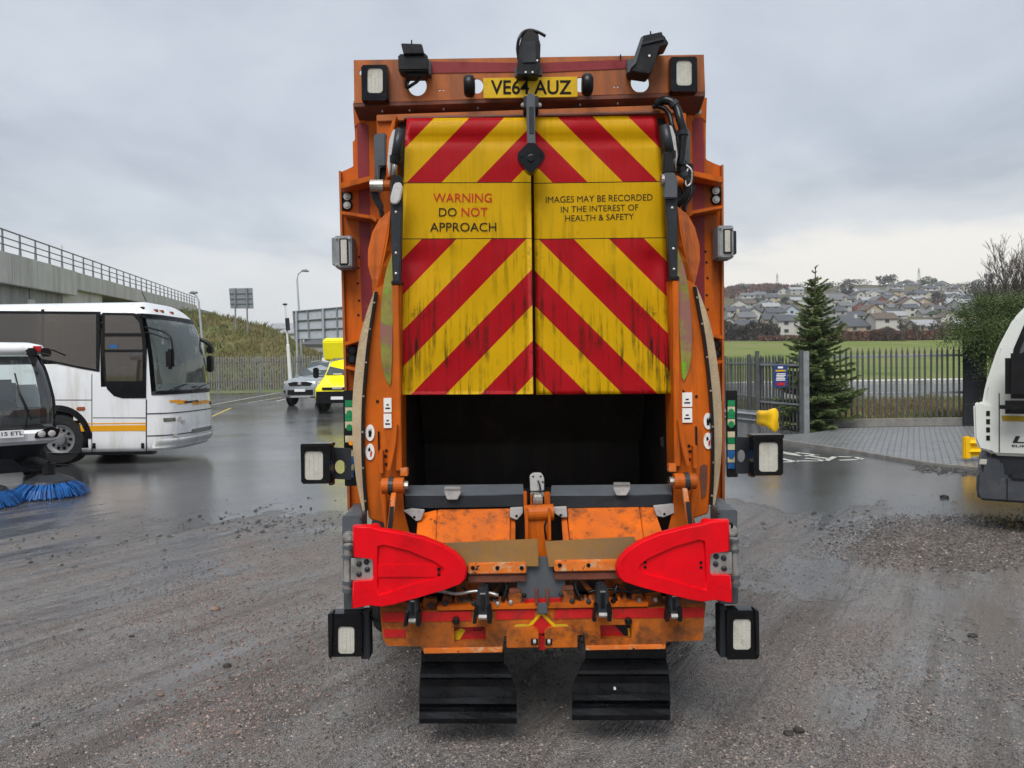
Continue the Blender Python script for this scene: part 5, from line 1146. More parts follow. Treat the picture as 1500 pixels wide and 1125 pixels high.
# ---------------------------------------------------------------- street sweeper at the left edge
sp_ = G(-14, 716); sw_ = thing('street_sweeper', 'compact street sweeper with bubble glass cab and blue brushes', 'sweeper', ((sp_.x-.45)*.925, (sp_.y+1.0)*.925, 0), math.radians(38))
def S(name, bm, m, par=sw_, smooth=False): return add(name, bm, M[m] if isinstance(m, str) else m, par, True, smooth)
# local: front is -Y, x right, z up; cab 1.45 wide
W = .66
S('chassis', BX(-.5, .5, -.6, 2.2, .32, .62, .03), 'grey_dark')
S('rear_hopper', BX(-.62, .62, .75, 2.5, .62, 1.75, .05), 'white')
for x in (-.5, .5):
    for y in (.0, 1.7):
        w_ = S('wheel', lathe(bmesh.new(), [(.16, -.1), (.30, -.1), (.32, -.07), (.32, .07), (.30, .1), (.16, .1)], (x, y, .32), (1, 0, 0), 24), 'tyre'); S('rim', CY((x-.09, y, .32), (x+.09, y, .32), .16, seg=16), 'silver', w_)
# nose moulding
def ringz(z, w, yf, yb, r=.16):
    o = []
    for k in range(7): a = math.radians(180+15*k); o.append(Vector((-w+r+r*math.cos(a), yf+r+r*math.sin(a)*.9, z)))
    for k in range(7): a = math.radians(270+15*k); o.append(Vector((w-r+r*math.cos(a), yf+r+r*math.sin(a)*.9, z)))
    o += [Vector((w, yb, z)), Vector((-w, yb, z))]; return o
S('nose_moulding', loft(bmesh.new(), [ringz(.80, .60, -.98, .6), ringz(.86, .70, -1.06, .6), ringz(.98, .72, -1.08, .6), ringz(1.04, .70, -1.02, .6)]), 'white', smooth=False)
S('nose_underside', loft(bmesh.new(), [ringz(.50, .42, -.55, .5), ringz(.80, .58, -.93, .5)]), 'grey_dark')
for x in (-.52, .52):
    h = S('headlamp', bev(extr([[Vector((x-.17, -1.095, .90)), Vector((x+.15, -1.095, .90)), Vector((x+.20, -1.07, 1.03)), Vector((x+.05, -1.09, 1.07)), Vector((x-.15, -1.095, .99))]], Vector((0, .06, 0))), .012), 'black_gloss')
    for dx_ in (-.07, .07): S('lamp_lens', lathe(bmesh.new(), [(.055, 0), (.05, .012), (.02, .02)], (x+dx_, -1.098, .965), (0, -1, 0), 14), 'silver', h)
npl = S('number_plate', BX(-.19, .21, -1.115, -1.10, .93, 1.05, .004), 'plate_w')
lettering('plate_lettering', 'LJ15 ETL', lambda u, v: Vector((-.175+.37*u, -1.118, .95+.08*v)), M['ink'], npl, True, .012)
# bubble cab: pillars, glass, roof
def cabring(z):
    w = interp([(1.0, .66), (1.5, .66), (2.0, .58), (2.3, .48)], z); yf = interp([(1.0, -1.0), (1.3, -1.03), (1.7, -.95), (2.05, -.72), (2.3, -.42)], z); return ringz(z, w, yf, .6, .20)
zr = [1.02+.128*i for i in range(11)]
def cab_glass(i, k, c): return k in (14, )
S('cab_glass', loft(bmesh.new(), [cabring(z) for z in zr], False, True, cab_glass), 'glass_clear', smooth=True)
for k in (1, 12): S('pillar', tube(bmesh.new(), [cabring(z)[k]+Vector((0, -.004, 0)) for z in zr], .030, 6), 'black')
for x in (-1, 1): S('rear_pillar', tube(bmesh.new(), [Vector((x*(interp([(1.0, .66), (1.5, .66), (2.0, .58), (2.3, .48)], z)-.02), .58, z)) for z in zr], .045, 6), 'black')
S('screen_base', tube(bmesh.new(), cabring(1.04)[:14], .03, 6), 'black')
S('roof', loft(bmesh.new(), [ringz(2.26, .56, -.60, .75, .2), ringz(2.34, .60, -.66, .78, .2), ringz(2.42, .56, -.58, .75, .2), ringz(2.47, .40, -.35, .6, .2)]), 'white', smooth=True)
S('roof_lamp', BX(.38, .56, -.66, -.52, 2.28, 2.40, .03), 'redtape')
S('rear_wall', BX(-.6, .6, .60, .64, .8, 1.35, .01), 'dash'); S('cab_floor', BX(-.6, .6, -.9, .6, .98, 1.02), 'interior')
st = S('driver_seat', BX(-.22, .22, -.2, .25, 1.05, 1.22, .05), 'seat'); S('seat_back', BX(-.22, .22, .22, .36, 1.15, 1.85, .06), 'seat', st)
S('steering_wheel', lathe(bmesh.new(), [(.16, -.012), (.185, 0), (.16, .012)], (0, -.45, 1.42), (0, -.5, .8), 20), 'black'); S('steering_column', CY((0, -.62, 1.02), (0, -.47, 1.40), .04), 'black'); S('console', BX(-.5, .5, -.95, -.7, 1.02, 1.12, .03), 'black')
for x, d in ((.18, .35), (-.25, .3)):
    S('wiper', tube(bmesh.new(), [cabring(1.06)[9]+Vector((x-.5, -.03, 0)), Vector((x+d*.3, -1.06, 1.35)), Vector((x+d*.0, -1.0, 1.62))], .014, 6), 'black'); S('wiper_blade', tube(bmesh.new(), [Vector((x-.05, -.86, 1.95)), Vector((x+.0, -1.02, 1.62)), Vector((x+.14, -1.07, 1.2))], .013, 6), 'black')
for i, pts in enumerate((((.30, -.68, 2.32), (.46, -.86, 2.28), (.62, -.9, 2.24)), ((.46, -.62, 2.36), (.66, -.72, 2.34), (.86, -.74, 2.24)))):
    a = S('mirror_arm', tube(bmesh.new(), [Vector(p) for p in pts], .014, 6), 'black'); 
    S('mirror', BX(.30+.2*i, .44+.2*i, -.86, -.78, 2.22, 2.36, .02), 'black', a)
# brushes
for bx_, by_, lab in ((-.42, -1.85, None), (.50, -1.45, None)):
    bo = S('brush', lathe(bmesh.new(), [(.05, .34), (.16, .34), (.34, .26), (.36, .22), (.30, .20), (.02, .20)], (bx_, by_, .0), (0, 0, 1), 28), 'grey_dark')
    S('brush_motor', CY((bx_, by_, .32), (bx_, by_, .52), .09, seg=14), 'black', bo)
    bm = bmesh.new(); rnd = random.Random(int(bx_*100))
    for i in range(520):
        a = rnd.uniform(0, 6.283); r0 = rnd.uniform(.24, .36); r1 = r0+rnd.uniform(.16, .27); z1 = rnd.uniform(.008, .05)
        p0 = Vector((bx_+r0*math.cos(a), by_+r0*math.sin(a), .235)); a2 = a+rnd.uniform(-.06, .06); p2 = Vector((bx_+r1*math.cos(a2), by_+r1*math.sin(a2), z1)); pm = (p0+p2)/2+Vector((math.cos(a), math.sin(a), .6))*.03
        t = Vector((-math.sin(a), math.cos(a), 0))*.008
        v = [bm.verts.new(p) for p in (p0-t, p0+t, pm+t, pm-t, p2+t*.8, p2-t*.8)]; bm.faces.new((v[0], v[1], v[2], v[3])); bm.faces.new((v[3], v[2], v[4], v[5]))
    tag(S('bristles', bm, 'blue_bristle', bo), kind='stuff')
    S('brush_arm', tube(bmesh.new(), smoothpts([Vector((bx_, by_, .5)), Vector((bx_*.7, by_+.3, .56)), Vector((bx_*.4, -.5, .5))], 4), .05, 8), 'black', bo)
for i in range(4): S('hydraulic_hose', tube(bmesh.new(), smoothpts([Vector((.1+.05*i, -.6, .55)), Vector((.3+.06*i, -.95, .38+.03*i)), Vector((.5+.1*i, -1.3, .44)), Vector((.50, -1.45, .5))], 5), .014, 6), 'black', smooth=True)

# ---------------------------------------------------------------- silver car and yellow van by the far fence
def wheelset(par, xs, ys, r, w, scale_rim=.6):
    for y in ys:
        for x in xs:
            s = math.copysign(1, x); o = add('wheel', lathe(bmesh.new(), [(r*.6, -w/2), (r*.93, -w/2), (r, -w*.3), (r, w*.3), (r*.93, w/2), (r*.6, w/2)], (x, y, r), (1, 0, 0), 24), M['tyre'], par, True)
            add('rim', lathe(bmesh.new(), [(r*.62, w*.30), (r*.60, w*.46), (r*.3, w*.36), (.03, w*.42)], (x, y, r), (s, 0, 0), 18), M['silver'], o, True)
def car_ring(y, zl, zb, zt, wb, wt, wl):
    return [Vector(p) for p in ((-wl, y, zl), (-wb*.985, y, zl+.16), (-wb, y, (zl+zb)/2+.1), (-wb*.985, y, zb), (-wt-.02, y, zt-.10 if zt-zb > .3 else zt-.04), (-wt+.08, y, zt-.01), (0, y, zt+.02), (wt-.08, y, zt-.01), (wt+.02, y, zt-.10 if zt-zb > .3 else zt-.04), (wb*.985, y, zb), (wb, y, (zl+zb)/2+.1), (wb*.985, y, zl+.16), (wl, y, zl))]
gp = G(474, 591)
car = thing('silver_car', 'silver four wheel drive car parked beside the yellow van', 'car', gp, math.radians(-12)); car.scale = (1.0, 1.0, 1.15)
st_ = [(-2.28, .42, .74, .90, .72, .60, .62), (-2.2, .34, .80, 1.0, .86, .72, .74), (-1.95, .30, .88, 1.06, .93, .78, .80), (-1.2, .28, .96, 1.14, .95, .80, .82), (-.85, .28, .99, 1.18, .95, .78, .82), (-.45, .28, 1.02, 1.48, .95, .70, .82), (.0, .28, 1.04, 1.72, .95, .66, .82), (1.1, .28, 1.06, 1.76, .95, .66, .82), (1.9, .30, 1.06, 1.70, .94, .65, .80), (2.2, .38, 1.02, 1.25, .9, .68, .76), (2.28, .5, .9, 1.05, .8, .6, .7)]
Cc = lambda name, bm, m, par=car, smooth=False: add(name, bm, M[m], par, True, smooth)
Cc('body', loft(bmesh.new(), [car_ring(*s) for s in st_]), 'car_s', smooth=True)
def quad(name, q, m, par, th=.012, smooth=False):
    q = [Vector(p) for p in q]; n = (q[1]-q[0]).cross(q[-1]-q[0]).normalized()
    bm = extr([q], -n*th); return add(name, bm, M[m], par, True, smooth)
quad('windscreen', [(-.74, -.86, 1.17), (.74, -.86, 1.17), (.62, -.06, 1.70), (-.62, -.06, 1.70)], 'car_glass', car, -.025)
for s in (-1, 1):
    quad('side_window', [(s*.93, -.55, 1.08), (s*.955, 1.8, 1.10), (s*.72, 1.6, 1.62), (s*.72, .05, 1.63)], 'car_glass', car, .03*s)
    h = quad('headlamp', [(s*.58, -2.27, .86), (s*.88, -2.12, .88), (s*.90, -2.05, .99), (s*.60, -2.24, .95)], 'lens', car, .06*s)
    Cc('mirror', BX(s*1.0-.1, s*1.0+.1, -.72, -.58, 1.10, 1.24, .03), 'car_s'); Cc('roof_rail', tube(bmesh.new(), [(s*.60, .0, 1.76), (s*.62, .8, 1.80), (s*.60, 1.8, 1.75)], .02, 6), 'silver')
    Cc('fog_lamp', BX(s*.72-.12, s*.72+.12, -2.27, -2.15, .52, .62, .02), 'black')
    for y in (-1.4, 1.4): Cc('wheel_arch', lathe(bmesh.new(), [(.44, -.03), (.44, .03), (.30, .03), (.30, -.03)], (s*.935, y, .38), (1, 0, 0), 22), 'black')
Cc('grille', bev(extr([[Vector((-.52, -2.32, .80)), Vector((.52, -2.32, .80)), Vector((.60, -2.30, .90)), Vector((.30, -2.31, .95)), Vector((-.30, -2.31, .95)), Vector((-.60, -2.30, .90))]], Vector((0, .1, 0))), .01), 'black'); Cc('badge', BX(-.09, .09, -2.34, -2.31, .83, .95, .02), 'silver')
Cc('lower_grille', BX(-.66, .66, -2.29, -2.1, .40, .66, .03), 'black'); Cc('skid_plate', BX(-.5, .5, -2.30, -2.1, .33, .38, .01), 'silver'); Cc('number_plate', BX(-.26, .26, -2.33, -2.29, .56, .66, .005), 'plate_w')
wheelset(car, (-.85, .85), (-1.4, 1.4), .38, .25)
gv = G(522, 599)
van = thing('yellow_van', 'bright yellow box van half hidden behind the refuse truck', 'van', (gv.x+.12, gv.y, gv.z), math.radians(-4))
V_ = lambda name, bm, m, par=van, smooth=False: add(name, bm, M[m], par, True, smooth)
vst = [(-2.95, .45, .80, 1.02, .86, .74, .8), (-2.8, .38, .95, 1.10, .95, .82, .84), (-2.3, .36, 1.15, 1.28, .98, .86, .86), (-1.85, .36, 1.25, 1.45, .99, .86, .86), (-1.35, .36, 1.30, 1.95, .99, .82, .86), (-.95, .36, 1.30, 2.22, .99, .80, .86), (-.2, .36, 1.30, 2.26, .99, .80, .86)]
V_('cab', loft(bmesh.new(), [car_ring(*s) for s in vst]), 'van_y', smooth=True)
V_('box_body', bev(extr([[Vector((-1.14, -.15, .75)), Vector((-1.14, 3.4, .75)), Vector((-1.14, 3.4, 3.0)), Vector((-1.14, -1.0, 3.0)), Vector((-1.14, -1.25, 2.85)), Vector((-1.14, -1.05, 2.08)), Vector((-1.14, -.15, 2.0))]], Vector((2.28, 0, 0))), .05), 'van_y')
quad('windscreen', [(-.80, -1.84, 1.47), (.80, -1.84, 1.47), (.74, -1.02, 2.16), (-.74, -1.02, 2.16)], 'car_glass', van, -.03)
for s in (-1, 1):
    quad('side_window', [(s*.985, -1.55, 1.35), (s*.985, -.35, 1.35), (s*.88, -.35, 2.05), (s*.88, -1.05, 2.05)], 'car_glass', van, .03*s)
    quad('headlamp', [(s*.66, -2.90, .88), (s*.90, -2.75, .88), (s*.95, -2.45, 1.22), (s*.80, -2.68, 1.14)], 'lens', van, .06*s)
    a = V_('mirror', BX(s*1.28-.11, s*1.28+.11, -1.75, -1.60, 1.35, 1.78, .04), 'black')
    for z in (1.42, 1.66): V_('mirror_arm', tube(bmesh.new(), [(s*.95, -1.5, z-.02), (s*1.2, -1.66, z)], .022, 6), 'black', a)
    V_('front_arch', lathe(bmesh.new(), [(.50, -.03), (.50, .03), (.34, .03), (.34, -.03)], (s*.985, -1.9, .40), (1, 0, 0), 22), 'black')
V_('front_bumper', loft(bmesh.new(), [[Vector((x, y, z)) for x, y in ((-1.0, -2.0), (-.99, -2.6), (-.85, -2.98), (.85, -2.98), (.99, -2.6), (1.0, -2.0))] for z in (.38, .50, .84)]), 'black')
V_('grille', BX(-.62, .62, -2.99, -2.90, .90, 1.00, .02), 'black'); V_('badge', BX(-.2, .2, -3.01, -2.98, .92, .99, .01), 'silver'); V_('number_plate', BX(-.26, .26, -3.01, -2.97, .52, .64, .005), 'plate_w'); V_('wiper', tube(bmesh.new(), [(-.1, -1.9, 1.47), (.55, -1.82, 1.52)], .018, 6), 'black')
V_('dash_paper', BX(-.5, -.15, -1.88, -1.86, 1.49, 1.53), 'white_st')
wheelset(van, (-.86, .86), (-1.9, 2.2), .37, .24)

# ---------------------------------------------------------------- white lorry at the right edge
gl_ = P(1437, 700, 8.15)
lor = thing('white_lorry', 'white lorry cab with mustard stripe cut by the right edge', 'lorry', (gl_.x, gl_.y, 0), math.radians(-33))
# local: front plane x=0, cab runs to +x, near side y=0, far side y=+2.2
Lr = lambda name, bm, m, par=lor, smooth=False: add(name, bm, M[m], par, True, smooth)
def xz(pts, y0, d, b=.02): return bev(extr([[Vector((x, y0, z)) for x, z in pts]], Vector((0, d, 0))), b)
prof = [(.03, .92), (0.0, 1.10), (.0, 1.35), (.04, 1.62), (.16, 2.05), (.30, 2.36), (.42, 2.50), (.60, 2.56), (1.9, 2.60), (1.9, .88), (.12, .86)]
cabo = Lr('cab', xz(prof, 0, 2.25, .035), 'white2')
Lr('door_window', xz([(.30, 1.60), (.36, 2.02), (.46, 2.30), (1.35, 2.34), (1.35, 1.60)], -.008, .02, .004), 'car_glass')
Lr('window_seal', extr([[Vector((x, -.006, z)) for x, z in ((.25, 1.56), (.30, 2.03), (.42, 2.36), (1.40, 2.40), (1.40, 1.56))], [Vector((x, -.006, z)) for x, z in ((.30, 1.60), (.36, 2.02), (.46, 2.30), (1.35, 2.34), (1.35, 1.60))]], Vector((0, .02, 0))), 'black')
for k in range(9): Lr('air_slot', xz([(.30+.02*k*.5, 1.62+.035*k), (.36+.02*k*.5, 1.62+.035*k), (.36+.02*k*.5, 1.637+.035*k), (.30+.02*k*.5, 1.637+.035*k)], -.010, .01, 0), 'black') if k < 0 else None
Lr('side_stripe', xz([(.20, 1.245), (1.85, 1.245), (1.85, 1.305), (.19, 1.305)], -.004, .01, 0), 'mustard')
Lr('corner_deflector', xz([(-.02, .93), (-.06, 1.05), (-.07, 1.42), (-.02, 1.46), (.10, 1.42), (.12, 1.05), (.10, .90)], -.04, .10, .02), 'white2')
for k in range(4): Lr('deflector_slot', xz([(.05, 1.03+.09*k), (.085, 1.03+.09*k), (.085, 1.085+.09*k), (.05, 1.085+.09*k)], -.045, .01, 0), 'black')
Lr('door_joint', xz([(.165, .90), (.175, .90), (.175, 1.55), (.165, 1.55)], -.003, .006, 0), 'grey_dark')
lettering('door_lettering', 'LF', lambda u, v: Vector((.29+.25*u+.03*v, -.006, 1.01+.075*v)), M['grey_dark'], cabo, True, .02)
lettering('door_lettering', 'EURO 6', lambda u, v: Vector((.285+.24*u, -.006, .965+.025*v)), M['grey_dark'], cabo, True, .02)
m_ = Lr('mirror', BX(.22, .56, -.30, -.16, 1.50, 1.98, .05), 'black'); Lr('lower_mirror', BX(.17, .56, -.32, -.14, 1.34, 1.48, .05), 'black', m_)
for z in (1.52, 1.95): Lr('mirror_arm', tube(bmesh.new(), [(.45, -.22, z), (.40, .02, z+.03)], .025, 7), 'black', m_)
Lr('step_well', xz([(.05, .40), (0.10, .88), (1.9, .88), (1.9, .40)], .06, 2.1, .02), 'grey_dark')
Lr('bumper_corner', xz([(-.02, .36), (-.05, .44), (-.04, .66), (.0, .70), (.0, .84), (.08, .84), (.20, .80), (.22, .62), (1.0, .62), (1.0, .36)], -.03, 2.3, .03), 'grey_mid')
Lr('step', xz([(.28, .62), (.95, .62), (.95, .67), (.28, .67)], -.035, .2, .008), 'grey_dark'); Lr('side_repeater', xz([(-.02, .76), (.05, .76), (.06, .82), (-.01, .82)], -.04, .03, .006), 'lens'); Lr('bumper_seam', xz([(.235, .37), (.245, .37), (.245, .62), (.235, .62)], -.034, .01, 0), 'black')
Lr('windscreen', extr([[Vector((-.003, .12, 1.42)), Vector((.285, .22, 2.34)), Vector((.285, 2.03, 2.34)), Vector((-.003, 2.13, 1.42))]], Vector((.02, 0, 0))), 'car_glass')
Lr('load_body', BX(2.1, 6.0, -.05, 2.3, .95, 3.0, .03), 'white2'); Lr('chassis', BX(1.0, 6.0, .5, 1.7, .55, .9, .02), 'grey_dark')
for x in (1.25, 4.8):
    for y in (.2, 2.0): Lr('wheel', lathe(bmesh.new(), [(.25, -.14), (.43, -.14), (.46, -.1), (.46, .1), (.43, .14), (.25, .14)], (x, y, .46), (0, 1, 0), 26), 'tyre')
# ---------------------------------------------------------------- bridge
BN, BF = P(0, 366, 37.0), P(290, 447.5, 108.0)         # top of the parapet, near and far
bd = (BF-BN); bl = bd.length; bu = bd.normalized(); bs = Vector((bu.y, -bu.x, 0)).normalized()   # bs points to our side
bridge = thing('road_bridge', 'concrete road bridge with metal parapet rails above the coach', 'bridge', (BN.x, BN.y, 0))
def bpt(t, up=0, out=0): return BN+bu*t+Vector((0, 0, up))+bs*out
def bplate(t0, t1, u0, u1, o0, o1, name, m, par=bridge, b=.0):
    bm = bmesh.new(); v = [bm.verts.new(bpt(t, u, o)) for t in (t0, t1) for o in (o0, o1) for u in (u0, u1)]
    for q in ((0, 1, 3, 2), (4, 6, 7, 5), (0, 4, 5, 1), (2, 3, 7, 6), (0, 2, 6, 4), (1, 5, 7, 3)): bm.faces.new([v[i] for i in q])
    return add(name, bev(bm, b), M[m], par)
T_A = -14.0
# parapet panels: deep ones over the near span, shallow ones further on
tt = T_A; k = 0
while tt < bl-.5:
    deep = tt < 11.5; L_ = 3.9 if deep else 3.6
    L_ = min(L_, bl-tt)
    bplate(tt+.03, tt+L_-.03, -1.62 if deep else -1.18, random.uniform(-.015, .01), -.02 if deep else -.14+random.uniform(-.01, .01), -.42, 'parapet_panel', 'concrete', b=.02); tt += L_
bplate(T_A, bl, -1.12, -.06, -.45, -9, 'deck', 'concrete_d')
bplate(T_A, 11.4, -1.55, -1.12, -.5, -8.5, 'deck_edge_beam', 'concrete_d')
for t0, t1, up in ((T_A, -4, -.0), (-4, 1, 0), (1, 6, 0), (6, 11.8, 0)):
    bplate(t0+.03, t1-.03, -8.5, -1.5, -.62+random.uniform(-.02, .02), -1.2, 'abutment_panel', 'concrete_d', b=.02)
for t0, t1 in ((12.0, 17.0), (17.06, 22.0)): bplate(t0, t1, -8.5, -1.1, -.55, -1.3, 'abutment_panel', 'concrete', b=.02)
for t0 in (-9.5, -.2, 5.5): bplate(t0, t0+1.3, -2.9, -2.2, -.56, -.66, 'facing_block', 'concrete', b=.02); bplate(t0+.2, t0+1.6, -3.7, -2.95, -.55, -.66, 'facing_block', 'concrete_d', b=.02)
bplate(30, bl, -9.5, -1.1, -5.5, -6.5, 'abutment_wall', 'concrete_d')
bplate(bl-12, bl+1, -10, -.9, -.4, -1.2, 'wing_wall', 'concrete')
# rails and posts
for h in (.42, .78, 1.18): 
    r = .045 if h > 1 else .035
    add('rail', tube(bmesh.new(), [bpt(T_A, h, -.25), bpt(bl, h, -.25)], r, 6), M['galv'], bridge)
tt = T_A+.4; src = None
while tt < bl:
    p = bpt(tt, 0, -.25)
    if src is None:
        bm = bmesh.new(); tube(bm, [Vector((0, 0, -.02)), Vector((0, 0, .5)), Vector((.0, 0, 1.22))], [.09, .065, .05], 6); src = add('rail_post', bm, M['galv'], bridge, True); src.location = p-bridge.location
    else: ref('rail_post', src, bridge, p-bridge.location)
    tt += 2.45
add('parapet_aerial', tube(bmesh.new(), [bpt(10.8, 0, -.2), bpt(10.8, 1.5, -.2)], .02, 5), M['galv'], bridge)
bplate(bl, bl+26, -.9, -.35, -.4, -.6, 'roadside_barrier', 'galv')
# ---------------------------------------------------------------- fences
def pale_mesh(h, w=.066):
    bm = bmesh.new(); x = w/2; y = .022; z0 = 0.04
    ring = lambda z, k=1.0: [Vector((-x*k, 0, z)), Vector((-x*.45*k, -y*k, z)), Vector((x*.45*k, -y*k, z)), Vector((x*k, 0, z)), Vector((x*.45*k, .004-y*k, z)), Vector((-x*.45*k, .004-y*k, z))]
    loft(bm, [ring(z0), ring(h-.13), ring(h, .12)]); return bm
def fence(name, label, a, b, h, step, pm, rm, post_every, post_m, post_h, gz=None, skip_posts=(), cat='fence', railz=(.35, .87)):
    f = thing(name, label, cat, (a.x, a.y, zg(a.x, a.y)))
    gz = gz or (lambda x, y: zg(x, y))
    d = (b-a); n = int(d.length/step); ang = math.atan2(d.y, d.x); du = d.normalized(); nrm = Vector((du.y, -du.x, 0))
    src = None
    for i in range(n+1):
        p = a+d*(i/n); p.z = gz(p.x, p.y)+random.uniform(-.012, .012)
        rot = (random.uniform(-.008, .008), random.uniform(-.01, .01), ang)
        if src is None: src = add('pale', pale_mesh(h), M[pm], f, True); src.location = p-f.location; src.rotation_euler = rot
        else: ref('pale', src, f, p-f.location, rot)
    for rz in railz:
        A, B = Vector((a.x, a.y, gz(a.x, a.y)+h*rz)), Vector((b.x, b.y, gz(b.x, b.y)+h*rz))
        bm = bmesh.new(); o = -nrm*.03
        v = [bm.verts.new(p+q) for p in (A, B) for q in (-nrm*.004, -nrm*.045) for p, q in [(p+Vector((0, 0, -.025)), q), (p+Vector((0, 0, .025)), q)]]
        for q in ((0, 1, 3, 2), (4, 6, 7, 5), (0, 4, 5, 1), (2, 3, 7, 6), (0, 2, 6, 4), (1, 5, 7, 3)): bm.faces.new([v[i] for i in q])
        add('rail', bm, M[rm], f)
    m = max(1, int(round(d.length/post_every)))
    for i in range(m+1):
        if i in skip_posts: continue
        p = a+d*(i/m); z = gz(p.x, p.y); q = p-nrm*.09
        add('post', BX(q.x-.05, q.x+.05, q.y-.045, q.y+.045, z-.2, z+post_h, .006), M[post_m], f)
    return f
fl0, fl1 = G(250, 574), G(800, 572)
fl0.y = fl1.y = 46.6
fence('palisade_fence', 'grey palisade fence in front of the grassy embankment', fl0, fl1, 2.4, .155, 'galv', 'galv_dark', 2.75, 'galv', 2.35)
fr0, fr1 = Vector((8.75, FENCE_Y, 0)), Vector((13.45, FENCE_Y, 0))
fence('palisade_fence', 'dark palisade fence between the spruce and the dark hoarding', fr0, fr1, 2.05, .16, 'galv_dark', 'galv', 3.9, 'galv_light', 2.12, gz=lambda x, y: zg(x, y)+.20, skip_posts=(0,))
fence('palisade_fence', 'grey palisade fence running away behind the refuse truck right side', Vector((7.95, 21.6, 0)), Vector((8.1, 30.5, 0)), 2.1, .16, 'galv_dark', 'galv', 2.9, 'galv_dark', 2.12, skip_posts=(0,))
g_ = fence('palisade_gate', 'grey palisade gate leaf carrying a small blue notice', Vector((7.80, 19.7, 0)), Vector((7.2, 21.4, 0)), 2.05, .13, 'galv_dark', 'galv', 2.2, 'galv_dark', 2.2, cat='gate')
p = P(1181, 633, 19.6); add('gate_post', BX(p.x-.075, p.x+.075, 19.55, 19.7, zg(p.x, 19.6)-.2, 2.25, .01), M['galv'], g_)
pl = add('fence_plinth', BX(8.6, 13.6, FENCE_Y-.14, FENCE_Y+.1, -.1, zg(10, 21)+.21, .012), M['kerb']); tag(pl, 'low concrete plinth under the dark palisade fence', 'plinth')
# blue notice
a, b_ = P(1133, 535, 19.4), P(1154, 567, 19.4)
sg = thing('notice_board', 'small navy notice with pale text on the palisade gate', 'sign', ((a.x+b_.x)/2, 19.4, b_.z))
add('board', BX(a.x, b_.x, 19.40, 19.412, b_.z, a.z, .003), M['navy'], sg)
def srow(x0, y0, x1, y1, m): A, B = P(x0, y0, 19.395), P(x1, y1, 19.395); add('printed_line', BX(A.x, B.x, 19.394, 19.398, B.z, A.z), M[m], sg)
srow(1139.5, 537, 1147, 539.5, 'white_st'); srow(1136, 542, 1151, 544, 'plate_y')
for i in range(5): srow(1136+random.random()*2, 547+2.3*i, 1151-random.random()*2, 548.2+2.3*i, 'white_st')
srow(1138, 560.5, 1150, 564.5, 'redtape')
# ---------------------------------------------------------------- crash barriers with yellow ends
def wbeam(par, a, b, z, m='galv', hgt=.31, name='beam'):
    d = (b-a).normalized(); n = Vector((d.y, -d.x, 0)); pr = [(-.5, 0), (-.36, .0), (-.22, .07), (-.08, .0), (.08, .0), (.22, .07), (.36, .0), (.5, 0)]
    bm = bmesh.new(); R = []
    for p in (a, b): R.append([Vector((p.x, p.y, z))+n*o+Vector((0, 0, u*hgt)) for u, o in pr]+[Vector((p.x, p.y, z))+n*(o-.012)+Vector((0, 0, u*hgt)) for u, o in pr[::-1]])
    loft(bm, R); return add(name, bm, M[m], par)
def barrier_end(par, c, d, z, L_=.45):
    """moulded yellow end: ribbed shroud flaring to a blunt end"""
    d = d.normalized(); n = Vector((d.y, -d.x, 0)); bm = bmesh.new(); R = []
    for t, s, bul in ((0, 1.05, .03), (.35, 1.05, .05), (.55, 1.12, .06), (.8, 1.45, .07), (.95, 1.6, .06), (1, 1.5, .03)):
        r = []
        for k in range(18):
            a = 2*math.pi*k/18; u, o = math.sin(a), math.cos(a)
            rib = 1+.22*math.cos(4*a+math.pi)
            r.append(c+d*(t*L_)+n*(o*(.05+bul)*rib)+Vector((0, 0, u*.165*s - .05*max(0, t-.6))))
        R.append(r)
    loft(bm, R); return add('end_shroud', bm, M['yellow_p'], par, smooth=True)
c1 = P(1113, 612, 16.5); c0 = P(1040, 597, 18.5)
ba = thing('crash_barrier', 'steel crash barrier with yellow end beside the palisade gate', 'barrier', (c1.x, c1.y, zg(c1.x, c1.y)))
zb = c1.z-.0
wbeam(ba, Vector((c0.x, c0.y, 0)), Vector((c1.x, c1.y, 0)), zb); barrier_end(ba, Vector((c1.x-.02, c1.y, zb)), Vector((c1.x-c0.x, c1.y-c0.y, 0)), zb, .60)
for q in (c1-(c1-c0)*.05, c1-(c1-c0)*.8): add('barrier_post', BX(q.x-.04, q.x+.04, q.y+.02, q.y+.12, -.1, zb+.1, .006), M['galv'], ba)
e0 = P(1412, 655, 13.6); e1 = P(1500, 663, 13.0)
bb = thing('crash_barrier', 'yellow ended crash barrier half hidden behind the white lorry', 'barrier', (e0.x, e0.y, zg(e0.x, e0.y)))
dd = Vector((e1.x-e0.x, e1.y-e0.y, 0)).normalized(); e0z = Vector((e0.x, e0.y, e0.z))
wbeam(bb, Vector((e0.x+.05, e0.y, 0)), Vector((e0.x+1.1, e0.y-.05, 0)), e0.z, 'yellow_p', .36, 'end_shroud'); wbeam(bb, Vector((e0.x+1.1, e0.y-.05, 0)), Vector((e0.x+4, e0.y-.2, 0)), e0.z)
add('shroud_cap', BX(e0.x-.02, e0.x+.10, e0.y-.06, e0.y+.04, e0.z-.22, e0.z+.20, .02), M['yellow_p'], bb)
for x in (.55, 2.5): add('barrier_post', BX(e0.x+x, e0.x+x+.12, e0.y+.02, e0.y+.14, -.1, e0.z+.12, .006), M['grey_dark'], bb)
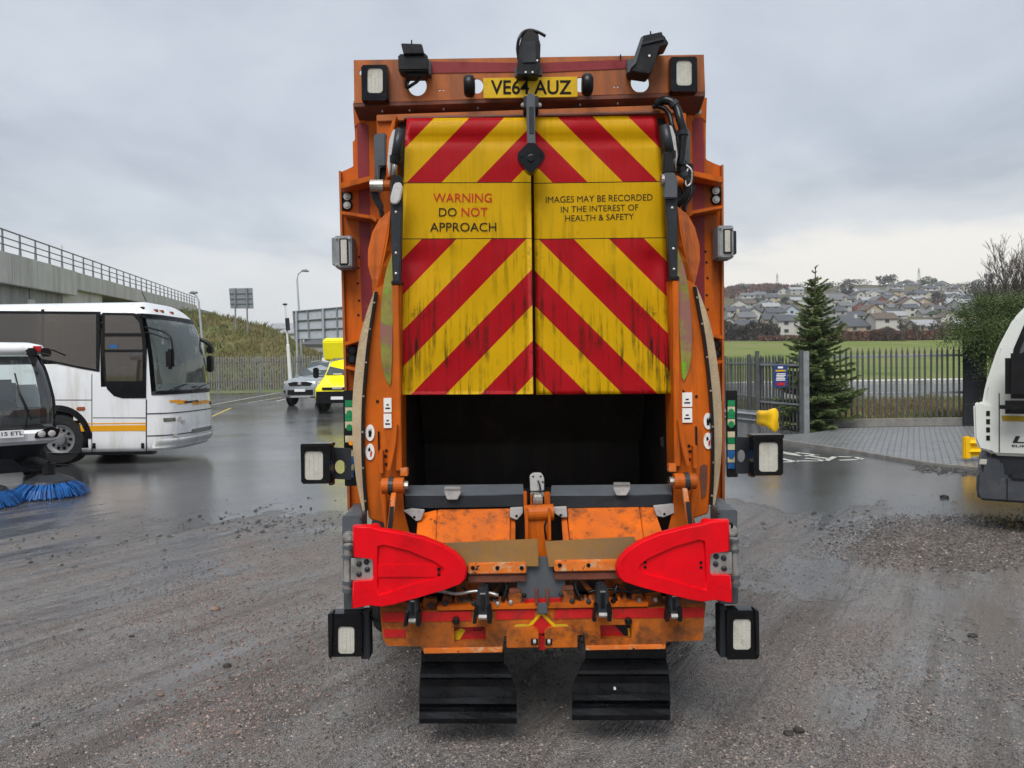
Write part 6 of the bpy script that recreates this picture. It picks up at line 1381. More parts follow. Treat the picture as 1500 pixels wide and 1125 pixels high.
# ---------------------------------------------------------------- dark panel, lamp posts, pole, sign backs
a, b_ = P(1411, 500, 20.9), P(1446, 667, 20.9)
dp = thing('hoarding', 'tall dark grey sheet hoarding at the end of the fence', 'hoarding', ((a.x+b_.x)/2, 20.9, zg(a.x, 20.9)))
zmid = P(1420, 592, 20.9).z
add('sheet', BX(a.x, b_.x, 20.90, 20.94, zmid+.006, a.z, .006), M['grey_dark'], dp); add('sheet', BX(a.x, b_.x, 20.90, 20.94, zg(a.x, 20.9)-.05, zmid, .006), M['grey_dark'], dp); add('post', BX(b_.x-.1, b_.x, 20.94, 21.04, 0, a.z, .006), M['galv_dark'], dp)
def lamp_post(label, x, yb, yt, Y, arm_px, base_z):
    b = P(x[0], yb, Y); t = P(x[1], yt, Y); e = P(arm_px, yt-1, Y); b.z = base_z
    o = thing('street_lamp', label, 'street lamp', b)
    s = 1 if e.x > t.x else -1
    bend = [b, b+(t-b)*.5, b+(t-b)*.93, b+(t-b)*.985+Vector((s*.12, 0, 0)), t+Vector((s*.35, 0, .05)), Vector((e.x-s*.5, e.y, t.z+.1))]
    add('column', tube(bmesh.new(), bend, [.11, .085, .07, .06, .05, .05], 10), M['galv_light'], o, smooth=True)
    add('lantern', bev(extr([[Vector((e.x-s*.6, Y-.14, t.z+.06)), Vector((e.x-s*.15, Y-.14, t.z+.02)), Vector((e.x, Y-.14, t.z+.08)), Vector((e.x-s*.2, Y-.14, t.z+.22)), Vector((e.x-s*.6, Y-.14, t.z+.18))]], Vector((0, .28, 0))), .03), M['galv'], o)
lamp_post('grey street lamp with its arm to the left behind the coach nose', (303, 290), 566, 431, 54, 277, bank_z(P(303, 566, 54).x, 54)-.2)
lamp_post('tall grey street lamp standing behind the large framed sign', (444, 434.5), 545, 399, 60, 453, bank_z(P(444, 545, 60).x, 60)-.2)
b = G(427, 578); pole = thing('white_pole', 'slim white pole standing beside the silver car', 'pole', b)
top = P(417.5, 446, b.y); add('mast', tube(bmesh.new(), [b-Vector((0, 0, .1)), b+(top-b)*.55, b+(top-b)*.56, top], [.13, .10, .06, .05], 10), M['white2'], pole); add('mast_cap', BX(top.x-.12, top.x+.12, top.y-.08, top.y+.08, top.z-.05, top.z+.06, .02), M['grey_dark'], pole)
add('dark_sleeve', tube(bmesh.new(), [P(420.5, 466, b.y-.1), P(422, 484, b.y-.1)], .13, 8), M['grey_dark'], pole)
# small dark-backed road sign on the bank
Ys = 80; q = [P(335.5, 422.5, Ys), P(370, 422, Ys+.6), P(371.5, 452, Ys+.6), P(338, 452, Ys)]
sb = thing('road_sign', 'dark grey back of a square road sign on the embankment', 'sign', (q[2].x, Ys, bank_z(q[2].x, Ys)))
add('panel', extr([q], Vector((0, -.05, 0))), M['sign_back'], sb)
for u in (.25, .5, .75): add('panel_rib', tube(bmesh.new(), [q[0]+(q[3]-q[0])*u+Vector((.05, -.1, 0)), q[1]+(q[2]-q[1])*u+Vector((-.05, -.1, 0))], .05, 5), M['sign_back'], sb)
for u in (.27, .77):
    t = q[0]+(q[1]-q[0])*u; add('post', CY(Vector((t.x, t.y-.18, bank_z(t.x, t.y)-.4)), Vector((t.x, t.y-.18, t.z)), .09, .09, 8), M['galv'], sb)
# big framed sign back
Yb = 52; q = [P(430, 456.5, Yb), P(560, 445, Yb-2.5), P(560, 494, Yb-2.5), P(433, 497, Yb)]
fs = thing('framed_sign', 'large pale sign back with grey frame grid behind the car', 'sign', (q[0].x, Yb, .6))
nx, nz = 6, 3
for i in range(nx):
    for j in range(nz):
        def B(u, v): return (q[0]*(1-u)+q[1]*u)*(1-v)+(q[3]*(1-u)+q[2]*u)*v
        e = .01; lp = [B((i+e)/nx, (j+e)/nz), B((i+1-e)/nx, (j+e)/nz), B((i+1-e)/nx, (j+1-e)/nz), B((i+e)/nx, (j+1-e)/nz)]
        add('panel', extr([lp], Vector((0, .03, 0))), M['sign_pale'], fs)
for i in range(nx+1): add('frame_upright', tube(bmesh.new(), [B(i/nx, -.02)+Vector((0, -.07, 0)), B(i/nx, 1.02)+Vector((0, -.07, 0))], .06, 6), M['galv'], fs)
for j in range(nz+1): add('frame_bar', tube(bmesh.new(), [B(0, j/nz)+Vector((0, -.07, 0)), B(1, j/nz)+Vector((0, -.07, 0))], .05, 6), M['galv'], fs)
for u in (.04, .35, .62, .95):
    t = B(u, 0); add('post', CY(Vector((t.x, t.y-.2, bank_z(t.x, t.y)-.3)), Vector((t.x, t.y-.2, t.z)), .075, .075, 8), M['galv_light'], fs)
a = P(472, 532, 38.5); ms = thing('small_white_sign', 'small white sign post between silver car and yellow van', 'sign', (a.x, 38.5, zg(a.x, 38.5)))
add('panel', BX(a.x-.02, a.x+.36, 38.5, 38.53, a.z-.1, a.z+.28, .01), M['white_st'], ms); add('post', CY((a.x+.1, 38.56, zg(a.x, 38.5)-.1), (a.x+.1, 38.56, a.z+.2), .03), M['galv'], ms)
# ---------------------------------------------------------------- spruce
def spruce(label, base, H, R, seed):
    rnd = random.Random(seed); t = thing('spruce_tree', label, 'tree', base); b = Vector(base)
    add('trunk', tube(bmesh.new(), [b+Vector((0, 0, -.1)), b+Vector((.02, 0, H*.5)), b+Vector((.0, 0, H*.85)), b+Vector((.03, 0, H))], [.10, .06, .025, .008], 8), M['bark'], t)
    bm = bmesh.new(); tw = bmesh.new()
    def needle(p, d, L_, w):
        s = d.cross(Vector((rnd.uniform(-1, 1), rnd.uniform(-1, 1), rnd.uniform(-.3, 1)))).normalized()*w
        v = [bm.verts.new(x) for x in (p-s, p+s, p+d*L_)]; bm.faces.new(v)
    z = .10
    while z < H-.45:
        f = z/H; L0 = R*interp([(0, .80), (.08, 1.0), (.25, .98), (.42, .70), (.58, .62), (.75, .46), (.88, .26), (.92, .13), (1, .08)], f)
        nb = 9 if f < .6 else 7
        for k in range(nb):
            a = rnd.uniform(0, 6.283); L_ = L0*rnd.uniform(.45, 1.22); zz = z+rnd.uniform(-.10, .10)
            rise = interp([(0, -.10), (.4, .02), (.8, .32), (1, .6)], f)+rnd.uniform(-.10, .10)
            d = Vector((math.cos(a), math.sin(a), rise)).normalized(); p0 = b+Vector((0, 0, zz))
            pts = [p0+d*(L_*u)+Vector((0, 0, -.16*L_*u*(1-u)*2+.10*L_*max(0, u-.6))) for u in (0, .25, .5, .75, 1)]
            tube(tw, pts, [.014, .011, .009, .006, .003], 4)
            n = int(44+105*L_)
            for i in range(n):
                u = rnd.uniform(.03, 1)**.9; i0 = min(int(u*4), 3); q = pts[i0]+(pts[i0+1]-pts[i0])*(u*4-i0)
                side = rnd.choice((-1, 1)); sd = Vector((-d.y, d.x, 0)).normalized()*side
                tl = .34*L_*(1-u*.55)*rnd.uniform(.5, 1)
                e = (sd*.8+d*.65+Vector((0, 0, rnd.uniform(-.28, .10)))).normalized()
                m = max(2, int(tl/.030))
                for j in range(m): needle(q+e*(tl*j/m)+Vector((0, 0, rnd.uniform(-.012, .012))), (e+Vector((rnd.uniform(-.5, .5), rnd.uniform(-.5, .5), rnd.uniform(-.3, .55)))).normalized(), rnd.uniform(.055, .095), .013)
        z += rnd.uniform(.10, .15) if f < .7 else rnd.uniform(.12, .17)
    # bare leader with two short whorls
    for zt, L_ in ((H*.90, .16), (H*.965, .10), (H*.995, .07)):
        for k in range(5):
            a = rnd.uniform(0, 6.28); d = Vector((math.cos(a), math.sin(a), rnd.uniform(.3, 1.1))).normalized(); L_ *= rnd.uniform(.7, 1.25); p = b+Vector((.02, 0, zt-rnd.uniform(0, .05)))
            tube(tw, [p, p+d*L_], [.008, .004], 4)
            for i in range(26): needle(p+d*L_*rnd.random(), (d+Vector((rnd.uniform(-1, 1), rnd.uniform(-1, 1), rnd.uniform(-.4, 1)))).normalized(), .045, .006)
    for i in range(120): needle(b+Vector((.02, 0, H*rnd.uniform(.84, 1))), Vector((rnd.uniform(-1, 1), rnd.uniform(-1, 1), .6)).normalized(), .04, .006)
    add('crown', bm, M['spruce'], t); add('branches', tw, M['bark'], t)
g = P(1195, 628, 20.7); g.z = zg(g.x, g.y)+.04; spruce('single green spruce standing beside the palisade gate', (g.x, g.y, g.z), P(1191, 391, g.y).z-g.z, 1.12, 3)
# ---------------------------------------------------------------- cypress at the right edge
def clump_tree(name, label, base, H, lobes, n, m, leaf, seed, cat='tree', trunk=.12, droop=.3, group=None):
    rnd = random.Random(seed); t = thing(name, label, cat, base, group=group); b = Vector(base)
    limbs = bmesh.new(); tube(limbs, [b+Vector((0, 0, -.2)), b+Vector((.05, 0, H*.5)), b+Vector((0, 0, H*.85))], [trunk, trunk*.7, trunk*.25], 7)
    for c, r in lobes[:10]:
        tube(limbs, [b+Vector((0, 0, max(H*.15, c[2]*.55))), b+Vector(c)*.6+Vector((0, 0, c[2]*.25)), b+Vector(c)], [trunk*.4, trunk*.25, trunk*.08], 5)
    add('trunk', limbs, M['bark'], t)
    bm = bmesh.new(); tot = sum(r[0]*r[1]*r[2] if isinstance(r, tuple) else r**3 for c, r in lobes)
    for c, r in lobes:
        rr = r if isinstance(r, tuple) else (r, r, r); k = int(n*(rr[0]*rr[1]*rr[2])/tot)+12
        sprays = [(Vector((rnd.gauss(0, 1), rnd.gauss(0, 1), rnd.gauss(0, 1))).normalized()*rnd.uniform(.55, 1.08)) for _ in range(max(4, k//14))]
        for i in range(k):
            s = rnd.choice(sprays); p = b+Vector(c)+Vector((s.x*rr[0], s.y*rr[1], s.z*rr[2]))
            d = Vector((s.x, s.y, s.z*.4-droop+rnd.uniform(-.3, .3))).normalized()
            p = p+d*rnd.uniform(-1, 1.4)*leaf*5+Vector((rnd.gauss(0, 1), rnd.gauss(0, 1), rnd.gauss(0, .5)))*leaf*1.1
            q = (d+Vector((rnd.gauss(0, .5), rnd.gauss(0, .5), rnd.gauss(0, .4)))).normalized(); sd = q.cross(Vector((rnd.gauss(0, 1), rnd.gauss(0, 1), 1))).normalized()*leaf*.22
            v = [bm.verts.new(x) for x in (p-sd*.5, p+q*leaf*.5+sd, p+q*leaf, p+q*leaf*.45-sd)]; bm.faces.new(v)
    add('crown', bm, M[m], t); return t
cyb = P(1470, 640, 21.6); cyb.z = zg(cyb.x, cyb.y)
def lob(px, py, Y, r): p = P(px, py, Y-.55)-cyb; return ((p.x, p.y, p.z), r)
clump_tree('cypress_tree', 'broad green cypress overhanging the dark hoarding at the right', cyb, 4.2,
    [lob(1412, 462, 21.2, (.35, .35, .22)), lob(1440, 448, 21.4, (.5, .5, .3)), lob(1420, 488, 20.9, (.5, .5, .28)), lob(1450, 478, 21.0, (.6, .6, .35)), lob(1480, 455, 21.4, (.6, .6, .4)), lob(1452, 512, 20.6, (.32, .4, .25)), lob(1474, 508, 21, (.45, .6, .4)), lob(1432, 494, 20.8, (.35, .4, .16)), lob(1464, 540, 20.6, (.22, .4, .25)), lob(1482, 562, 20.9, (.3, .4, .35)), lob(1500, 500, 21.4, (.7, .7, .5)), lob(1510, 450, 21.6, (.6, .6, .4)), lob(1455, 440, 21.6, (.3, .3, .18)), lob(1490, 600, 21.4, (.5, .5, .6)), lob(1530, 560, 21.6, (.7, .6, .8))], 60000, 'cypress', .060, 11)
# ---------------------------------------------------------------- bare trees
def bare_tree(label, base, H, spread, seed, depth=6, m='twig', name='bare_tree', group=None, r0=None, cat='tree', fork=(2, 3), multi=1, minr=.004):
    rnd = random.Random(seed); t = thing(name, label, cat, base, group=group); b = Vector(base); tr = bmesh.new(); cr = bmesh.new()
    r0 = r0 or H*.02
    def grow(p, d, L_, r, lev):
        pts = [p]; q = p; dd = d
        for i in range(3):
            dd = (dd+Vector((rnd.gauss(0, .12), rnd.gauss(0, .12), .06))).normalized(); q = q+dd*L_/3; pts.append(q)
        tube(tr if lev <= 1 else cr, pts, [r, r*.88, r*.78, r*.68], 6 if lev <= 1 else (4 if lev < 4 else 3))
        if lev >= depth: return
        for k in range(rnd.randint(*fork)+(1 if lev > 2 else 0)):
            a = rnd.uniform(0, 6.28); tilt = rnd.uniform(.25, .75)*spread
            s = dd.orthogonal().normalized(); s = (Matrix.Rotation(a, 3, dd) @ s)
            nd = (dd*math.cos(tilt)+s*math.sin(tilt)+Vector((0, 0, .15))).normalized()
            grow(pts[rnd.choice((1, 2, 3)) if k else 3], nd, L_*rnd.uniform(.58, .85), max(r*rnd.uniform(.45, .68), minr), lev+1)
    for k in range(multi):
        d = Vector((rnd.gauss(0, .22), rnd.gauss(0, .2), 1)).normalized() if multi > 1 else Vector((0, 0, 1))
        grow(b+Vector((rnd.gauss(0, .15), 0, -.1))*(multi > 1), d, H*.27, r0*rnd.uniform(.7, 1), 0)
    add('trunk', tr, M[m], t); add('crown', cr, M[m], t); return t
p = P(1474, 445, 48); bare_tree('tall bare tree rising behind the cypress', (p.x, p.y, zg(p.x, p.y)), P(1480, 332, 48).z-zg(p.x, p.y), .75, 5, 7, r0=.17, multi=2, minr=.009)
p = P(1504, 440, 46); bare_tree('bare tree cut by the right edge above the lorry', (p.x, p.y, zg(p.x, p.y)), P(1500, 336, 46).z-zg(p.x, p.y), .75, 8, 7, r0=.17, multi=2, minr=.009)
for k, (px, py, pt, w) in enumerate(((1322, 500, 458, .9), (1345, 499, 462, 1), (1368, 498, 455, 1), (1392, 498, 465, 1), (1302, 500, 470, 1), (1408, 496, 460, 1))):
    g = G(px, py); h = P(px, pt, g.y).z-g.z
    bare_tree(['bare grey tree at the left of the field edge row', 'second bare tree from the left on the field edge', 'tallest bare tree in the middle of the field edge row', 'bare tree fourth from the left at the field edge', 'smallest bare tree beside the brown brambles', 'bare tree at the field edge nearest the cypress'][k], g, h*.95, 1.0, 20+k, 5, group='bare trees along the field edge', multi=3, r0=.16, minr=.035)
# ---------------------------------------------------------------- hedges and scrub along the far field edge
def scrub(name, label, pts, h, m, n, leaf, seed, cat='hedge', depth=4, zoff=0):
    rnd = random.Random(seed); bm = bmesh.new()
    for i in range(n):
        u = rnd.random()*(len(pts)-1); k = int(u); a = pts[k]; b = pts[k+1]; f = u-k
        x = a.x+(b.x-a.x)*f+rnd.gauss(0, .4); y = a.y+(b.y-a.y)*f+rnd.uniform(0, depth)
        hh = h*(.55+.75*abs(mnoise.noise((x*.18, y*.1, seed))) + .15*mnoise.noise((x*.9, 0, seed))); z = zg(x, y)+hh*rnd.random()**.7
        d = Vector((rnd.gauss(0, .5), rnd.gauss(0, .5), 1)).normalized(); sd = Vector((rnd.gauss(0, 1), rnd.gauss(0, 1), .2)).normalized()*leaf*.3
        bm.faces.new([bm.verts.new(q) for q in (Vector((x, y, z))-sd, Vector((x, y, z))+sd, Vector((x, y, z))+d*leaf)])
    return tag(add(name, bm, M[m]), label, cat)
E = lambda x, y: G(x, y)
scrub('bramble_hedge', 'long red brown bramble hedge along the far edge of the field', [E(1205, 500), E(1300, 499.5), E(1425, 497)], 2.3, 'hedge_brown', 15000, .9, 4)
scrub('dark_scrub', 'dark bare thicket at the field edge beside the truck', [E(1050, 499), E(1100, 499), E(1140, 499)], 4.6, 'shrub_dark', 9000, 1.0, 6)
scrub('low_brown_scrub', 'low tan scrub between the dark thicket and the spruce', [E(1120, 500), E(1210, 500)], 1.2, 'hedge_brown', 2500, .7, 9)
# ---------------------------------------------------------------- houses on the hillside
WALLS = {'white': (.44, .43, .39), 'cream': (.38, .34, .25), 'grey': (.32, .32, .31), 'brick': (.20, .07, .05), 'tan': (.36, .28, .19), 'blue': (.36, .43, .50)}
ROOFS = {'slate': (.075, .08, .09), 'grey': (.13, .135, .14), 'pale': (.28, .29, .30), 'brown': (.11, .085, .07)}
WM = {k: mat(k+'_render', v, .85, var=.06, vscale=.3) for k, v in WALLS.items()}
RM = {k: mat(k+'_roof_tiles', v, .75, var=.15, vscale=.5) for k, v in ROOFS.items()}
M['pane'] = mat('far_window_pane', (.03, .035, .04), .15, var=.2)
HN = 0
def house(px, py, wpx, kind='side', wall='white', roof='slate', storeys=2, label='', rot=0.0, depth=7.0):
    """px,py: middle of the wall foot; wpx: width in photograph pixels; 'side' shows the long roof slope, 'gable' the gable end"""
    g = G(px, py); s = FPX/g.y; w = wpx/s; h = 2.2*storeys; rh = 1.8 if kind == 'side' else min(w*.34, 2.8)
    o = thing('house', label, 'house', (g.x, g.y, g.z-.4), math.radians(rot), 'houses on the far hillside')
    A = lambda n, bm, m, par=o: add(n, bm, m, par, True)
    d = depth; wt = WM[wall]
    A('wall', BX(-w/2, w/2, 0, d, -1.5, h+.4), wt)
    z0 = h+.4; ov = .35
    if kind == 'side':
        A('roof', extr([[Vector((-w/2-ov, -ov, z0-.15)), Vector((-w/2-ov, d/2, z0+rh)), Vector((-w/2-ov, d+ov, z0-.15)), Vector((-w/2-ov, d+ov, z0-.35)), Vector((-w/2-ov, d/2, z0+rh-.25)), Vector((-w/2-ov, -ov, z0-.35))]], Vector((w+2*ov, 0, 0))), RM[roof])
        A('gable', extr([[Vector((-w/2, 0, z0)), Vector((-w/2, d/2, z0+rh-.3)), Vector((-w/2, d, z0))]], Vector((w, 0, 0))), wt)
    else:
        A('roof', extr([[Vector((-w/2-ov, -ov, z0-.2)), Vector((0, -ov, z0+rh)), Vector((w/2+ov, -ov, z0-.2)), Vector((w/2+ov, -ov, z0-.42)), Vector((0, -ov, z0+rh-.28)), Vector((-w/2-ov, -ov, z0-.42))]], Vector((0, d+2*ov, 0))), RM[roof])
        A('gable', extr([[Vector((-w/2, 0, z0-.02)), Vector((0, 0, z0+rh-.3)), Vector((w/2, 0, z0-.02))]], Vector((0, d, 0))), wt)
    n = max(1, int(w/3.4))
    for fl in range(storeys):
        for i in range(n):
            x = -w/2+w*(i+.5)/n; zb = .4+.8+2.2*fl
            win = A('window', BX(x-.75, x+.75, -.06, .05, zb, zb+1.15), WM['white']); A('pane', BX(x-.62, x+.62, -.09, -.05, zb+.1, zb+1.05), M['pane'], win)
    if kind == 'side' and rot == 0 and random.random() < .6: 
        x = random.choice((-w*.4, w*.4)); A('chimney', BX(x-.4, x+.4, d/2-.4, d/2+.4, z0+rh-.5, z0+rh+1.0), wt)
    return o
H_ = [  # front row, left of the spruce
 (1068, 491, 14, 'gable', 'white', 'grey', 2), (1094, 486, 36, 'side', 'cream', 'slate', 1), (1131, 489, 20, 'side', 'cream', 'slate', 2), (1152, 492, 22, 'side', 'white', 'slate', 2), (1113, 476, 17, 'gable', 'white', 'grey', 1),
 (1138, 474, 24, 'side', 'grey', 'slate', 2), (1080, 470, 28, 'side', 'grey', 'slate', 2), (1107, 464, 36, 'side', 'grey', 'slate', 1), (1072, 459, 24, 'side', 'white', 'slate', 1), (1160, 470, 24, 'gable', 'blue', 'grey', 2), (1126, 453, 22, 'gable', 'blue', 'grey', 1), (1143, 456, 20, 'side', 'blue', 'slate', 1),
 (1098, 447, 36, 'side', 'white', 'slate', 1), (1132, 447, 20, 'side', 'cream', 'slate', 2), (1167, 443, 26, 'side', 'white', 'slate', 1), (1081, 441, 12, 'gable', 'tan', 'brown', 1),
 # right of the spruce, near row
 (1238, 484, 30, 'side', 'white', 'slate', 1), (1262, 488, 40, 'side', 'tan', 'slate', 1), (1290, 487, 26, 'gable', 'grey', 'slate', 1), (1262, 470, 46, 'side', 'white', 'slate', 1), (1305, 466, 46, 'side', 'cream', 'slate', 1), (1228, 472, 26, 'side', 'grey', 'slate', 2),
 # second row: brick gables
 (1260, 455, 20, 'gable', 'brick', 'grey', 1), (1240, 453, 16, 'side', 'white', 'grey', 1), (1291, 446, 20, 'gable', 'brick', 'grey', 1), (1273, 445, 18, 'side', 'white', 'pale', 1), (1326, 446, 18, 'gable', 'brick', 'slate', 1), (1353, 450, 26, 'gable', 'tan', 'grey', 1), (1336, 452, 14, 'side', 'white', 'pale', 1), (1310, 442, 16, 'gable', 'white', 'slate', 1),
 # third row and crest
 (1226, 446, 30, 'side', 'cream', 'grey', 2), (1245, 437, 26, 'side', 'cream', 'pale', 2), (1330, 435, 60, 'side', 'white', 'slate', 1), (1360, 432, 34, 'side', 'cream', 'slate', 1), (1271, 430, 34, 'side', 'cream', 'grey', 1), (1310, 424, 24, 'side', 'white', 'slate', 1), (1341, 422, 20, 'side', 'white', 'slate', 1), (1380, 426, 24, 'gable', 'grey', 'grey', 2),
 (1401, 437, 26, 'side', 'white', 'pale', 1), (1424, 439, 26, 'side', 'white', 'pale', 1), (1434, 420, 9, 'gable', 'white', 'grey', 2), (1395, 448, 28, 'side', 'grey', 'pale', 1), (1410, 455, 26, 'side', 'grey', 'slate', 1), (1215, 460, 22, 'gable', 'white', 'grey', 2)]
rh_ = random.Random(77)
for (y0, y1, n, wlo, whi) in ((480, 492, 9, 22, 34), (466, 480, 15, 18, 30), (450, 464, 18, 15, 26), (436, 448, 18, 13, 23), (425, 434, 12, 11, 20)):
    for k in range(n):
        px = 1066+(1430-1066)*(k+rh_.uniform(.1, .9))/n
        if 1180 < px < 1206: continue
        H_.append((px, rh_.uniform(y0, y1), rh_.uniform(wlo, whi), rh_.choice(('side', 'side', 'side', 'gable')) if y0 < 482 else 'side', rh_.choice(('white', 'white', 'cream', 'grey', 'tan', 'white')), rh_.choice(('slate', 'slate', 'slate', 'grey', 'pale', 'brown')), rh_.choice((1, 1, 2))))
words = {'white': 'white rendered', 'cream': 'cream rendered', 'grey': 'grey rendered', 'brick': 'red brick', 'tan': 'tan', 'blue': 'pale blue'}
ORD = 'first second third fourth fifth sixth seventh eighth ninth tenth eleventh twelfth thirteenth fourteenth fifteenth sixteenth seventeenth eighteenth nineteenth twentieth'.split()
ORD = ORD+['twenty-'+o for o in ORD[:9]]+['thirtieth']+['thirty-'+o for o in ORD[:9]]+['fortieth']+['forty-'+o for o in ORD[:9]]
def rowof(py): return 'lowest row' if py > 481 else 'lower slope' if py > 465 else 'middle slope' if py > 449 else 'upper slope' if py > 435 else 'crest'
rows_ = {}
for h in sorted(H_): rows_.setdefault(rowof(h[1]), []).append(h)
for row, hs in rows_.items():
    for k, (px, py, w, kd, wl_, rf, stn) in enumerate(hs):
        ww = min(w, 26) if kd == 'gable' else w
        house(px, py, ww, kd, wl_, rf, stn, f"{words[wl_]} house with {rf} {'gable' if kd == 'gable' else 'roof'}, {ORD[k]} from the left on the hill's {row}", random.choice((0, 0, -6, 5)) if kd == 'side' else random.choice((8, 12, -8)))
# ---------------------------------------------------------------- trees on the crest and between the houses
def far_clump(px, py, wpx, hpx, m, label, seed, cat='tree', name='far_tree', n=700, flat=.8):
    g = G(px, py); s = FPX/g.y; w = wpx/s; h = hpx/s; rnd = random.Random(seed)
    t = thing(name, label, cat, g); b = Vector(g)
    add('trunk', CY(b+Vector((0, 0, -1)), b+Vector((0, 0, h*.5)), .3, .15, 6), M['bark'], t)
    bm = bmesh.new()
    cs = [(Vector((rnd.uniform(-.36, .36)*w, rnd.uniform(-.3, .3)*w, h*rnd.uniform(.35, .8))), rnd.uniform(.16, .3)) for _ in range(9)]
    for i in range(n):
        c, r = rnd.choice(cs); d = Vector((rnd.gauss(0, 1), rnd.gauss(0, 1), rnd.gauss(0, 1))).normalized()
        p = b+c+Vector((d.x*r*w, d.y*r*w, d.z*r*h*flat))*rnd.uniform(.5, 1.05); L_ = h*.10*rnd.uniform(.5, 1.3)
        e = Vector((rnd.gauss(0, 1), rnd.gauss(0, 1), rnd.gauss(.3, 1))).normalized()*L_; sd = e.cross(Vector((rnd.gauss(0, 1), rnd.gauss(0, 1), rnd.gauss(0, 1)))).normalized()*L_*.4
        bm.faces.new([bm.verts.new(q) for q in (p-sd, p+sd, p+e)])
    add('crown', bm, M[m], t)
FT = [(1297, 424, 26, 22, 'far_tree', 'dark wind bent tree on the skyline above the brick gables'), (1260, 422, 30, 12, 'far_tree', 'low dark tree clump on the skyline left of the bent tree'), (1234, 424, 24, 14, 'far_tree', 'dark tree clump on the skyline just right of the spruce top'), (1322, 420, 22, 10, 'far_tree', 'low skyline tree clump left of the right pylon'), (1360, 424, 18, 18, 'far_green', 'dark evergreen pair beside the grey gabled house'), (1380, 412, 18, 18, 'far_tree', 'pale rounded bare tree on the skyline'), (1398, 412, 20, 22, 'far_tree', 'large rounded bare tree on the skyline left of the square tree'), (1418, 413, 8, 11, 'far_green', 'small square topped dark tree on the skyline'), (1412, 422, 36, 9, 'far_green', 'long green hedge on the crest above the pale roofs'), (1450, 420, 14, 18, 'far_tree', 'dark tree at the crest beside the small white house'), (1440, 440, 40, 26, 'far_tree', 'brown bare thicket above the cypress'),
      (1150, 446, 12, 12, 'far_green', 'small evergreen among the houses left of the spruce'), (1240, 440, 14, 22, 'far_tree', 'dark tree behind the spruce right side'), (1374, 452, 14, 22, 'far_tree', 'dark conifer clump between the tan gable and pale roofs'), (1292, 460, 34, 8, 'far_green', 'low dark hedge between the brick gables and lower roofs'), (1380, 468, 40, 14, 'far_green', 'olive garden shrubs above the bare tree row'), (1345, 420, 30, 9, 'far_tree', 'dark skyline trees behind the white crest houses'), (1178, 430, 26, 14, 'far_tree', 'dark wood on the hill left of the spruce top'), (1212, 428, 20, 14, 'far_tree', 'dark wood on the hill behind the spruce top'),
      (1072, 438, 16, 12, 'far_tree', 'dark tree on the skyline nearest the refuse truck'), (1086, 432, 8, 14, 'far_tree', 'pointed tree on the left skyline'), (1098, 428, 6, 9, 'far_tree', 'small pointed tree on the left skyline'), (1110, 428, 6, 7, 'far_tree', 'tiny tree on the left skyline ridge'), (1152, 452, 16, 10, 'hedge_brown', 'rusty brown shrub among the blue houses'), (1205, 486, 20, 16, 'shrub_dark', 'dark shrub behind the spruce lower right'), (1170, 420, 20, 6, 'far_tree', 'thin tree line on the ridge left of the spruce top')]
for k, (px, py, w, h, m, lab) in enumerate(FT): far_clump(px, py, w*1.15, h*1.15, m, lab, 50+k)
gt = sorted((1066+364*rh_.random(), rh_.uniform(428, 490)) for _ in range(39))
for k, (px, py) in enumerate(gt):
    far_clump(px, py, rh_.uniform(9, 20), rh_.uniform(8, 17), rh_.choice(('far_tree', 'far_tree', 'far_green', 'shrub_dark', 'hedge_brown')), f"small garden tree among the hillside houses, {ORD[k]} from the left", 200+k, name='garden_tree', n=260)
scrub('moorland', 'rusty brown moor on the hilltop beside the left pylon', [E(1072, 442), E(1120, 430), E(1180, 428)], 3.0, 'hedge_brown', 5000, 3.2, 31, 'moor', 60)
# ---------------------------------------------------------------- pylons
def pylon(px, py, hpx, Y, label):
    b = P(px, py, Y); h = hpx*Y/FPX; o = thing('pylon', label, 'pylon', b); r = .13; w = h*.11
    for sx in (-1, 1):
        for sy in (-1, 1): add('leg', tube(bmesh.new(), [b+Vector((sx*w, sy*w, -6)), b+Vector((sx*w*.45, sy*w*.45, h*.6)), b+Vector((0, 0, h))], r, 4), M['galv'], o)
    for k, z in enumerate((.12, .28, .44, .6)):
        ww = w*(1-.55*z/.6); add('brace', tube(bmesh.new(), [b+Vector((-ww, -ww, h*z)), b+Vector((ww*.8, -ww*.8, h*(z+.15)))], r*.6, 4), M['galv'], o); add('brace', tube(bmesh.new(), [b+Vector((ww, -ww, h*z)), b+Vector((-ww*.8, -ww*.8, h*(z+.15)))], r*.6, 4), M['galv'], o)
    for z, L_ in ((.66, 1.2), (.78, 1.0), (.90, .8)): add('crossarm', tube(bmesh.new(), [b+Vector((-w*L_, 0, h*z)), b+Vector((w*L_, 0, h*z))], r*.7, 4), M['galv'], o)
pylon(1346, 414, 22, 690, 'steel pylon on the skyline above the white crest houses'); pylon(1138.5, 418, 18, 690, 'slim steel pylon on the left skyline above the moor')
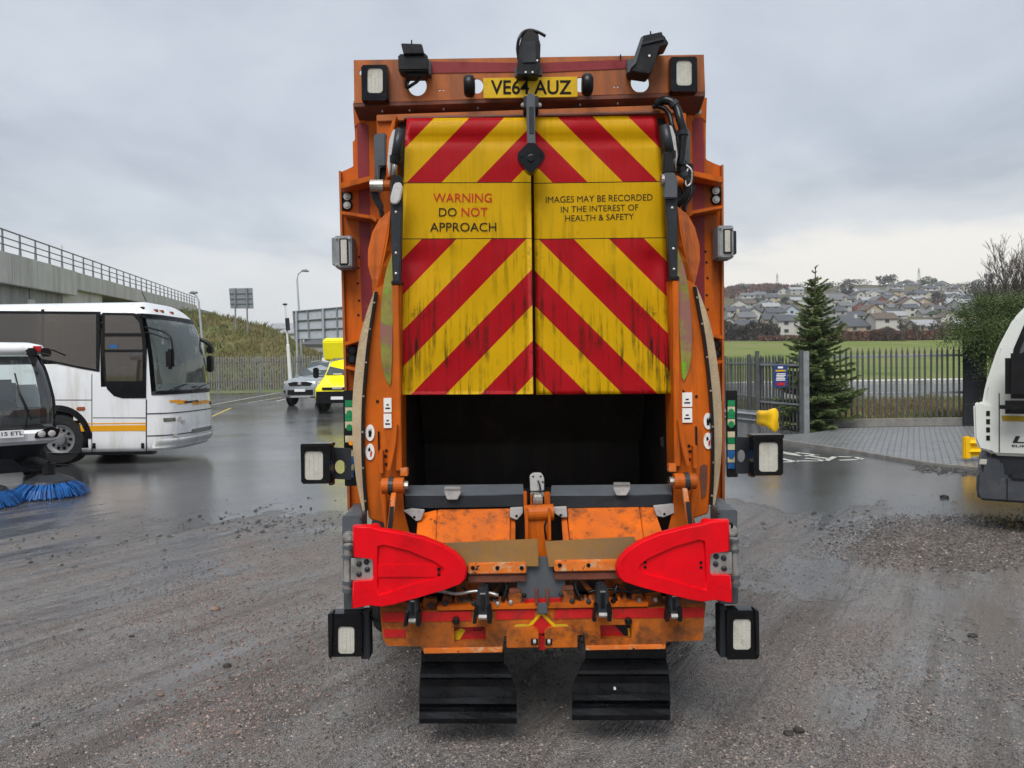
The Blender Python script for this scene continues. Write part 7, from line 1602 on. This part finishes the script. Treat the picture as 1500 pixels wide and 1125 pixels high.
# ---------------------------------------------------------------- sheds behind the left fence
def shed(px0, px1, yb, ye, yr, Y, wall, roof, label, cat='building'):
    a, b = P(px0, ye, Y), P(px1, ye, Y); z0 = .3; zr = P(px0, yr, Y+10).z; o = thing('warehouse', label, cat, ((a.x+b.x)/2, Y, z0))
    add('wall', BX(a.x, b.x, Y, Y+20, z0-1, a.z), wall, o)
    add('roof', extr([[Vector((a.x-.4, Y-.4, a.z-.1)), Vector((a.x-.4, Y+10, zr)), Vector((a.x-.4, Y+20.4, a.z-.1)), Vector((a.x-.4, Y+20.4, a.z-.4)), Vector((a.x-.4, Y+10, zr-.3)), Vector((a.x-.4, Y-.4, a.z-.4))]], Vector((b.x-a.x+.8, 0, 0))), roof, o)
    n = 5
    for i in range(n): x = a.x+(b.x-a.x)*(i+.5)/n; add('window', BX(x-.8, x+.8, Y-.06, Y+.02, a.z-3, a.z-1.6), M['pane'], o)
shed(384, 432, 500, 481, 474, 210, WM['grey'], RM['pale'], 'distant shed with a pale metal roof behind the embankment'); shed(406, 470, 520, 487, 480, 170, WM['white'], RM['pale'], 'long low white shed behind the white pole'); shed(440, 540, 520, 503, 497, 130, WM['grey'], RM['slate'], 'dark low building behind the framed sign posts')
for k, (px, py, w, h, lab) in enumerate(((372, 500, 26, 22, 'brown bare bush behind the embankment foot'), (400, 492, 14, 20, 'bare tree in front of the distant pale roof'), (455, 520, 34, 20, 'rusty brown bush behind the white pole'))):
    Yk = 150; b = P(px, py, Yk); 
    bare_tree(lab, (b.x, Yk, .6), max(3.0, (b.z-.6)+h*Yk/FPX), 1.0, 70+k, 5, multi=3, r0=.12, minr=.03)
# ---------------------------------------------------------------- loose grit and stones on the yard
def stones(name, n, posf, smin, smax, m, label, seed):
    rnd = random.Random(seed); bm = bmesh.new()
    for i in range(n):
        x, y = posf(rnd); s = smin+(smax-smin)*rnd.random()**3; z = yard_z(x, y)
        ax = [Vector((s*rnd.uniform(.7, 1.4), rnd.uniform(-.3, .3)*s, 0)), Vector((rnd.uniform(-.3, .3)*s, s*rnd.uniform(.7, 1.4), 0)), Vector((0, 0, s*rnd.uniform(.4, .9)))]
        R_ = Matrix.Rotation(rnd.uniform(0, 6.28), 3, 'Z'); c = Vector((x, y, z+s*.15))
        v = [bm.verts.new(c+R_ @ (q*k)) for q in ax for k in (1, -1)]
        for a, b, d in ((0, 2, 4), (2, 1, 4), (1, 3, 4), (3, 0, 4)): bm.faces.new((v[a], v[b], v[d]))
    return tag(add(name, bm, M[m] if isinstance(m, str) else m), label, kind='stuff')
def grit_mat(name, stops):
    m = bpy.data.materials.new(name); m.use_nodes = True; t = m.node_tree; L = t.links.new; b = t.nodes['Principled BSDF']
    gi = N(t, 'ShaderNodeNewGeometry'); r = ramp(t, stops); L(gi.outputs['Random Per Island'], r.inputs[0]); L(r.outputs[0], b.inputs['Base Color']); b.inputs['Roughness'].default_value = .5; return m
GM = grit_mat('loose_grit', [(0, (.035, .033, .033)), (.4, (.09, .083, .078)), (.75, (.15, .12, .105)), (.93, (.26, .22, .20)), (1, (.30, .24, .20))])
GB = grit_mat('brown_grit', [(0, (.02, .018, .016)), (.5, (.07, .056, .047)), (.88, (.12, .095, .08)), (1, (.26, .24, .22))])
GD = grit_mat('black_grit', [(0, (.015, .015, .016)), (.7, (.04, .038, .037)), (1, (.09, .08, .075))])
def near_pos(rnd):
    while True:
        px = rnd.uniform(-40, 1540); py = 720+420*rnd.random()**.8
        g = GF(px, py); d = .5+.9*mnoise.noise((g[0]*.8, g[1]*.8, 2))+.5*mnoise.noise((g[0]*2.6, g[1]*2.6, 6))
        if rnd.random() < d: return g
def GF(px, py):
    d = ray(px, py); t = -CAM.z/d.z; return (d.x*t, d.y*t)
stones('loose_grit', 52000, near_pos, .0016, .011, GM, 'fine loose grit scattered over the near yard', 1)
def brown_pos(rnd):
    while True:
        px = rnd.uniform(1170, 1560); py = rnd.uniform(752, 850); k = ((px-1400)/200)**2+((py-795)/44)**2
        if rnd.random() < 1.15-k: return GF(px, py)
stones('gravel_patch', 13000, brown_pos, .004, .018, GB, 'brown gravel patch lying in front of the white lorry', 2)
def left_pos(rnd):
    a, b = ((390, 790), (300, 930)) if rnd.random() < .5 else ((480, 900), (250, 1080)); u = rnd.random(); return GF(a[0]+(b[0]-a[0])*u+rnd.gauss(0, 70), a[1]+(b[1]-a[1])*u+rnd.gauss(0, 26))
stones('reddish_grit', 7000, left_pos, .002, .013, grit_mat('reddish_grit', [(0, (.06, .04, .035)), (.6, (.16, .10, .08)), (1, (.27, .19, .16))]), 'reddish grit drift on the left foreground', 5)
def strew_pos(rnd):
    c = rnd.choice(((420, 762, 60, 12), (380, 768, 70, 8), (1230, 770, 70, 10), (120, 800, 120, 14))); return GF(rnd.gauss(c[0], c[2]), rnd.gauss(c[1], c[3]))
stones('black_grit', 420, strew_pos, .008, .035, GD, 'dark grit lumps strewn across the wet tarmac', 6)
def edge_pos(rnd):
    u = rnd.random(); return GF(1350+150*u+rnd.gauss(0, 8), 684+10*u+rnd.gauss(0, 3.5))
stones('kerbside_gravel', 2200, edge_pos, .012, .04, GD, 'dark gravel heaped along the end of the kerb', 8)
# a few stones big enough to pick out
for k, (px, py, s, lab) in enumerate(((315, 893, .035, 'brown stone lying alone left of the refuse truck'), (333, 976, .024, 'small dark stone in the left foreground grit'), (232, 911, .017, 'reddish pebble in the left middle ground'), (193, 933, .016, 'dark pebble at the left edge of the wet patch'), (118, 922, .015, 'dark pebble near the left border'), (52, 1064, .016, 'dark pebble in the lower left corner'), (235, 1018, .018, 'pinkish flat stone in the lower left'), (1424, 932, .026, 'dark stone on the right foreground'), (1155, 1076, .022, 'left lump of the dark pair at lower right'), (1170, 1072, .024, 'right lump of the dark pair at lower right'), (1383, 729, .05, 'flat dark scrap on the wet tarmac by the lorry'))):
    x, y = GF(px, py); rnd = random.Random(k+90); bm = bmesh.new(); bmesh.ops.create_icosphere(bm, subdivisions=2, radius=s)
    for v in bm.verts: v.co = Vector((v.co.x*1.25, v.co.y, v.co.z*.62))*(1+.35*mnoise.noise(v.co/s*1.1+Vector((k*7, 0, 0)))); v.co += Vector((x, y, yard_z(x, y)+s*.3))
    tag(add('stone', bm, mat('stone_%d' % k, (.17, .12, .095) if 'pink' in lab or 'red' in lab or 'brown' in lab else (.035, .032, .03), .5, var=.4, vscale=60)), lab, 'stone')
# ---------------------------------------------------------------- damp air over the whole place
hm_ = bpy.data.materials.new('damp_air'); hm_.use_nodes = True; t_ = hm_.node_tree; t_.nodes.remove(t_.nodes['Principled BSDF'])
pv = N(t_, 'ShaderNodeVolumePrincipled'); pv.inputs['Color'].default_value = (.90, .93, .97, 1); pv.inputs['Density'].default_value = .0003; pv.inputs['Anisotropy'].default_value = 0.0
t_.links.new(pv.outputs[0], t_.nodes['Material Output'].inputs['Volume'])
tag(add('haze', BX(-5300, 5300, -5300, 5300, -2.5, 150), hm_), 'thin damp haze over the yard and hillside', kind='stuff')
